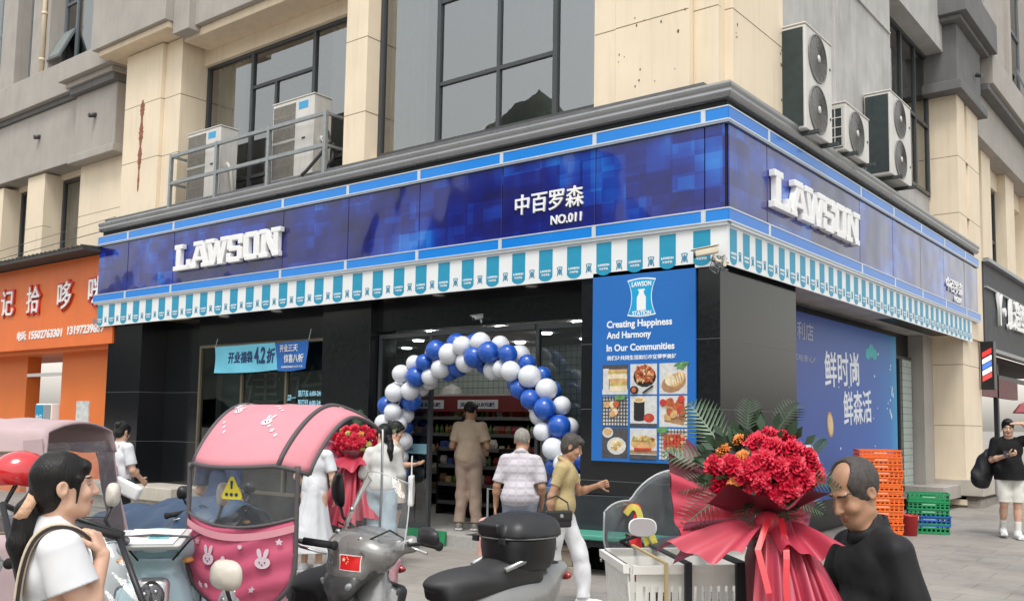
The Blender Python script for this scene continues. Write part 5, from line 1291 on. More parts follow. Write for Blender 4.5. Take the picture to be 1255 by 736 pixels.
# ------------------------------------------------------------------ outdoor units, railing and cameras on the facade
acw = M('aged_white_casing', (.60, .585, .55), .5, var=.08, vs=3, streak=.2)
ac_g = M('grey_beige_louvre', (.24, .225, .20), .6, var=.2, vs=20)
ac_d = M('dark_teal_mesh', (.022, .035, .036), .6, var=.3, vs=10)
ac_f = M('fan_grey', (.19, .185, .18), .5, var=.15)
def ac_unit(label, loc, rz, w_, hgt, d, fans=2, style='fan', side='mesh', group='outdoor air conditioner units on the upper walls'):
    """local: front faces -Y, back at y=0"""
    t = T('air_conditioner_unit', label, 'air conditioner', loc, rz, group)
    b = MB(); b.box(-w_/2, w_/2, -d, 0, 0, hgt); cs = b.build('casing', acw, t, bevel=.015)
    b = MB(); b.box(-w_/2-.01, w_/2+.01, -d-.01, .005, hgt, hgt+.025); b.build('top_lid', acw, t, bevel=.01)
    if side == 'mesh':
        b = MB(); b.box(-w_/2-.012, -w_/2-.002, -d+.03, -.02, .04, hgt-.04); b.build('side_mesh', ac_d, t)
    elif side == 'grid':
        b = MB(); b.box(-w_/2-.006, -w_/2-.002, -d+.04, -.03, .04, hgt-.05); b.build('side_mesh', ac_d, t)
        b = MB()
        for i in range(5): b.box(-w_/2-.014, -w_/2-.006, -d+.04, -.03, .05+i*(hgt-.12)/4, .065+i*(hgt-.12)/4)
        for i in range(4): b.box(-w_/2-.016, -w_/2-.007, -d+.04+i*(d-.08)/3, -d+.053+i*(d-.08)/3, .05, hgt-.05)
        b.build('side_grid', acw, t)
    if style == 'fan':
        for i in range(fans):
            zc = hgt*(i+.5)/fans; r = min(w_*.40, hgt/fans*.46); cx = -w_*.06
            b = MB(); b.lathe([(r*1.02, -d-.004), (r*1.02, -d-.016), (r*.97, -d-.02), (r*.95, -d-.004)], (cx, 0, zc), 30, 'y', False)
            g_ = b.build('fan_grille', ac_f, t, smooth=True)
            b = MB(); b.lathe([(.001, -d-.005), (r*.95, -d-.005), (r*.95, -d-.003)], (cx, 0, zc), 30, 'y'); b.build('fan_well', ac_d if False else M('fan_shadow', (.26, .255, .25), .7), g_)
            b = MB()
            for q in range(9): rr = r*(.16+.088*q); b.lathe([(rr, -d-.018), (rr+.006, -d-.02), (rr, -d-.024)], (cx, 0, zc), 28, 'y', False)
            for q in range(14):
                a = 2*math.pi*q/14; b.tube([(cx+r*.12*math.cos(a), -d-.016, zc+r*.12*math.sin(a)), (cx+r*.96*math.cos(a+.5), -d-.016, zc+r*.96*math.sin(a+.5))], .004, 5)
            b.build('guard_wire', ac_f, g_)
            b = MB(); b.lathe([(.001, -d-.03), (r*.15, -d-.028), (r*.16, -d-.016)], (cx, 0, zc), 18, 'y'); b.build('fan_hub', acw, g_, smooth=True)
            b = MB(); b.box(w_*.40, w_*.44, -d-.006, -d, zc-.02, zc+.01); b.build('badge', ac_d, t)
    else:
        for i in range(2):
            z0 = hgt*(.06+.47*i); z1 = z0+hgt*.42; x0, x1 = -w_*.46, w_*.06
            b = MB()
            b.box(x0, x1, -d-.004, -d+.001, z0, z1); gp = b.build('grille_recess', M('grille_shadow', (.07, .066, .06), .7), t)
            b = MB(); n = 22
            for q in range(n): u = x0+(x1-x0)*(q+.3)/n; b.box(u, u+(x1-x0)/n*.5, -d-.018, -d-.004, z0, z1)
            for q in range(4): v = z0+(z1-z0)*q/3; b.box(x0-.01, x1+.01, -d-.016, -d-.005, v-.006, v+.006)
            b.build('louvre_grille', ac_g, gp)
        b = MB(); b.box(w_*.14, w_*.36, -d-.004, -d, hgt*.86, hgt*.95); b.build('energy_label', M('label_blue', (.05, .33, .60), .5), t)
        b = MB(); b.box(w_*.24, w_*.31, -d-.01, -d, hgt*.48, hgt*.50); b.build('handle_slot', ac_d, t)
        b = MB(); b.tube([(w_/2, -.2, hgt*.5), (w_/2+.1, -.2, hgt*.4), (w_/2+.12, -.15, .15), (w_/2, -.1, -.1)], .03, 8); b.build('pipe', M('pipe_wrap', (.5, .48, .44), .8), t, smooth=True)
    for sx in (-1, 1):
        b = MB(); b.box(sx*w_*.36-.025, sx*w_*.36+.025, -d-.12, .15, -.05, -.005); b.build('bracket', M('dark_bracket', (.06, .07, .07), .6, metal=.3), t)
    return t
ac_unit('louvred air conditioner unit at the left end of the railing, beside the flaked pier', (-10.20, .50, 5.50), 0, 1.0, 1.26, .36, style='louvre', side=None)
ac_unit('louvred air conditioner unit at the right end of the railing, with loose hoses', (-7.72, .50, 5.50), 0, 1.05, 1.32, .36, style='louvre', side=None)
ac_unit('tall twin-fan air conditioner unit nearest the cream corner pier', (-.22, 2.27, 5.36), R(90), .92, 1.34, .40, 2, side='mesh')
ac_unit('small low air conditioner unit with a white side grid, between the two tall ones', (-.22, 3.78, 5.45), R(90), .98, .66, .38, 1, side='grid')
ac_unit('tall twin-fan air conditioner unit beside the side window', (-.22, 5.78, 5.55), R(90), 1.08, 1.30, .40, 2, side='mesh')
RL = T('balcony_railing', 'galvanised two-bar railing around the air conditioner units above the fascia', 'railing', (-8.85, 0, 5.38))
b = MB()
xs_ = (-2.12, -.72, .72, 2.12)
for i, x in enumerate(xs_):
    k = MB(); k.box(x-.03, x+.03, -.03, .03, 0, 1.04); k.build('post', steel, RL, bevel=.004)
for z in (.50, 1.0):
    k = MB()
    for a, c in zip(xs_[:-1], xs_[1:]): k.box(a+.03, c-.03, -.025, .025, z-.03, z+.03)
    for x in (xs_[0], xs_[-1]): k.box(x-.022, x+.022, .03, .62, z-.022, z+.022)
    k.build('rail', steel, RL, bevel=.004)
k = MB(); k.box(-2.15, 2.15, -.04, .65, .0, .035); k.build('base_plate', M('grey_slab', (.28, .275, .265), .8, var=.15, streak=.2), RL)
k = MB(); k.tube([(-6.95, .15, 6.05), (-6.8, .1, 6.12), (-6.72, .1, 5.95), (-6.9, .0, 5.7), (-7.1, -.04, 5.52), (-7.2, -.05, 5.46)], .028, 8)
k.tube([(-6.95, .2, 5.9), (-6.78, .2, 5.95), (-6.72, .15, 5.7), (-6.85, .1, 5.5)], .022, 8)
tag(k.build('hose', M('black_hose', (.04, .04, .04), .6), smooth=True), 'black and wrapped hoses looping over the right end of the railing', 'hose')

for q, (y0, z0) in enumerate(((2.75, 5.55), (4.28, 5.6), (6.35, 5.75), (1.95, 5.5))):
    k = MB(); k.tube([(-.20, y0, z0+.3), (-.12, y0+.03, z0+.1), (-.1, y0+.06, z0-.12), (-.16, y0+.1, z0-.25), (-.22, y0+.3, z0-.1)], .022, 8)
    tag(k.build('drain_hose', M('pale_hose', (.42, .40, .36), .7), smooth=True), ('pale hose sagging beside the tall twin-fan unit, toward the small unit', 'pale hose between the small low unit and the far tall unit', 'pale hose beside the tall twin-fan unit next to the side window', 'pale hose under the front of the unit nearest the corner pier')[q], 'hose', 'hoses of the side wall units')
def cctv(label, loc, rz, s=1., m=None):
    t = T('security_camera', label, 'camera', loc, rz); m = m or M('cream_camera_shell', (.62, .55, .42), .4)
    b = MB(); b.obox((0, -.12*s, 0), (.05*s, .16*s, .045*s), (R(12), 0, 0)); b.build('housing', m, t, bevel=.012)
    b = MB(); b.obox((0, -.14*s, .055*s), (.06*s, .19*s, .006*s), (R(12), 0, 0)); b.build('sun_shield', m, t, bevel=.003)
    b = MB(); b.lathe([(.001, -.295*s), (.036*s, -.293*s), (.04*s, -.27*s)], (0, 0, -.055*s), 16, 'y'); b.build('lens', blackm, t)
    b = MB(); b.tube([(0, -.03*s, -.04*s), (0, .02*s, -.12*s), (0, .12*s, -.14*s)], .022*s, 8); b.box(-.05*s, .05*s, .1*s, .14*s, -.2*s, -.08*s); b.build('mount', m, t)
    return t
cctv('cream bullet security camera with tangled wires at the corner of the valance', (-.10, -.10, 3.54), R(-55), .8)
k = MB(); rr = random.Random(2)
for q in range(7):
    p = [Vector((-.1+rr.uniform(-.1, .12), -.06+rr.uniform(-.04, .05), 3.42+rr.uniform(-.12, .1))) for _ in range(6)]
    k.tube(p, .006, 5)
tag(k.build('wire_tangle', M('mixed_wire', (.22, .24, .26), .5, var=.9, vs=30), smooth=True), 'tangle of thin wires below the corner security camera', 'wires')
cctv('small white security camera above the shop entrance', (-3.91, .48, 3.10), R(0), .6, white_m)

# ------------------------------------------------------------------ balloon arch
BLN = T('balloon_arch', 'blue and white balloon arch around the shop entrance', 'balloon arch', (-3.8, .2, .15))
def balloon_mat(n_, c): 
    m = M(n_, c, .28, var=.05, vs=4, coat=.25, sss=0.0); return m
bm_b, bm_w = balloon_mat('blue_balloon_skin', (.012, .085, .42)), balloon_mat('white_balloon_skin', (.66, .68, .73))
def balloon_mesh(nm, m, r):
    k = MB(); prof_ = []
    for i in range(15):
        th = math.pi*i/14; z = -math.cos(th); rr_ = math.sin(th)
        if z < -.3: rr_ *= 1-.12*(-.3-z)/.7; z *= 1.0+.10*((-z-.3)/.7)
        prof_.append((max(rr_*r, .002), z*r))
    prof_ = [(.012, -1.26*r), (.004, -1.17*r)]+prof_[1:]
    k.lathe(prof_, n=20); return k
path = [(-5.50, 1.0), (-5.52, 1.45), (-5.46, 1.86), (-5.22, 2.26), (-4.82, 2.52), (-4.35, 2.64), (-3.85, 2.66), (-3.38, 2.54), (-3.02, 2.28), (-2.72, 1.92), (-2.52, 1.48), (-2.38, 1.02), (-2.30, .55)]
path = [Vector((x+.20, z-.07)) for x, z in path]
seg = [(path[i+1]-path[i]).length for i in range(len(path)-1)]; tot = sum(seg)
protos = {}
for key, mt in (('blue', bm_b), ('white', bm_w)):
    protos[key] = balloon_mesh('balloon', mt, .138)
ncl = 25; first = {}
rr = random.Random(11)
for c in range(ncl):
    dlen = tot*c/(ncl-1); i = 0
    while i < len(seg)-1 and dlen > seg[i]: dlen -= seg[i]; i += 1
    p = path[i].lerp(path[i+1], dlen/seg[i]); tdir = (path[i+1]-path[i]).normalized(); nrm = Vector((-tdir.y, tdir.x))
    for q in range(4):
        a = math.pi/2*q + c*.62; key = 'blue' if (q % 2 == 0) != (rr.random() < .12) else 'white'
        off = nrm*math.cos(a)*.165; dy = math.sin(a)*.165
        lp = Vector((p.x+off.x+3.8, dy+rr.uniform(-.035, .035), p.y+off.y-.15+rr.uniform(-.03, .03)))
        d3 = Vector((off.x, dy, off.y)).normalized()
        if key not in first:
            o = protos[key].build('balloon', bm_b if key == 'blue' else bm_w, BLN, smooth=True); first[key] = o
        else: o = first[key].copy(); COL.objects.link(o)
        o.location = lp; o.rotation_euler = d3.to_track_quat('Z', 'Y').to_euler(); s_ = rr.uniform(.80, 1.08); o.scale = (s_, s_, s_)
        o['label'] = key+' balloon'
k = MB(); k.tube([(p.x+3.8, 0, p.y-.15) for p in path]+[(1.55, 0, .0)], .012, 6); k.build('arch_pole', white_m, BLN)
k = MB(); k.box(1.4, 1.7, -.15, .15, 0.0, .03); k.box(-1.85, -1.55, -.15, .15, .0, .03); k.tube([(-1.7, 0, .03), (-1.7, 0, .9)], .012, 6); k.build('arch_foot', white_m, BLN)

# ------------------------------------------------------------------ crates and bucket
def crate(name, label, mat, loc, rz, group, w_=.58, d=.40, hh=.16, proto=[{}]):
    key = mat.name
    if key in proto[0]:
        t = proto[0][key].copy(); COL.objects.link(t)
        for ch in proto[0][key].children:
            c = ch.copy(); COL.objects.link(c); c.parent = t
    else:
        t = T(name, label, 'crate', loc, rz, group); proto[0][key] = t
        b = MB(); th = .006
        def wall(p0, p1, n_):
            # slotted wall between two ground points
            P0, P1 = Vector(p0), Vector(p1); dd = (P1-P0); L_ = dd.length; dd.normalize(); nr = Vector((dd.y, -dd.x, 0))
            def bar(u0, u1, z0, z1, o=0.):
                a, c_ = P0+dd*u0+nr*o, P0+dd*u1+nr*o; i_ = -nr*(th+o)
                b.add([(a.x, a.y, z0), (c_.x, c_.y, z0), (c_.x+i_.x, c_.y+i_.y, z0), (a.x+i_.x, a.y+i_.y, z0), (a.x, a.y, z1), (c_.x, c_.y, z1), (c_.x+i_.x, c_.y+i_.y, z1), (a.x+i_.x, a.y+i_.y, z1)],
                      [(0, 3, 2, 1), (4, 5, 6, 7), (0, 1, 5, 4), (1, 2, 6, 5), (2, 3, 7, 6), (3, 0, 4, 7)])
            bar(0, L_, 0, .035); bar(0, L_, hh-.022, hh, .014); bar(0, L_, .075, .09, .006)
            for q in range(n_+1):
                u = q*L_/n_; bar(max(0, u-.012), min(L_, u+.012), .035, .075, .002); bar(max(0, u-.012), min(L_, u+.012), .09, hh-.022, .002)
            bar(L_*.32, L_*.68, .09, hh-.05, .004)
        x, y = w_/2, d/2
        wall((-x, -y, 0), (x, -y, 0), 9); wall((x, -y, 0), (x, y, 0), 6); wall((x, y, 0), (-x, y, 0), 9); wall((-x, y, 0), (-x, -y, 0), 6)
        b.build('slotted_wall', mat, t)
        b = MB(); b.box(-x+.008, x-.008, -y+.008, y-.008, .002, .008); b.build('base', mat, t)
        b = MB(); b.box(-.09, .09, -y-.0075, -y-.0045, .095, .115); b.build('embossed_mark', M(mat.name+'_mark', tuple(min(1, c*1.3+.18) for c in mat.node_tree.nodes['Principled BSDF'].inputs['Base Color'].default_value[:3]), .6), t)
    t.location = loc; t.rotation_euler = (0, 0, rz); t['label'] = label; t['group'] = group
    return t
cr_o, cr_gn, cr_b = M('orange_plastic', (.80, .145, .015), .4, var=.06), M('green_plastic', (.012, .27, .10), .4, var=.06), M('blue_plastic', (.015, .10, .42), .4, var=.06)
ords = ['bottom', 'second', 'third', 'fourth', 'fifth', 'sixth', 'seventh', 'eighth', 'ninth', 'tenth', 'eleventh', 'twelfth', 'topmost']
for i in range(13):
    lb = ('orange plastic crate, bottom one of the tall stack on the pavement' if i == 0 else 'orange plastic crate, topmost one of the tall stack by the billboard' if i == 12 else 'orange plastic crate, %s from the ground in the tall stack' % ords[i])
    crate('plastic_crate', lb, cr_o, (.02+random.uniform(-.012, .012), 4.85+random.uniform(-.012, .012), gz(4.9)+.004+i*.0955), R(30)+random.uniform(-.02, .02), 'orange crates in the tall stack', hh=.15)
gl_ = ['bottom green crate of the low stack by the window sill', None, 'lower of the three upper green crates, directly on the blue one', 'green crate second from the top of the low stack', 'topmost green crate of the low stack under the window sill']
for i in range(5):
    if i == 1: crate('plastic_crate', 'single blue crate in the low stack of green crates', cr_b, (.36, 6.15, gz(6.1)+.004+i*.112), R(20), 'crates in the low stack by the sill', w_=.6, d=.42)
    else: crate('plastic_crate', gl_[i], cr_gn, (.36+random.uniform(-.01, .01), 6.15, gz(6.1)+.004+i*.112), R(20)+random.uniform(-.03, .03), 'crates in the low stack by the sill')
t = T('bucket', 'red plastic bucket between the orange and green crates', 'bucket', (.24, 5.62, gz(5.6)))
t.scale = (.85,)*3
b = MB(); b.lathe([(.001, .0), (.11, 0), (.15, .34), (.16, .345), (.16, .36), (.145, .36), (.105, .02), (.001, .02)], n=24); b.build('pail', M('red_plastic', (.50, .03, .035), .4), t, smooth=True)
b = MB(); b.tube([(.155*math.cos(a), .155*math.sin(a)*.3-.05, .34-.12*math.sin(a)) for a in [math.pi*q/12 for q in range(13)]], .005, 6); b.build('handle', white_m, t, smooth=True)
# green crate with white lettering by the entrance step
t = T('green_board', 'low green sign board with a white letter leaning on the entrance step', 'sign', (-4.72, .30, 0), R(0))
b = MB(); b.obox((0, .04, .10), (.36, .015, .10), (R(-8), 0, 0)); b.build('board', M('green_sign', (.015, .24, .09), .5), t)
text('A', lambda u, v, w_: (u, .028-w_+v*.14, v), .08, .03, height=.13, mat=letter_w, parent=t, bold=.05, depth=.004)
text('M', lambda u, v, w_: (u, .028-w_+v*.14, v), -.25, .03, height=.13, mat=letter_w, parent=t, bold=.05, depth=.004)

# ------------------------------------------------------------------ bench in front of the corner column
t = T('bench', 'low bench with a green top on pale stone legs in front of the black column', 'bench', (-1.45, -.22, 0), R(12))
b = MB(); b.box(-1.1, 1.1, -.26, .26, .40, .46); b.build('seat', M('green_cushion', (.07, .30, .22), .5, var=.1), t, bevel=.015)
b = MB(); b.box(-1.05, 1.05, -.24, .24, .33, .40); b.build('seat_frame', blackm, t)
for sx in (-.45, .55):
    b = MB(); b.box(sx-.14, sx+.14, -.14, .14, .08, .26); b.box(sx-.24, sx+.24, -.19, .19, .26, .325); b.box(sx-.24, sx+.24, -.2, .2, 0, .08); b.build('leg', M('weathered_stone_leg', (.33, .28, .22), .85, var=.2, vs=8, bump=.3), t, bevel=.008)
b = MB(); b.box(-1.08, 1.08, .2, .26, .46, .86); b.build('backrest', M('smoked_acrylic', (.03, .035, .04), .15), t, bevel=.01)
t = T('ashtray_box', 'small grey-blue box standing behind the green bench by the entrance', 'box', (-2.2, .0, 0), 0)
b = MB(); b.box(-.3, .12, -.12, .14, 0, .92); b.build('case', M('blue_grey_case', (.10, .14, .19), .4), t, bevel=.01)
b = MB(); b.box(-.28, .10, -.135, -.12, .6, .82); b.build('front_panel', M('pale_panel', (.45, .5, .55), .4), t)

# ------------------------------------------------------------------ shop shelves and goods seen through the door
def shelf(label, x0, x1, y0, y1, z1, levels, group=None):
    t = T('display_shelf', label, 'shelf', ((x0+x1)/2, (y0+y1)/2, .15), 0, group)
    hx, hy = (x1-x0)/2, (y1-y0)/2
    b = MB(); b.box(-hx, -hx+.04, -hy, hy, 0, z1); b.box(hx-.04, hx, -hy, hy, 0, z1); b.box(-hx+.04, hx-.04, hy-.03, hy, 0, z1); b.build('cabinet', blackm, t)
    for z in levels:
        b = MB(); b.box(-hx+.04, hx-.04, -hy+.02, hy-.03, z-.02, z); b.box(-hx+.04, hx-.04, -hy, -hy+.018, z-.03, z+.03); b.build('shelf_board', M('shelf_grey', (.16, .16, .16), .5), t)
    return t
sh = shelf('tall dark goods shelf with a red and white header facing the entrance', -8.7, -5.3, 3.6, 4.25, 1.95, (.25, .6, .95, 1.3, 1.6))
b = MB(); b.box(-1.7, 1.7, -.37, -.33, 1.72, 2.0); hd = b.build('header', M('dark_red_header', (.20, .03, .03), .5), sh)
for x in (-1.4, -.1):
    b = MB(); b.box(x, x+.95, -.38, -.37, 1.77, 1.93); p_ = b.build('header_plate', white_m, hd)
    text('关东煮 0.8元起', F1(-.38), x+.06, 1.80, width=.82, height=.09, mat=nv, parent=p_, bold=.03, depth=.003)
b = MB(); b.box(-1.5, 1.5, -.3, .3, 2.0, 2.04); b.lathe([(.22, 0), (.18, .12), (.02, .2)], (-.6, 0, 2.04), 14); b.build('top_board', M('pale_grey_board', (.5, .5, .48), .5), sh)  # evenly pale grey board on top of the shelf
low = shelf('low dark island shelf of snacks in the middle of the shop floor', -6.6, -5.2, 2.5, 3.0, 1.1, (.2, .5, .8, 1.08))
gcols = [(.45, .20, .05), (.30, .03, .03), (.50, .36, .16), (.10, .22, .05), (.55, .50, .42), (.05, .10, .30), (.35, .10, .04), (.20, .12, .06)]
gms = [M('goods_colour_%d' % i, c, .4, var=.3, vs=25) for i, c in enumerate(gcols)]
gp = []
for i, m in enumerate(gms):
    k = MB()
    if i % 3 == 0: k.lathe([(.001, 0), (.035, 0), (.036, .13), (.015, .16), (.015, .19), (.001, .19)], n=12)
    elif i % 3 == 1: k.add([(-.06, -.01, .0), (.06, -.01, 0), (.065, -.035, .09), (.06, -.01, .17), (-.06, -.01, .17), (-.065, -.035, .09), (.065, .03, .09), (-.065, .03, .09)], [(0, 1, 2, 5), (5, 2, 3, 4), (1, 6, 3, 2), (0, 5, 4, 7), (7, 4, 3, 6), (0, 7, 6, 1)])
    else: k.box(-.055, .055, -.05, .05, 0, .13)
    gp.append(k)
made = {}
def goods(x, y, z, i, lab, grp):
    if i not in made:
        o = gp[i].build('snack_pack' if i % 3 else 'bottle', gms[i], None, smooth=(i % 3 == 0)); made[i] = o
    else: o = made[i].copy(); COL.objects.link(o)
    o.location = (x, y, z); o.rotation_euler = (0, 0, random.uniform(-.2, .2)); tag(o, lab, 'packaged goods' if i % 3 else 'bottle', grp)
glb = ['brown bottle', 'dark red snack packet', 'tan carton', 'green bottle', 'cream snack packet', 'blue carton', 'orange brown bottle', 'brown snack packet']
for li, z in enumerate((.25, .6, .95, 1.3, 1.6)):
    x = -8.6
    while x < -5.4:
        i = random.choice((0, 1, 2, 4, 6, 7, 3) if li != 1 else (3, 4, 3, 7)); goods(x, 3.72, .15+z, i, glb[i]+' on the tall dark shelf facing the entrance', glb[i]+'s on the tall shelf'); x += random.uniform(.12, .16)
for z in (.5, .8, 1.08):
    x = -6.5
    while x < -5.3:
        i = random.choice((1, 3, 4, 5, 7, 2)); goods(x, 2.58, .15+z, i, glb[i]+' on the low island shelf inside the shop', glb[i]+'s on the island shelf'); x += random.uniform(.13, .17)
k = shelf('wire rack with pale packets inside the shop left of the doorway', -8.2, -7.2, 2.4, 2.8, 1.2, (.15, .45, .8, 1.15))
ct = T('shop_counter', 'pale shop counter under the tiled wall at the right of the interior', 'counter', (-2.5, 3.2, .15))
b = MB(); b.box(-.5, .5, -.35, .3, 0, .95); b.build('front', M('pale_wood', (.42, .32, .2), .5), ct, bevel=.01)
b = MB(); b.box(-.55, .55, -.4, .35, .95, 1.0); b.build('counter_top', white_m, ct, bevel=.008)

# ------------------------------------------------------------------ small carried things
t = T('suitcase', 'pink trolley suitcase beside the grey-haired man', 'suitcase', (-1.95, -1.45, 0), FACE_IMG(160))
g = SDF((-.26, -.2, -.02), (.26, .2, .72), .012); g.box((0, 0, .37), (.20, .12, .31), .06, k=0)
for q in range(5): g.box((-.14+q*.07, -.125, .37), (.008, .012, .27), .006, k=.004, op='sub')
pk = M('pink_shell', (.60, .33, .28), .4); g.build('shell', pk, t)
b = MB(); b.tube([(-.10, .06, .66), (-.10, .06, .98), (.10, .06, .98), (.10, .06, .66)], .012, 8); b.build('handle', steel, t)
for sx in (-1, 1):
    for sy in (-1, 1): b = MB(); b.lathe([(.001, -.012), (.028, -.012), (.028, .012), (.001, .012)], (sx*.15, sy*.08, .028), 14, 'x'); b.build('wheel', blackm, t)
# handbag on the walker
t = T('handbag', 'small black handbag with a pale clasp at the hip of the walking woman', 'handbag', (-.52, -2.33, .83), FACE_IMG(20))
g = SDF((-.18, -.1, -.14), (.18, .1, .14), .007); g.box((0, 0, 0), (.115, .035, .075), .02, k=0); g.box((0, -.012, .03), (.117, .03, .045), .012, k=.004); blk = M('black_leather', (.012, .012, .013), .4, bump=.1, bs=120); g.build('pouch', blk, t)
b = MB(); b.lathe([(.001, -.052), (.016, -.05), (.018, -.043)], (.01, 0, .03), 14, 'y'); b.build('clasp', steel, t)
b = MB(); b.tube([(-.1, 0, .06), (-.12, .05, .16), (0, .07, .20), (.1, .05, .14), (.1, 0, .06)], .007, 6); b.build('strap', blk, t)
# phones
def phone(label, loc, rot):
    k = MB(); k.obox((0, 0, 0), (.036, .075, .004)); o = k.build('phone', M('dark_phone', (.015, .015, .018), .2), None, bevel=.003)
    o.location = loc; o.rotation_euler = rot; tag(o, label, 'phone'); return o
phone('phone held by the woman in the cream long shirt', (-4.47, -.155, 1.155), (R(20), 0, FACE_IMG(92)))
phone('phone held at chest height by the young man in black', (1.53, 5.97, gz(6)+1.24), (R(40), 0, FACE_IMG(-14)))
# tote bag by the phone woman
t = T('tote_bag', 'white tote bag hanging beside the woman with the phone', 'bag', (-4.47, -.22, .60), FACE_IMG(95))
g = SDF((-.25, -.1, -.1), (.25, .1, .45), .01); g.box((0, 0, .17), (.16, .035, .2), .02, k=0); g.noise(.005, 20, 4); g.build('body', white_m, t)
b = MB(); b.tube([(-.08, 0, .36), (-.06, 0, .62), (.06, 0, .62), (.08, 0, .36)], .008, 6); b.build('handle', white_m, t)
# shoulder bag of the young man
t = T('shoulder_bag', 'big black bag slung behind the young man in the black T-shirt', 'bag', (1.17, 6.3, gz(6.3)+1.05), FACE_IMG(-14))
g = SDF((-.35, -.3, -.45), (.3, .3, .45), .012); g.ell((0, .06, -.05), (.15, .13, .30), (0, R(14), 0), k=.05); g.ell((-.08, .04, -.16), (.12, .11, .17), k=.06); g.noise(.012, 22, 9); g.build('body', M('black_nylon', (.012, .012, .014), .6, bump=.2, bs=30), t)
b = MB(); b.tube([(.05, 0, .2), (.14, -.08, .38), (.2, -.1, .42), (.28, .0, .40)], .02, 6); b.build('strap', blk, t)
# pink bag of the woman by the plinth
t = T('pink_bag', 'pale pink bag in the arms of the woman by the stone plinth', 'bag', (-6.50, -3.25, .95), FACE_IMG(100))
g = SDF((-.2, -.15, -.3), (.2, .15, .25), .01); g.ell((0, 0, 0), (.13, .08, .2), k=0); g.noise(.012, 24, 3); g.build('body', M('pale_pink_bag', (.52, .38, .40), .7), t)
# girl: scrunchie, backpack strap
def on(o_, info, p): return tuple(info['H'](*p))
sc_ = MB(); 
for q in range(1): sc_.lathe([(.03, -.016), (.05, -.02), (.058, 0), (.05, .02), (.03, .016)], (0, 0, 0), 20)
so_ = sc_.build('scrunchie', M('peach_scrunchie', (.62, .38, .25), .8, var=.25, vs=60, bump=.4, bs=60), gt, smooth=True)
so_.location = gi['H'](0, .125, -.068); so_.rotation_euler = (R(-62), 0, 0)
st = T('shoulder_strap_bag', 'cream and dark brown shoulder bag strap over the white blouse of the girl', 'bag', (1.20, -7.60, 0), FACE_IMG(122)); st.scale = (.905,)*3
dkb = M('dark_brown_strap', (.028, .018, .017), .6); crm = M('cream_strap', (.62, .52, .38), .7, var=.15, vs=40)
def ribbon(pts, nrm_, w_, mat, name, par, th=.006):
    P = [Vector(p) for p in pts]; k = MB(); rings = []
    if len(P) > 3:
        Q, N_ = [], []
        for i in range(len(P)-1):
            a, b_, c_, d_ = P[max(i-1, 0)], P[i], P[i+1], P[min(i+2, len(P)-1)]
            for q in range(5):
                t = q/5; Q.append(.5*(2*b_+(c_-a)*t+(2*a-5*b_+4*c_-d_)*t*t+(3*b_-a-3*c_+d_)*t**3))
                if isinstance(nrm_, list): N_.append(Vector(nrm_[i]).lerp(Vector(nrm_[i+1]), t))
        Q.append(P[-1]); P = Q
        if isinstance(nrm_, list): N_.append(Vector(nrm_[-1])); nrm_ = N_
    for i, p in enumerate(P):
        tdir = (P[min(i+1, len(P)-1)]-P[max(i-1, 0)]).normalized(); n_ = Vector(nrm_[i] if isinstance(nrm_, list) else nrm_); s_ = tdir.cross(n_).normalized()
        rings.append([p-s_*w_/2-n_*th/2, p+s_*w_/2-n_*th/2, p+s_*w_/2+n_*th/2, p-s_*w_/2+n_*th/2])
    k.loft(rings); return k.build(name, mat, par, smooth=False)
sp = [(-.09, -.135, 1.30), (-.10, -.11, 1.38), (-.10, -.05, 1.435), (-.095, .03, 1.445), (-.09, .088, 1.395), (-.085, .118, 1.28), (-.08, .128, 1.10), (-.06, .125, .95)]
sn = [(0, -.9, .4), (0, -.75, .65), (0, -.3, .95), (0, .3, .95), (0, .8, .6), (0, 1, .1), (0, 1, 0), (0, 1, 0)]
ribbon(sp, sn, .052, crm, 'strap', st, .022); ribbon([(p[0]-.031, p[1]*1.01, p[2]+.002) for p in sp], sn, .012, dkb, 'strap_edge', st, .012); ribbon([(p[0]+.031, p[1]*1.01, p[2]+.002) for p in sp], sn, .012, dkb, 'strap_edge', st, .012)
g = SDF((-.2, .08, .45), (.25, .34, 1.0), .012); g.box((.02, .21, .72), (.16, .06, .20), .05, k=0); g.build('bag_body', dkb, st)
ribbon([(-.17, .07, 1.0), (-.15, .10, 1.12), (-.08, .128, 1.20)], (0, 1, 0), .04, dkb, 'strap', st)

# ------------------------------------------------------------------ bouquets
def two_sided(name, c_out, c_in, rough=.45):
    m = bpy.data.materials.new(name); m.use_nodes = True; n, l = m.node_tree.nodes, m.node_tree.links; p = n['Principled BSDF']
    gmt = n.new('ShaderNodeNewGeometry'); mx = n.new('ShaderNodeMix'); mx.data_type = 'RGBA'; mx.inputs[6].default_value = (*c_out, 1); mx.inputs[7].default_value = (*c_in, 1)
    l.new(gmt.outputs['Backfacing'], mx.inputs[0]); l.new(mx.outputs[2], p.inputs['Base Color']); p.inputs['Roughness'].default_value = rough; MATS[name] = m; return m
paper_a = two_sided('crimson_paper', (.42, .025, .05), (.40, .03, .06)); paper_b = two_sided('rose_paper', (.48, .05, .085), (.42, .055, .095)); paper_c = two_sided('wine_paper', (.12, .01, .02), (.20, .025, .045)); paper_d = two_sided('mauve_paper', (.34, .09, .15), (.45, .05, .08))
red_f = M('red_petal', (.58, .005, .035), .5, var=.25, vs=40); org_f = M('orange_petal', (.72, .24, .05), .5, var=.2, vs=40); yel_f = M('yellow_green_petal', (.55, .50, .12), .5, var=.2, vs=40)
frond_m = M('palm_frond_green', (.055, .10, .055), .45, var=.3, vs=25); frond_p = M('pale_frond_green', (.17, .24, .16), .5, var=.25, vs=25); leaf_m = M('dark_leaf', (.018, .045, .018), .4, var=.3, vs=20)
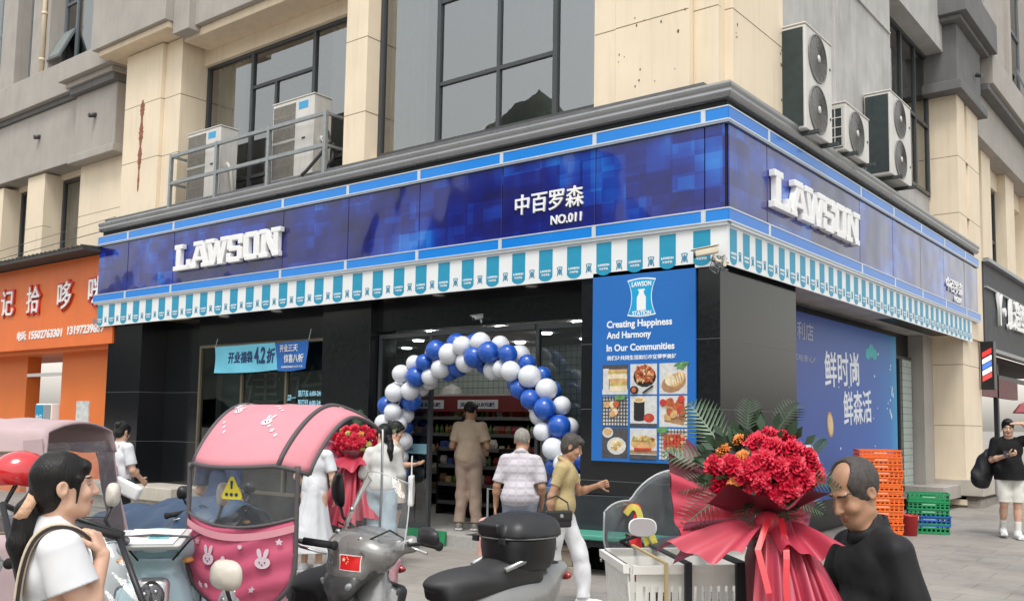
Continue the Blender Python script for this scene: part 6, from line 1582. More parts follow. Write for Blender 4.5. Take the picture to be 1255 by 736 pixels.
def flower_mb(seed, r=.042, rows=6):
    rr_ = random.Random(seed); k = MB()
    for j in range(rows):
        f_ = j/(rows-1); rad = r*(.28+.72*f_); hgt = r*(.75-.75*f_*f_); n_ = 16+8*j; ph = rr_.uniform(0, 6); tilt = .25+.75*f_
        rings = []
        for q, (a_, b_) in enumerate(((.25, -.35), (.75, .0), (1.0, .12))):
            ring = []
            for i in range(n_):
                an = 2*math.pi*i/n_; wv = (1+(.13*math.sin(an*5+ph)+.10*math.sin(an*(9+j)+ph*2)+rr_.uniform(-.06, .06))*(q > 0))
                ring.append((math.cos(an)*rad*a_*wv, math.sin(an)*rad*a_*wv, hgt+b_*r*.5*(1 if q < 2 else tilt)+(.12*r*math.sin(an*(7+j)+ph) if q == 2 else 0)))
            rings.append(ring)
        k.loft(rings, cap=False)
    return k
def frond(k, base, dirv, up, L_, n_=16, wid=.32, droop=.3, lw=.010):
    b_ = Vector(base); d = Vector(dirv).normalized(); u_ = Vector(up); u_ = (u_-d*u_.dot(d)).normalized(); s_ = d.cross(u_)
    pts = [b_+d*L_*t-Vector((0, 0, 1))*droop*L_*t*t for t in [q/8 for q in range(9)]]
    k.tube(pts, [.004*(1-.7*q/8) for q in range(9)], 5)
    for q in range(n_):
        t = .15+.85*q/(n_-1); p = b_+d*L_*t-Vector((0, 0, 1))*droop*L_*t*t
        ll = L_*wid*(math.sin(math.pi*min(1, .18+.8*t)))**.7
        for sd in (-1, 1):
            dr = (s_*sd*.85+d*.65+u_*.18-Vector((0, 0, .12))).normalized(); e_ = p+dr*ll; m_ = p+dr*ll*.5+u_*.008
            w2 = d*lw*.5
            k.add([p-w2, p+w2, m_+w2*1.1, e_, m_-w2*1.1], [(0, 1, 2, 3, 4)])
def bouquet(name, label, c, face, R_, flat, nfl, seed, group=None, drape=True, sc=1.):
    """c = centre of the flower dome, face = direction it looks, R_ = radius of the dome"""
    rr_ = random.Random(seed); t = T(name, label, 'bouquet', c, 0, group)
    F_ = Vector(face).normalized(); rt_ = F_.cross(Vector((0, 0, 1))).normalized()*-1; up_ = rt_.cross(F_)*-1
    if up_.z < 0: up_ = -up_
    def at(a, b_, c_=0): return rt_*a+up_*b_+F_*c_
    vars_ = {}
    pos = []
    tries = 0
    while len(pos) < nfl and tries < 6000:
        tries += 1; a, b_ = rr_.uniform(-1, 1), rr_.uniform(-1, 1)
        if a*a+b_*b_ > 1: continue
        p = at(a*R_, b_*R_*flat, math.sqrt(max(0, 1-(a*a+b_*b_)))*R_*.42)
        if all((p-q).length > .053*sc for q in pos): pos.append(p)
    for i, p in enumerate(pos):
        z_ = rr_.random(); key = ('red' if z_ < .84 else 'org' if z_ < .93 else 'yel', rr_.randrange(3))
        if key not in vars_:
            fm2 = {'red': red_f, 'org': org_f, 'yel': yel_f}[key[0]]
            o = flower_mb(seed*10+key[1], (.046 if key[0] == 'red' else .027)*sc).build('flower', fm2, t, smooth=True); vars_[key] = o
        else: o = vars_[key].copy(); COL.objects.link(o)
        o.location = p; dd = (p*.9+F_*R_*.7+Vector((0, 0, .05))).normalized(); o.rotation_euler = (dd.to_track_quat('Z', 'Y').to_matrix() @ Matrix.Rotation(rr_.uniform(0, 6), 3, 'Z')).to_euler()
        s_ = rr_.uniform(.95, 1.22); o.scale = (s_, s_*rr_.uniform(.85, 1), s_)
        o['label'] = {'red': 'red carnation', 'org': 'orange rose', 'yel': 'yellow green blossom'}[key[0]]
    return t, at, rr_
BQ, at, rr = bouquet('bouquet', 'large bouquet of red carnations wrapped in crimson paper, standing in a white basket', (3.08, -6.07, 1.525), (.45, -.85, .38), .168, .68, 46, 5)
k = MB()
k = MB(); frond(k, at(-.12, .06, -.02), at(-.6, 1, -.1), at(0, 0, 1), .25, 12, .42, .05, .010)
k.build('palm_frond', frond_p, BQ)
k = MB(); frond(k, at(-.16, .01, 0), at(-1, .28, .0), at(0, .2, 1), .19, 10, .36, .05, .010)
k.build('palm_frond', frond_p, BQ)
k = MB()
for a, b_, da, db, L_ in ((.08, -.11, 1, -.35, .13), (.11, -.05, 1, -.04, .15), (-.05, .12, .1, 1, .15), (.05, .12, .6, 1, .16), (-.12, -.10, -.8, -.55, .2), (-.05, -.13, -.3, -1, .16), (.05, -.13, .15, -1, .15), (.06, -.13, .4, -.9, .14), (.17, .05, .6, .8, .08), (0, -.13, -.05, -1, .18), (-.16, -.06, -1, -.15, .14)):
    k = MB(); frond(k, at(a, b_, .02), at(da, db, .25), at(0, 0, 1), L_, 11, .42, .15, .0042); k.build('fern_frond', frond_m, BQ)
k = MB()
for q in range(110):
    a = rr.uniform(.7, 5.5); rad = rr.uniform(.5, 1.0); p = at(math.cos(a)*.2*rad, math.sin(a)*.135*rad, rr.uniform(-.02, .05)); dr = at(math.cos(a), math.sin(a), rr.uniform(.1, .8)).normalized(); s_ = dr.cross(at(rr.uniform(-.5, .5), rr.uniform(-.5, .5), 1)).normalized(); L_ = rr.uniform(.04, .085); w_ = L_*.26
    k.add([p, p+dr*L_*.5+s_*w_, p+dr*L_, p+dr*L_*.5-s_*w_], [(0, 1, 2, 3)])
k.build('leaf_cluster', leaf_m, BQ)
k = MB(); k.sphere(at(0, -.02, -.12), (.13, .12, .11)); k.build('foam_core', leaf_m, BQ, smooth=True)
def sheet(par, p0, pu, pv, mat, curl=.08, wv=.02, fr=9, seed=0, name='wrapping_sheet', nu=22, nv=12):
    """pleated paper from p0 spanned by pu (width) and pv (length)"""
    p0, pu, pv = Vector(p0), Vector(pu), Vector(pv); nn = pu.cross(pv).normalized(); rr2 = random.Random(seed); ph = rr2.uniform(0, 6)
    def fn(s, t_):
        spread = .45+.55*t_
        return p0+pu*(s-.5)*spread+pv*t_+nn*(wv*math.sin(s*fr+ph)*(.3+t_)+curl*t_*t_+wv*.6*math.sin(s*fr*2.3+ph*2+t_*2)*t_)
    k = MB(); k.grid(fn, nu, nv); return k.build(name, mat, par, smooth=True)
neck = at(.0, -.235, -.06)
# collar of paper fanning around the flowers
sheet(BQ, at(-.02, -.17, -.05), at(-.05, .27, -.0), at(-.29, -.01, .06), paper_b, .05, .02, 8, 1)
sheet(BQ, at(-.04, -.20, -.02), at(.05, .13, .06), at(-.26, -.07, .05), paper_d, .05, .02, 7, 2)
sheet(BQ, at(-.02, -.17, -.07), at(-.02, .24, 0), at(-.30, .10, .02), paper_c, .05, .02, 6, 3)
sheet(BQ, at(-.03, -.14, -.08), at(.06, .2, 0), at(-.26, .17, -.02), paper_d, .03, .02, 6, 4)
sheet(BQ, at(.02, -.19, -.04), at(.05, -.20, .04), at(.11, -.02, .06), paper_a, -.04, .025, 8, 5)
sheet(BQ, at(.01, -.16, -.07), at(-.05, -.16, 0), at(.16, .02, .0), paper_d, -.03, .02, 6, 7)
sheet(BQ, at(0, -.16, .02), at(.46, .0, 0), at(-.02, .03, .17), paper_c, .03, .025, 10, 8)
sheet(BQ, at(-.06, -.20, .04), at(.30, -.02, .02), at(-.17, -.12, .12), paper_d, .03, .02, 8, 9)
sheet(BQ, at(.05, -.20, .03), at(.20, .02, .02), at(.09, -.10, .12), paper_a, .03, .02, 8, 10)
# long drape down the front
sheet(BQ, at(.05, -.20, .05), at(.16, 0, .02), at(.04, -.38, .07), paper_b, .03, .02, 8, 11, nv=16)
sheet(BQ, at(.07, -.20, .04), at(.16, .02, .0), at(.10, -.36, .05), paper_a, .03, .022, 9, 12, nv=16)
sheet(BQ, at(.01, -.20, .04), at(.13, .0, .03), at(-.01, -.38, .06), paper_d, .03, .02, 7, 13, nv=16)
sheet(BQ, at(.08, -.20, .02), at(.16, .02, -.02), at(.10, -.26, .05), paper_b, .04, .02, 8, 14)
k = MB(); k.sphere(at(.01, -.205, .045), (.045, .04, .04)); k.build('ribbon_knot', paper_a, BQ, smooth=True)
rib = M('red_satin_ribbon', (.55, .02, .03), .3)
ribbon([at(.05, -.2, .09), at(.06, -.32, .13), at(.055, -.46, .13), at(.08, -.56, .12)], tuple(at(0, 0, 1)), .02, rib, 'ribbon_tail', BQ, .002)
ribbon([at(.01, -.2, .09), at(-.03, -.32, .13), at(.0, -.46, .14)], tuple(at(0, 0, 1)), .02, rib, 'ribbon_tail', BQ, .002)
k = MB(); k.lathe([(.001, -.62), (.05, -.62), (.06, -.3), (.03, -.2)], tuple(at(0, 0, -.02)), 12); k.build('stem_bundle', paper_c, BQ, smooth=True)
# second bouquet on the floor stand
B2, at, rr = bouquet('bouquet', 'tall red flower bouquet in rose paper standing behind the woman in white', (-4.05, -1.60, 1.43), (.5, -.85, .2), .27, .6, 40, 9, sc=1.3)
k = MB()
for a, b_, da, db, L_ in ((.2, .05, 1, .5, .35), (-.2, .05, -1, .6, .3), (0, .14, .2, 1, .28), (.22, -.08, 1, -.2, .28), (-.2, -.08, -1, -.2, .28)): k = MB(); frond(k, at(a, b_, 0), at(da, db, .2), at(0, 0, 1), L_, 14, .35, .15, .014); k.build('palm_frond', frond_m, B2)
for i, (p0, pu, pv, mt) in enumerate(((at(-.02, -.2, .0), at(.4, .0, 0), at(-.16, -.75, .12), paper_b), (at(.04, -.2, .0), at(.36, .02, 0), at(.2, -.7, .14), paper_a), (at(0, -.18, 0), at(.0, .4, 0), at(-.42, .02, .05), paper_d), (at(0, -.18, 0), at(.0, -.4, 0), at(.42, .0, .05), paper_b), (at(0, -.2, .06), at(.5, 0, 0), at(0, -.1, .2), paper_a), (at(.0, -.2, .05), at(.3, 0, 0), at(.02, -.8, .2), paper_a))):
    sheet(B2, p0, pu, pv, mt, .05, .035, 8, 30+i)
k = MB(); k.lathe([(.001, -1.42), (.17, -1.42), (.11, -.9), (.08, -.2), (.2, -.1)], (0, 0, 0), 16); k.build('stand', paper_c, B2, smooth=True)
# ------------------------------------------------------------------ scooters and rain hoods
rubber = M('tyre_rubber', (.015, .015, .016), .8, var=.2, vs=30); blkp = M('black_plastic', (.016, .016, .018), .42, var=.1, vs=20, bump=.05, bs=200)
seat_m = M('grey_black_seat', (.035, .035, .037), .55, var=.08, bump=.15, bs=260); chrome = M('chrome', (.6, .6, .6), .15, metal=1, var=.05)
mirror_m = M('mirror_glass', (.75, .78, .8), .03, metal=1, var=0)
lens_m = M('clear_lens', (.32, .33, .35), .08, coat=1., var=.3, vs=30); red_lens = M('red_lens', (.30, .01, .01), .15, coat=1, var=.05)
def wheel(par, y, r=.24, wd=.10):
    k = MB(); k.lathe([(r-.065, -wd*.38), (r-.02, -wd*.5), (r, -wd*.22), (r, wd*.22), (r-.02, wd*.5), (r-.065, wd*.38)], (0, y, r), 28, 'x', False); wl_ = k.build('wheel', rubber, par, smooth=True)
    k = MB(); k.lathe([(r-.06, -wd*.32), (r-.07, -wd*.1), (r-.07, wd*.1), (r-.06, wd*.32)], (0, y, r), 28, 'x'); k.lathe([(.001, -wd*.45), (.05, -wd*.45), (.05, wd*.45), (.001, wd*.45)], (0, y, r), 14, 'x')
    for q in range(6):
        a = q*math.pi/3; k.tube([(0, y+.04*math.cos(a), r+.04*math.sin(a)), (0, y+(r-.065)*math.cos(a), r+(r-.065)*math.sin(a))], .014, 6)
    k.build('rim', M('wheel_alloy', (.3, .3, .31), .35, metal=.8), wl_, smooth=True)
def mirror(par, base, mid, c, n_, w_=.05, hh=.085, shell=None, face=None, tilt=0.):
    """mirror on a bent stalk; n_ = way the glass looks"""
    k = MB(); k.tube([base, mid, tuple(Vector(c)-Vector((0, 0, hh*.7)))], .009, 8); st_ = k.build('mirror', blkp, par, smooth=True)
    nv_ = Vector(n_).normalized(); q_ = nv_.to_track_quat('Y', 'Z').to_matrix() @ Matrix.Rotation(tilt, 3, 'Y')
    def pt(a, b_, d_): return Vector(c)+q_ @ Vector((a, d_, b_))
    def outline(s_): return [(w_*s_*(abs(math.cos(t))**.7)*(1 if math.cos(t) > 0 else -1), hh*s_*(abs(math.sin(t))**.8)*(1 if math.sin(t) > 0 else -1)) for t in [2*math.pi*i/24 for i in range(24)]]
    k = MB(); k.loft([[pt(a, b_, d_) for a, b_ in outline(s_)] for s_, d_ in ((.02, -.045), (.45, -.04), (.85, -.022), (1, 0), (.97, .008))]); k.build('mirror_shell', shell or blkp, st_, smooth=True)
    k = MB(); k.add([pt(a, b_, .0095) for a, b_ in outline(.92)], [tuple(range(24))]); k.build('mirror_glass', face or mirror_m, st_)
def scooter(name, label, loc, rz, body_m, trim_m=None, seat=True, sc=1., hl=True, mirrors=(), cat='scooter', lean=0.):
    t = T(name, label, cat, loc, rz); t.scale = (sc,)*3; trim_m = trim_m or blkp
    f = SDF((-.36, -1.0, .1), (.36, .95, 1.25), .013)
    f.ell((0, -.56, .66), (.19, .085, .34), (R(-14), 0, 0), k=.03); f.box((0, -.50, .58), (.21, .04, .27), .04, (R(-16), 0, 0), k=.05)
    f.cone((0, -.62, .40), (0, -.58, .52), .10, .13, k=.05)
    f.ell((0, -.50, 1.03), (.19, .13, .095), (R(-18), 0, 0), k=.05); f.cone((-.16, -.44, 1.03), (.16, -.44, 1.03), .05, .05, k=.04)
    f.box((0, -.18, .33), (.16, .36, .05), .035, k=.06)
    f.ell((0, .40, .62), (.165, .45, .17), (R(6), 0, 0), k=.06); f.ell((0, .25, .48), (.16, .3, .16), k=.06); f.cone((0, .72, .72), (0, .88, .78), .10, .05, k=.06)
    f.ell((0, -.72, .36), (.075, .25, .17), k=.03)
    f.cone((-.12, -.72, .24), (.12, -.72, .24), .265, .265, k=.01, op='sub'); f.cone((-.07, .56, .24), (.07, .56, .24), .29, .29, k=.02, op='sub')
    f.ell((0, -.66, .78), (.07, .05, .09), k=.02, op='sub')
    f.box((.0, -.575, 1.02), (.10, .03, .03), .02, (R(-25), 0, 0), k=.02, op='sub')
    f.build('body', [body_m, trim_m], t, pick=lambda C_: ((C_[:, 2] < .40) | ((np.abs(C_[:, 0]) > .12) & (C_[:, 2] < .52) & (C_[:, 1] < .2)) | ((C_[:, 1] > -.47) & (C_[:, 1] < -.2) & (C_[:, 2] > .4) & (C_[:, 2] < .9))).astype(int))
    wheel(t, -.72); wheel(t, .56)
    k = MB(); k.tube([(-.06, -.72, .24), (-.065, -.64, .62)], .02, 8); k.tube([(.06, -.72, .24), (.065, -.64, .62)], .02, 8); k.build('fork', steel, t, smooth=True)
    k = MB(); k.tube([(-.37, -.36, 1.05), (-.22, -.42, 1.07), (.22, -.42, 1.07), (.37, -.36, 1.05)], .013, 8); hb_ = k.build('handlebar', steel, t, smooth=True)
    for sx in (-1, 1):
        k = MB(); k.tube([(sx*.235, -.41, 1.07), (sx*.38, -.355, 1.05)], .019, 10); k.lathe([(.001, -.006), (.024, -.006), (.024, .006), (.001, .006)], (sx*.385, -.353, 1.049), 12, 'x'); k.build('grip', rubber, hb_, smooth=True)
        k = MB(); k.tube([(sx*.2, -.44, 1.06), (sx*.27, -.475, 1.05), (sx*.39, -.43, 1.02)], [.008, .007, .008], 6); k.build('brake_lever', chrome, hb_, smooth=True)
    for sx in (-1, 1): k = MB(); k.tube([(sx*.24, -.43, 1.06), (sx*.25, -.56, 1.13), (sx*.16, -.62, 1.08), (sx*.08, -.60, .98)], .005, 5); k.build('control_cable', rubber, t, smooth=True)
    if seat:
        g = SDF((-.25, -.2, .6), (.25, .8, 1.0), .012)
        g.ell((0, .12, .79), (.145, .27, .065), (R(3), 0, 0), k=.04); g.ell((0, .45, .84), (.155, .24, .07), (R(8), 0, 0), k=.05); g.box((0, .28, .75), (.13, .36, .05), .04, (R(5), 0, 0), k=.05)
        g.build('seat', seat_m, t)
    if hl:
        k = MB(); k.sphere((0, -.665, .79), (.065, .028, .085), 16, 12, Euler((R(-14), 0, 0)).to_matrix()); h_ = k.build('headlight', lens_m, t, smooth=True)
        k = MB(); k.sphere((-.02, -.672, .80), (.022, .02, .022)); k.sphere((.022, -.672, .775), (.022, .02, .022)); k.build('reflector', chrome, h_, smooth=True)
    k = MB(); k.sphere((0, .90, .74), (.08, .03, .03)); k.build('tail_light', red_lens, t, smooth=True)
    for sx in (-1, 1): k = MB(); k.sphere((sx*.15, -.60, .98), (.03, .03, .015)); k.build('turn_signal', M('amber_lens', (.6, .25, .03), .2, coat=1), t, smooth=True)
    for m_ in mirrors: mirror(t, *m_)
    return t
grey_p = M('silver_grey_paint', (.27, .265, .26), .28, metal=.35, coat=.6, var=.05)
lbl_p = M('pale_blue_paint', (.42, .60, .66), .25, coat=.7, var=.03); pink_p = M('dusty_pink_paint', (.45, .2, .24), .3, coat=.6, var=.03); crm_p = M('cream_paint', (.58, .53, .46), .3, coat=.6, var=.03); dk_p = M('dark_blue_paint', (.02, .035, .07), .3, coat=.6)
film = Mglass('clear_film', (.93, .95, .95), .9, .06, haze=.08, ior=1.4, bump=.15, bs=6)
acry = Mglass('clear_acrylic', (.95, .96, .96), .9, .02, haze=.05, ior=1.42)
acry2 = Mglass('scratched_acrylic', (.80, .83, .85), .9, .05, haze=.09, ior=1.45)

# ---- grey scooter with the top box
GS = scooter('motor_scooter', 'silver grey motor scooter with a black top box and a tall clear windscreen', (.83, -5.24, 0), FACE_IMG(-47), grey_p, sc=1.0,
             mirrors=(((-.22, -.44, 1.07), (-.36, -.46, 1.14), (-.44, -.44, 1.285), (.15, 1, .1), .055, .10), ((.24, -.44, 1.06), (.33, -.50, 1.06), (.50, -.50, 1.12), (.2, 1, .2), .10, .045)), hl=False)
k = MB()
def wfn(s, t_):
    a = (s-.5)*2; wd = .26*(1-.38*t_**2)+.02
    return (a*wd, -.66+.12*t_+.16*a*a*(1-.3*t_)+.03*t_*t_, 1.03+.38*t_-.06*a*a*t_)
k.grid(wfn, 18, 12); ws = k.build('windscreen', Mglass('thin_screen', (.97, .98, .98), .9, .02, haze=.075, ior=1.33), GS, smooth=True)
k = MB(); k.tube([wfn(s/18, 1) for s in range(19)], .004, 5); k.tube([wfn(0, t_/10) for t_ in range(11)], .004, 5); k.tube([wfn(1, t_/10) for t_ in range(11)], .004, 5); k.build('screen_edge', M('clear_edge', (.6, .62, .62), .1, coat=1, alpha=.55), ws, smooth=True)
for a, z in ((-.1, .08), (.12, .06), (.0, .2)):
    k = MB(); k.sphere((a, -.665+.16*z/.36*.4+.15*a*a*3, 1.02+z), .014, 10, 8); k.build('screen_bolt', chrome, ws, smooth=True)
f = SDF((-.4, -.85, .80), (.4, -.3, 1.2), .011); f.ell((0, -.56, 1.0), (.25, .15, .115), (R(-18), 0, 0), k=0); f.ell((0, -.64, .93), (.17, .08, .10), (R(-25), 0, 0), k=.04); f.cone((-.24, -.42, 1.05), (0, -.66, 1.0), .045, .06, k=.04); f.cone((.24, -.42, 1.05), (0, -.66, 1.0), .045, .06, k=.04)
for sx in (-1, 1): f.cone((sx*.10, -.80, .90), (sx*.22, -.50, 1.12), .008, .008, k=.02, op='sub')
cowl = f.build('cowl', grey_p, GS)
# flag sticker lying on the cowl
bpy.context.view_layer.update()
def on_cowl(u, v, w_):
    hit, loc_, nn_, _i = cowl.ray_cast(Vector((.155+u*.96, -1.2, .99+v)), Vector((-.10, 1, -.05)))
    if not hit: return (.075+u, -.70, 1.0+v)
    return tuple(loc_+nn_*(w_+.0015))
k = MB(on_cowl)
def patch(kk, u0, u1, v0, v1, w_): kk.grid(lambda s, t_: (u0+(u1-u0)*s, v0+(v1-v0)*t_, w_), 10, 8)
patch(k, -.062, .062, -.04, .04, .001); fl_ = k.build('flag_sticker', M('flag_border', (.75, .72, .7), .4, var=0), GS)
k2 = MB(on_cowl); patch(k2, -.057, .057, -.035, .035, .0025); k2.build('flag_field', M('flag_red', (.62, .012, .012), .4, var=0), fl_)
def star(u, v, r, kk):
    pts = [(u+(r if i % 2 == 0 else r*.4)*math.sin(i*math.pi/5), v+(r if i % 2 == 0 else r*.4)*math.cos(i*math.pi/5)) for i in range(10)][::-1]
    kk.poly(pts, .0035, .0045)
k2 = MB(on_cowl); star(-.036, .014, .013, k2)
for u, v in ((-.016, .026), (-.008, .017), (-.008, .005), (-.016, -.004)): star(u, v, .005, k2)
k2.build('flag_stars', M('flag_yellow', (.75, .72, .45), .4, var=0), fl_)
f = SDF((-.3, -.85, .55), (.3, -.4, 1.05), .010); f.ell((0, -.68, .86), (.15, .05, .10), (R(-20), 0, 0), k=.02); f.ell((0, -.655, .70), (.11, .05, .10), (R(-20), 0, 0), k=.04); f.cone((-.15, -.60, .92), (0, -.70, .78), .03, .035, k=.03); f.cone((.15, -.60, .92), (0, -.70, .78), .03, .035, k=.03)
f.build('front_mask', M('dark_grey_plastic', (.06, .06, .063), .35, coat=.3), GS)
k = MB(); k.sphere((-.10, -.70, .84), (.05, .02, .022), 14, 10, Euler((0, R(25), R(20))).to_matrix()); k.build('headlight', lens_m, GS, smooth=True)
k = MB(); k.sphere((.10, -.70, .84), (.05, .02, .022), 14, 10, Euler((0, R(-25), R(-20))).to_matrix()); k.build('headlight', lens_m, GS, smooth=True)
k = MB(); k.tube([(-.15, .30, .84), (-.17, .5, .90), (-.12, .72, .93), (.12, .72, .93), (.17, .5, .90), (.15, .30, .84)], .016, 8); k.build('grab_rail', M('silver_rail', (.5, .5, .5), .3, metal=.8), GS, smooth=True)
# top box
tb = SDF((-.34, .30, .78), (.34, .92, 1.32), .009)
tb.ell((0, .60, 1.05), (.225, .235, .21), k=0); tb.box((0, .60, .98), (.18, .19, .12), .09, k=.05); tb.plane((0, 0, 1.063), (0, 0, 1)); tb.plane((0, 0, .855), (0, 0, -1), .03)
tbo = tb.build('top_box', blkp, GS)
tl = SDF((-.34, .30, .95), (.34, .92, 1.36), .009)
tl.ell((0, .60, 1.055), (.245, .25, .155), k=0); tl.box((0, .61, 1.09), (.205, .20, .085), .075, (R(4), 0, 0), k=.05); tl.plane((0, 0, 1.072), (0, 0, -1))
for sx in (-1, 1): tl.cone((sx*.05, .40, 1.215), (sx*.16, .76, 1.195), .007, .007, k=.02, op='sub')
tl.ell((0, .52, 1.245), (.09, .15, .03), k=.03, op='sub')
tl.box((0, .365, 1.125), (.10, .03, .035), .02, (R(14), 0, 0), k=.03)
tl.build('lid', blkp, tbo)
sm = SDF((-.34, .30, 1.03), (.34, .92, 1.11), .007); sm.ell((0, .60, 1.055), (.25, .255, .16), k=0); sm.plane((0, 0, 1.0725), (0, 0, 1)); sm.plane((0, 0, 1.0625), (0, 0, -1)); sm.build('seam_band', M('grey_seam', (.13, .13, .135), .35), tbo)
for ob_ in (tbo,): ob_.location = (0, -.04, -.06); ob_.scale = (.95, .95, 1)
k = MB(); k.box(-.12, .12, .40, .75, .835, .85); k.box(-.06, .06, .45, .7, .80, .835); k.build('mounting_plate', blkp, GS, bevel=.006)
k = MB(); k.box(.10, .15, .345, .365, 1.04, 1.075); k.build('latch', blkp, tbo, bevel=.003)
k = MB(); k.box(-.15, -.10, .345, .365, 1.04, 1.075); k.build('latch', blkp, tbo, bevel=.003)

# ---- pink hooded scooter
hx, hy = .287, -5.752
HS = scooter('hooded_scooter', 'dusty pink electric scooter under a pink rabbit-print rain hood with a clear windscreen', (hx, hy, 0), FACE_IMG(-22), pink_p, sc=1.0, cat='scooter')
pk_roof = M('pale_pink_fabric', (.60, .225, .265), .7, var=.05, bump=.08, bs=20); pk_skirt = M('rose_pink_fabric', (.50, .085, .16), .65, var=.06, bump=.25, bs=9); bind = M('grey_binding', (.085, .075, .08), .7)
def rprof(t_):  # along the hood: y, z
    y = -.76+.86*t_
    z = 1.43+.31*math.sin(min(1, t_/.55)*math.pi/2)**.8 if t_ < .55 else 1.74-.05*((t_-.55)/.45)**1.6
    return y, z
def rfn(s, t_):
    a = (s-.5)*2; y, z = rprof(t_); e_ = max(0, (abs(a)-.66)/.34)
    return (a*.395*(.93+.07*math.sin(t_*math.pi)), y+.20*a*a*(1-t_)-.02*e_*t_, z+.05*a*a*(1-t_)-.07*e_**1.3+.012*(1-(a/.7)**2 if abs(a) < .7 else 0))
k = MB(); k.grid(rfn, 26, 40); hd_ = k.build('hood_roof', pk_roof, HS, smooth=True, solid=.006)
for ss in (.15, .85):
    k = MB(); k.tube([Vector(rfn(ss, q/30))+Vector((0, 0, .005)) for q in range(31)], .013, 6); k.build('hood_rib', bind, hd_, smooth=True)
k = MB()
k.tube([rfn(q/24, 0) for q in range(25)], .011, 6); k.tube([rfn(0, q/30) for q in range(31)], .010, 6); k.tube([rfn(1, q/30) for q in range(31)], .010, 6); k.tube([rfn(q/24, 1) for q in range(25)], .01, 6)
k.build('hood_edge', bind, hd_, smooth=True)
# rabbit heads and stars printed on the fabric
def motif(kk, tr_, u, v, s_, kind):
    kk.tr = tr_
    if kind == 'rabbit':
        kk.mi = 0
        for q, (du, dv, ru, rv, ro) in enumerate(((0, 0, .032, .026, 0), (-.014, .04, .009, .022, .25), (.014, .04, .009, .022, -.25))): disc(kk, u+du*s_, v+dv*s_, ru*s_, rv*s_, 12, .0015, .004+q*.0007, ro)
        kk.mi = 1
        for q, (du, dv) in enumerate(((-.011, .002), (.011, .002), (0, -.008))): disc(kk, u+du*s_, v+dv*s_, .0035*s_, .0035*s_, 8, .0055, .0065+q*.0004)
    elif kind == 'star':
        kk.mi = 0; pts = [(u+(.016 if i % 2 == 0 else .008)*s_*math.sin(i*math.pi/5), v+(.016 if i % 2 == 0 else .008)*s_*math.cos(i*math.pi/5)) for i in range(10)][::-1]; kk.poly(pts, .0015, .004)
    else:
        kk.mi = 0; disc(kk, u, v, .010*s_, .010*s_, 8, .0015, .004)
def roof_tr(u, v, w_):
    s_ = u; p = Vector(rfn(s_, v)); a = Vector(rfn(s_+.01, v))-p; b_ = Vector(rfn(s_, v+.01))-p; n_ = a.cross(b_).normalized(); return tuple(p+n_*(w_+.003))
k = MB(); rr = random.Random(6)
def roofscaled(c0, c1): return lambda u, v, w_: roof_tr(c0+(u-c0)/.88, c1+(v-c1)/.92, w_)
for i in range(26):
    u, v = .12+.76*((i*.618+.2) % 1), .1+.82*((i*.755+.3) % 1); motif(k, roofscaled(u, v), u, v, .95, ('rabbit', 'star', 'dot', 'dot', 'star')[(i*7+i//5) % 5])
k.build('printed_motif', [M('print_white', (.62, .55, .58), .7, var=0), M('print_dark', (.10, .07, .10), .7, var=0)], hd_)
# front windscreen: clear upper part, rose skirt below, bound in grey
def wpt(a, z):
    """a in -1..1 across, z height"""
    t_ = (z-.74)/(1.46-.74); wd = .33*max(.03, 1-(1-min(1, max(0, t_)/.38))**2.4)**.5
    return (a*wd, -.65-.10*(1-t_)*.4+.07*a*a-.05*(t_-.5)+0, z)
def zlow(a): return 1.205-.055*(1-a*a)
k = MB(); k.grid(lambda s, t_: wpt((s-.5)*2, zlow((s-.5)*2)+(1.455-zlow((s-.5)*2))*t_), 20, 14); wsn = k.build('windscreen', film, HS, smooth=True)
k = MB(); k.grid(lambda s, t_: tuple(Vector(wpt((s-.5)*2, .745+(zlow((s-.5)*2)-.745)*t_))+Vector((0, .008*math.sin(t_*22+3*math.sin(s*5)), 0))), 20, 16); sk_ = k.build('skirt', pk_skirt, HS, smooth=True, solid=.004)
k = MB()
for sg in (-1, 1): k.tube([wpt(sg, .745+(1.452-.745)*q/24) for q in range(25)], .013, 6)
k.tube([wpt(-1+2*q/20, .745) for q in range(21)], .012, 6); k.tube([Vector(wpt(-1+2*q/20, zlow(-1+2*q/20)))+Vector((0, -.004, 0)) for q in range(21)], .008, 6)
k.build('binding', bind, HS, smooth=True)
k = MB(); k.grid(lambda s, t_: tuple(Vector(wpt((s-.5)*2, zlow((s-.5)*2)-.03-.035*t_))+Vector((0, -.01, 0))), 20, 2); k.build('piping_band', M('pale_rose_piping', (.60, .26, .31), .5), sk_, smooth=True)
k = MB()
def skt(u, v, w_): p = wpt(u/.30, v); return (p[0], p[1]-w_-.014, p[2])
for u, v, kd in ((-.12, .99, 'rabbit'), (.17, .99, 'rabbit'), (0, .84, 'star'), (-.2, 1.07, 'star'), (.06, 1.06, 'dot'), (-.03, 1.0, 'dot'), (.24, 1.09, 'star'), (-.15, .86, 'dot'), (.14, .86, 'star'), (.03, .93, 'dot'), (-.24, .98, 'dot'), (-.2, .86, 'star')): motif(k, skt, u, v, 1.1, kd)
k.build('printed_motif', [M('print_pale', (.60, .48, .54), .7, var=0), M('print_dark', (.10, .07, .10), .7, var=0)], sk_)
k = MB(); k.tr = lambda u, v, w_: (lambda p: (p[0], p[1]-w_-.004, p[2]))(wpt(u/.33, v))
k.poly([(-.055, 1.285), (.055, 1.285), (.062, 1.30), (.008, 1.395), (-.008, 1.395), (-.062, 1.30)], 0, .003); wn_ = k.build('warning_triangle', M('warning_yellow', (.72, .60, .04), .5, var=0), wsn)
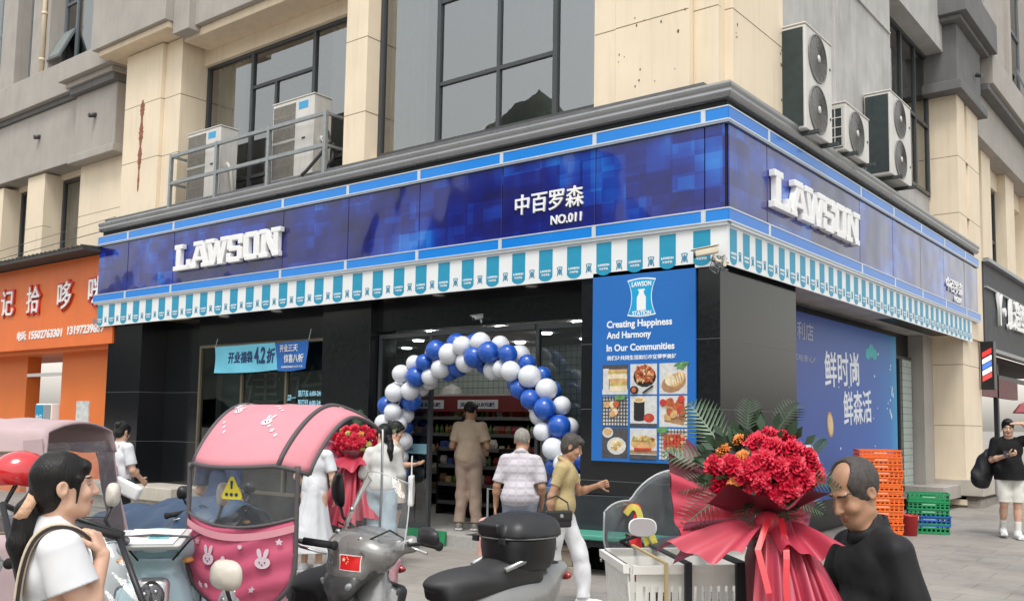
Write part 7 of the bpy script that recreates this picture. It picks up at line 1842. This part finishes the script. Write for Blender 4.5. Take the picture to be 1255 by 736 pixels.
k2 = MB(k.tr); k2.poly([(-.005, 1.335), (.005, 1.335), (.008, 1.375), (-.008, 1.375)], .003, .0042)
for a in (-.03, 0, .03): disc(k2, a, 1.308, .009, .009, 8, .003, .0045+a*.005)
k2.build('warning_mark', nv, wn_)
k = MB(); k.tube([(.38, .08, 1.63), (.36, .12, 1.3), (.30, .2, .9)], .008, 6); k.build('rear_strut', steel, HS, smooth=True)
mirror(HS, (.10, -.70, .72), (.10, -.78, .83), (.09, -.80, .945), (.1, 1, 0), .10, .073, shell=crm_p)

# ---- pale blue scooter
BS = scooter('electric_scooter', 'pale blue electric scooter with a rounded square headlight, left of the pink hood', (-.33, -6.22, 0), FACE_IMG(14), lbl_p, sc=1.0, hl=False)
g = SDF((-.14, -.80, .68), (.14, -.58, .95), .007); g.box((.0, -.68, .815), (.085, .03, .10), .045, (R(-14), 0, 0), k=0); g.build('headlight_surround', M('silver_surround', (.55, .55, .55), .25, metal=.7), BS)
k = MB(); k.sphere((0, -.70, .82), (.065, .025, .078), 18, 12, Euler((R(-14), 0, 0)).to_matrix()); hlb = k.build('headlight', M('smoked_lens', (.05, .05, .055), .06, coat=1., var=.5, vs=40), BS, smooth=True)
k = MB()
for x, z in ((-.025, .84), (.025, .85), (.0, .79), (.03, .80)): k.sphere((x, -.722, z), .011, 8, 6)
k.build('lamp_bead', chrome, hlb, smooth=True)
mirror(BS, (-.22, -.43, 1.07), (-.27, -.43, 1.16), (-.24, -.42, 1.285), (-.2, 1, .1), .036, .062, shell=crm_p)
mirror(BS, (.22, -.43, 1.07), (.27, -.43, 1.16), (.29, -.42, 1.285), (-.2, 1, .1), .036, .062, shell=crm_p)
k = MB(); k.loft([[(-.12, -.78, 1.05), (.12, -.78, 1.05), (.15, -.56, 1.10), (-.15, -.56, 1.10)], [(-.14, -.81, 1.075), (.14, -.81, 1.075), (.17, -.53, 1.125), (-.17, -.53, 1.125)]]); tr_ = k.build('front_tray', M('pale_tray', (.50, .50, .49), .5), BS, bevel=.015)
k = MB(); k.add([(-.12, -.79, 1.083), (.10, -.80, 1.082), (.13, -.56, 1.125), (-.11, -.55, 1.126)], [(0, 1, 2, 3)]); ps = k.build('paper_sheet', white_m, tr_, solid=.003)
k = MB(); k.add([(-.02, -.72, 1.100), (.07, -.72, 1.100), (.075, -.66, 1.111), (-.015, -.66, 1.111)], [(0, 1, 2, 3)]); k.build('printed_patch', M('printed_teal', (.10, .42, .50), .5, var=.4, vs=60), ps, solid=.003)
k = MB(); k.tube([(-.17, -.66, 1.10), (0, -.70, 1.115), (.17, -.68, 1.10)], .006, 6); k.build('elastic_strap', bind, tr_)
# ---- scooter under the dark blue rain cover
t = scooter('electric_scooter', 'dark scooter half covered by a navy rain cape, in front of the stone plinth', (-2.0, -5.15, 0), FACE_IMG(60), dk_p, sc=.95, mirrors=(((-.22, -.44, 1.07), (-.3, -.45, 1.14), (-.32, -.44, 1.22), (.15, 1, .1), .05, .05), ((.22, -.44, 1.07), (.3, -.45, 1.14), (.32, -.44, 1.22), (.15, 1, .1), .05, .05)))
def cape(s, q):
    a = (s-.5)*2; y = -.72+1.5*q
    z = 1.16-.10*abs(a)**1.5*(1+1.9*abs(a)**2)-.20*max(0, q-.25)-.25*max(0, .12-q)*2+.02*math.sin(y*17+a*4)+.015*math.sin(a*11+y*7)
    return (a*(.42+.03*math.sin(y*9)), y, z)
k = MB(); k.grid(cape, 24, 32); k.build('rain_cape', M('navy_nylon', (.025, .055, .11), .45, var=.15, bump=.3, bs=14), t, smooth=True, solid=.004)

# ---- e-bike with black framed clear film guard (next to the girl)
t = scooter('electric_bike', 'black electric bike with a black framed clear film leg guard beside the girl', (-.30, -7.42, 0), FACE_IMG(112), blkp, sc=1.0)
FG = T('film_guard', 'black framed panel of crumpled clear film on the bike beside the girl', 'rain guard', (-.14, -.10, -.02))
def quadpt(A, Bp, Cp, Dp, s, q): return (Vector(A)*(1-s)+Vector(Bp)*s)*(1-q)+(Vector(Dp)*(1-s)+Vector(Cp)*s)*q
panels = [((.76, -7.10, .80), (.90, -6.86, .80), (.58, -6.86, 1.17), (.30, -7.14, 1.27)), ((.98, -7.36, .74), (.76, -7.10, .80), (.30, -7.14, 1.27), (.45, -7.30, 1.33))]
for i, q4 in enumerate(panels):
    k = MB(); 
    for a, c in ((0, 1), (1, 2), (2, 3), (3, 0)): k.tube([q4[a], tuple((Vector(q4[a])+Vector(q4[c]))/2), q4[c]], .013, 6)
    fr_ = k.build('guard_frame', blkp, FG, smooth=True)
    rr = random.Random(i)
    k = MB(); k.grid(lambda s, q: tuple(quadpt(*q4, s, q)+Vector((.012*math.sin(s*9+q*7), .012*math.sin(q*11-s*5), 0))*4*s*(1-s)), 20, 20); k.build('clear_sheet', film, fr_, smooth=True)
k = MB(); k.tube([(.30, -7.14, 1.27), (.58, -6.86, 1.17), (.36, -6.70, 1.12)], .02, 8); k.tube([(.2, -7.05, 1.30), (.52, -6.8, 1.17)], .012, 6); k.build('bar', blkp, FG, smooth=True)
# crumpled film hood and red helmet at the far left
t = T('film_hood', 'crumpled clear plastic rain hood at the left edge beside the red helmet', 'rain hood', (.35, -7.62, .95))
g = SDF((-.6, -.5, -.5), (.5, .5, .5), .016); g.ell((-.05, -.02, .05), (.34, .22, .30), k=0); g.noise(.05, 8, 3, (1, 1, 1), 3); g.noise(.02, 22, 5); g.build('film_sheet', Mglass('crumpled_film', (.90, .92, .93), .9, .08, haze=.12, ior=1.4, bump=.2, bs=9), t)
k = MB(); k.tube([(-.35, -.2, .35), (0, -.22, .30), (.25, -.1, .18)], .012, 6); k.build('hood_rod', blkp, t, smooth=True)
t = T('helmet', 'glossy red helmet resting behind the head of the girl', 'helmet', (-.70, -6.88, 1.38), FACE_IMG(-60))
g = SDF((-.2, -.22, -.16), (.2, .22, .2), .008); g.ell((0, 0, 0), (.115, .14, .115), k=0); g.ell((0, -.06, -.11), (.13, .12, .06), (R(18), 0, 0), k=.01, op='sub'); g.plane((0, 0, -.07), (0, 0, -1)); g.build('shell', M('gloss_red', (.55, .015, .02), .15, coat=1., var=.02), t)
k = MB(); k.tube([(-.09, -.02, -.06), (-.06, -.06, -.15), (.0, -.08, -.18), (.06, -.06, -.15), (.09, -.02, -.06)], .008, 6); k.build('chin_strap', blk, t)
k = MB(); k.sphere((.10, -.02, -.02), .012); k.build('visor_rivet', chrome, t, smooth=True)

# ---- covered tricycle with a pale pink cabin
TC = T('covered_tricycle', 'covered tricycle with a dusty pink fabric cabin and clear windows at the left edge', 'tricycle', (-1.87, -6.60, .04), FACE_IMG(90))
fab_p = M('dusty_pink_cabin_fabric', (.44, .325, .335), .7, var=.06, bump=.2, bs=10)
def cab(s, q):
    """s around the roof and sides, q along (front -y to back)"""
    y = -.62+1.75*q; a = (s-.5)*2
    fz = 1-.35*max(0, .12-q)/.12
    if abs(a) < .62: u = a/.62; return (u*.40, y, 1.615-.055*u*u-.05*(1-fz)+.006*math.sin(q*40))
    k_ = (abs(a)-.62)/.38; return ((.40+.05*k_)*(1 if a > 0 else -1), y-.02*k_, 1.56-.155*k_+.006*math.sin(q*40))
k = MB(); k.grid(cab, 30, 30); k.build('cabin_roof', fab_p, TC, smooth=True, solid=.012)
def strip_(pts, wd, nm, mt=None, par=None, th=.012):
    return ribbon(pts, (1, 0, 0), wd, mt or fab_p, nm, par or TC, th)
for sx in (-1, 1):
    X_ = sx*.455
    strip_([(X_, -.56, 1.50), (X_, -.60, 1.2), (X_, -.72, .75), (X_, -.74, .45)], .11, 'cabin_pillar'); strip_([(X_, 1.05, 1.45), (X_, 1.08, .5)], .12, 'cabin_pillar'); strip_([(X_, .30, 1.42), (X_, .30, .95)], .05, 'cabin_pillar')
    k = MB(); k.grid(lambda s, q: (X_+.004*math.sin(s*20+q*13), -.58+1.62*s-.10*(1-q), .95+.48*q), 26, 8); k.build('side_window', film, TC, smooth=True)
    k = MB(); k.grid(lambda s, q: (X_+.006*math.sin(s*30), -.68+1.76*s, .40+.56*q), 20, 6); k.build('side_skirt', fab_p, TC, smooth=True, solid=.008)
    k = MB(); k.tube([(X_*1.01, -.50, 1.44), (X_*1.01, -.50, 1.40), (X_*1.01, -.66, .97), (X_*1.01, .95, .97), (X_*1.01, .98, 1.40), (X_*1.01, -.46, 1.43)], .006, 6); k.build('window_piping', M('ochre_piping', (.28, .2, .12), .7), TC, smooth=True)
k = MB(); k.grid(lambda s, q: ((s-.5)*.88, -.60-.15*(1-q), .80+.68*q), 14, 10); k.build('front_window', film, TC, smooth=True)
k = MB(); k.box(-.40, .40, -.62, 1.05, .32, .42); k.build('floor_pan', blkp, TC, bevel=.02)
g = SDF((-.3, -1.1, .2), (.3, -.5, 1.1), .015); g.ell((0, -.82, .62), (.17, .12, .28), (R(-10), 0, 0), k=.04); g.ell((0, -.86, .35), (.08, .2, .14), k=.04); g.build('front_shield', M('white_fairing', (.6, .6, .6), .3, coat=.6), TC)
k = MB(); k.box(-.36, .36, .35, .95, .42, .66); k.box(-.36, .36, .85, .98, .66, 1.1); k.build('seat', M('brown_seat', (.12, .07, .05), .6), TC, bevel=.03)
wheel(TC, -.90, .22)
for sx in (-1, 1):
    k = MB(); k.lathe([(.15, -.04), (.2, -.05), (.22, -.02), (.22, .02), (.2, .05), (.15, .04)], (sx*.40, .75, .22), 24, 'x'); w_ = k.build('wheel', rubber, TC, smooth=True)
    k = MB(); k.lathe([(.001, -.03), (.15, -.035), (.15, .035), (.001, .03)], (sx*.40, .75, .22), 24, 'x'); k.build('rim', steel, w_)
k = MB(); k.obox((.50, -.70, 1.16), (.03, .10, .05), (R(25), 0, 0)); k.build('mirror', white_m, TC, bevel=.02)

# ---- e-bike with the scratched windscreen and white baskets
EB = scooter('electric_bike', 'dark electric bike with a wide scratched windscreen and a white rear basket under the bouquet', (2.49, -5.42, 0), FACE_IMG(182), M('dark_grey_paint', (.03, .03, .032), .3, coat=.6), sc=1.0)
def wout(a):  # half outline height of the screen across -1..1
    b_ = abs(a); return 1.30+.15*max(0, math.cos(min(1, b_/.62)*math.pi/2))**.7 if b_ < .62 else 1.30-.05*((b_-.62)/.38)**3
def efn(s, q):
    a = (s-.5)*2; zt = wout(a); z = .78+(zt-.78)*q; wd = .37*(.80+.20*min(1, q*1.4))
    return (a*wd, -.62+.12*a*a+.10*(q-.5), z)
k = MB(); k.grid(efn, 40, 16); es_ = k.build('windscreen', acry2, EB, smooth=True, solid=.004)
k = MB(); k.tube([efn(q/40, 1) for q in range(41)], .005, 5); k.tube([efn(0, q/10) for q in range(11)], .005, 5); k.tube([efn(1, q/10) for q in range(11)], .005, 5); k.build('screen_edge', M('clear_edge', (.6, .62, .62), .1, coat=1, alpha=.55), es_, smooth=True)
for a in (-.2, .2):
    k = MB(); k.tube([(a, -.585, .85), (a, -.54, 1.28)], .007, 6); k.build('screen_bracket', steel, es_, smooth=True)
mirror(EB, (.22, -.42, 1.07), (.30, -.36, 1.12), (.20, -.33, 1.19), (0, 1, .12), .068, .044, shell=white_m, face=M('pale_mirror', (.8, .8, .8), .12, metal=.6, var=0))
rb = M('red_cloth_strip', (.62, .02, .03), .7, bump=.3, bs=30); yb = M('yellow_cloth_strip', (.60, .52, .10), .7, bump=.3, bs=30)
RBN = T('ribbon_bunch', 'red and yellow cloth strips tied to the scratched windscreen', 'ribbon', (0, 0, 0))
em = Matrix.Translation(EB.location) @ Matrix.Rotation(FACE_IMG(182), 4, 'Z')
def ew(x, y, z): return tuple(em @ Vector((x, y, z)))
for i, (dx, L_, mt) in enumerate(((0, .30, rb), (.02, .33, rb), (-.03, .22, yb), (.035, .30, rb), (-.045, .16, yb))):
    base = (.20, -.55+.012*i, 1.26)
    ribbon([ew(base[0]+.06, base[1], 1.235), ew(base[0]+.03, base[1]+.015, 1.27), ew(base[0], base[1]+.02, 1.255), ew(base[0]+dx*.5, base[1]+.025, 1.18), ew(base[0]+dx-.01, base[1]+.03, 1.255-L_*.6), ew(base[0]+dx*1.4-.02, base[1]+.03, 1.255-L_)], tuple((em.to_3x3() @ Vector((.15, 1, .1))).normalized()), .03, mt, 'cloth_strip', RBN, .004)
k = MB(); k.sphere(ew(.205, -.53, 1.262), (.028, .022, .022)); k.build('knot', rb, RBN, smooth=True)
wpl = M('white_basket_plastic', (.70, .69, .65), .45, var=.06, vs=6, streak=.1)
def basket(label, c, rz):
    t = T('plastic_basket', label, 'basket', c, rz)
    hx_, hy_, H_ = .285, .19, .38
    def wallb(P0, P1, n_, nm):
        P0, P1 = Vector(P0), Vector(P1); d_ = P1-P0; L_ = d_.length; d_.normalize(); nr = Vector((d_.y, -d_.x, 0)); k = MB()
        def bar(u0, u1, z0, z1, o=0., th=.006):
            tp = lambda z: nr*(.035*(z/H_)+o)
            a0, c0, a1, c1 = P0+d_*u0+tp(z0), P0+d_*u1+tp(z0), P0+d_*u0+tp(z1), P0+d_*u1+tp(z1); i_ = -nr*th
            k.add([(p.x, p.y, z) for p, z in ((a0, z0), (c0, z0), (c0+i_, z0), (a0+i_, z0), (a1, z1), (c1, z1), (c1+i_, z1), (a1+i_, z1))], [(0, 3, 2, 1), (4, 5, 6, 7), (0, 1, 5, 4), (1, 2, 6, 5), (2, 3, 7, 6), (3, 0, 4, 7)])
        rows = ((.06, .115), (.155, .21), (.25, .305))
        bar(-.004, L_+.004, 0, .06); bar(-.004, L_+.004, .115, .155); bar(-.004, L_+.004, .21, .25); bar(-.004, L_+.004, .305, H_)
        bar(-.02, L_+.02, H_-.03, H_, .016, .022)
        for z0, z1 in rows:
            for q in range(n_+1):
                u = L_*q/n_; e_ = .0085 if 0 < q < n_ else .03; bar(max(-.004, u-e_), min(L_+.004, u+e_), z0, z1)
        return k.build(nm, wpl, t)
    wallb((-hx_, -hy_, 0), (hx_, -hy_, 0), 20, 'slotted_wall'); wallb((hx_, -hy_, 0), (hx_, hy_, 0), 13, 'slotted_wall'); wallb((hx_, hy_, 0), (-hx_, hy_, 0), 20, 'slotted_wall'); wallb((-hx_, hy_, 0), (-hx_, -hy_, 0), 13, 'slotted_wall')
    k = MB(); k.box(-hx_, hx_, -hy_, hy_, .002, .01); k.build('base', wpl, t)
    return t
basket('large white slotted basket under the bouquet, strapped to the dark electric bike', (2.75, -5.93, .80), FACE_IMG(8))
BXM = Matrix.Translation((2.75, -5.93, .80)) @ Matrix.Rotation(FACE_IMG(8), 4, 'Z')
for u, lb, mt_ in ((-.11, 'black strap round the large white basket, nearer its left end', 'black_webbing'), (.085, 'broad black strap round the white basket below the crimson wrapping', 'black_webbing'), (-.19, 'thin tan cord hanging over the white basket rim', 'tan_cord')):
    k = MB(); k.tr = lambda x, y, z: tuple(BXM @ Vector((x, y, z)))
    w_ = .012 if 'broad' not in lb and mt_ != 'tan_cord' else (.02 if mt_ != 'tan_cord' else .005)
    k.box(u-w_, u+w_, -.262, -.245, -.02, .385); k.box(u-w_, u+w_, -.262, .25, .385, .393)
    tag(k.build('luggage_strap' if mt_ != 'tan_cord' else 'cord', M(mt_, (.02, .02, .022) if mt_ != 'tan_cord' else (.42, .32, .16), .8)), lb, 'strap' if mt_ != 'tan_cord' else 'cord')
k = MB(); k.tr = lambda x, y, z: tuple(em @ Vector((x, y, z))); k.box(-.35, .35, .30, .66, .74, .77); k.box(-.06, .06, .3, .7, .66, .74); rk = k.build('rear_rack', blkp, None)
rk.parent = EB; rk.matrix_parent_inverse = em.inverted()
# ---- white ribbed planter at the far right, wires
t = T('planter', 'white ribbed planter with a green shrub at the right edge behind the young man', 'planter', (1.95, 9.3, gz(9.3)))
k = MB(); k.lathe([(.001, 0), (.2, 0), (.24, .02), (.24, .68), (.26, .7), (.26, .74), (.22, .74), (.2, .1), (.001, .1)], n=20)
for q in range(9): k.lathe([(.245, .05+q*.07), (.255, .065+q*.07), (.245, .08+q*.07)], n=20)
k.build('pot', white_m, t, smooth=True)
k = MB(); rr = random.Random(3)
for q in range(420):
    p = Vector((rr.gauss(0, .2), rr.gauss(0, .2), .95+rr.gauss(0, .22))); d_ = Vector((rr.uniform(-1, 1), rr.uniform(-1, 1), rr.uniform(-.3, 1))).normalized(); s_ = d_.cross(Vector((rr.random(), rr.random(), rr.random()))).normalized(); L_ = rr.uniform(.06, .12)
    k.add([p, p+d_*L_*.5+s_*L_*.2, p+d_*L_, p+d_*L_*.5-s_*L_*.2], [(0, 1, 2, 3)])
k.build('foliage', M('shrub_leaf', (.035, .085, .03), .5, var=.5, vs=10), t)
k = MB(); k.tube([(-24, .1, 5.5), (-18, .08, 5.18), (-13.4, .05, 5.3)], .008, 5); k.tube([(-24, .05, 5.75), (-18, .05, 5.35), (-13.0, .1, 5.55)], .006, 5)
tag(k.build('overhead_cable', M('grey_cable', (.12, .12, .12), .7)), 'thin cables sagging above the orange sign', 'cable')
# ---- hills across the town (peak mirrored in the upstairs windows; unseen low ridges added to darken reflections)
def hill_z(x, y):
    d = lambda cx_, cy_, r_, h_: h_*math.exp(-((x-cx_)**2+(y-cy_)**2)/(2*r_*r_))
    return d(-165, -205, 24, 80)+d(-250, -150, 60, 44)+d(-60, -260, 70, 55)+d(80, -280, 80, 45)+3*math.sin(x*.09+y*.05)+1.6*math.sin(x*.21-y*.17)+.8*math.sin(x*.5+y*.43)-6
k = MB(); k.grid(lambda s, q: (-380+620*s, -360+260*q, hill_z(-380+620*s, -360+260*q)), 110, 50)
tag(k.build('hills', M('wooded_hill', (.05, .06, .045), .95, var=.6, vs=.12, bump=.6, bs=.4), smooth=True), kind='structure')
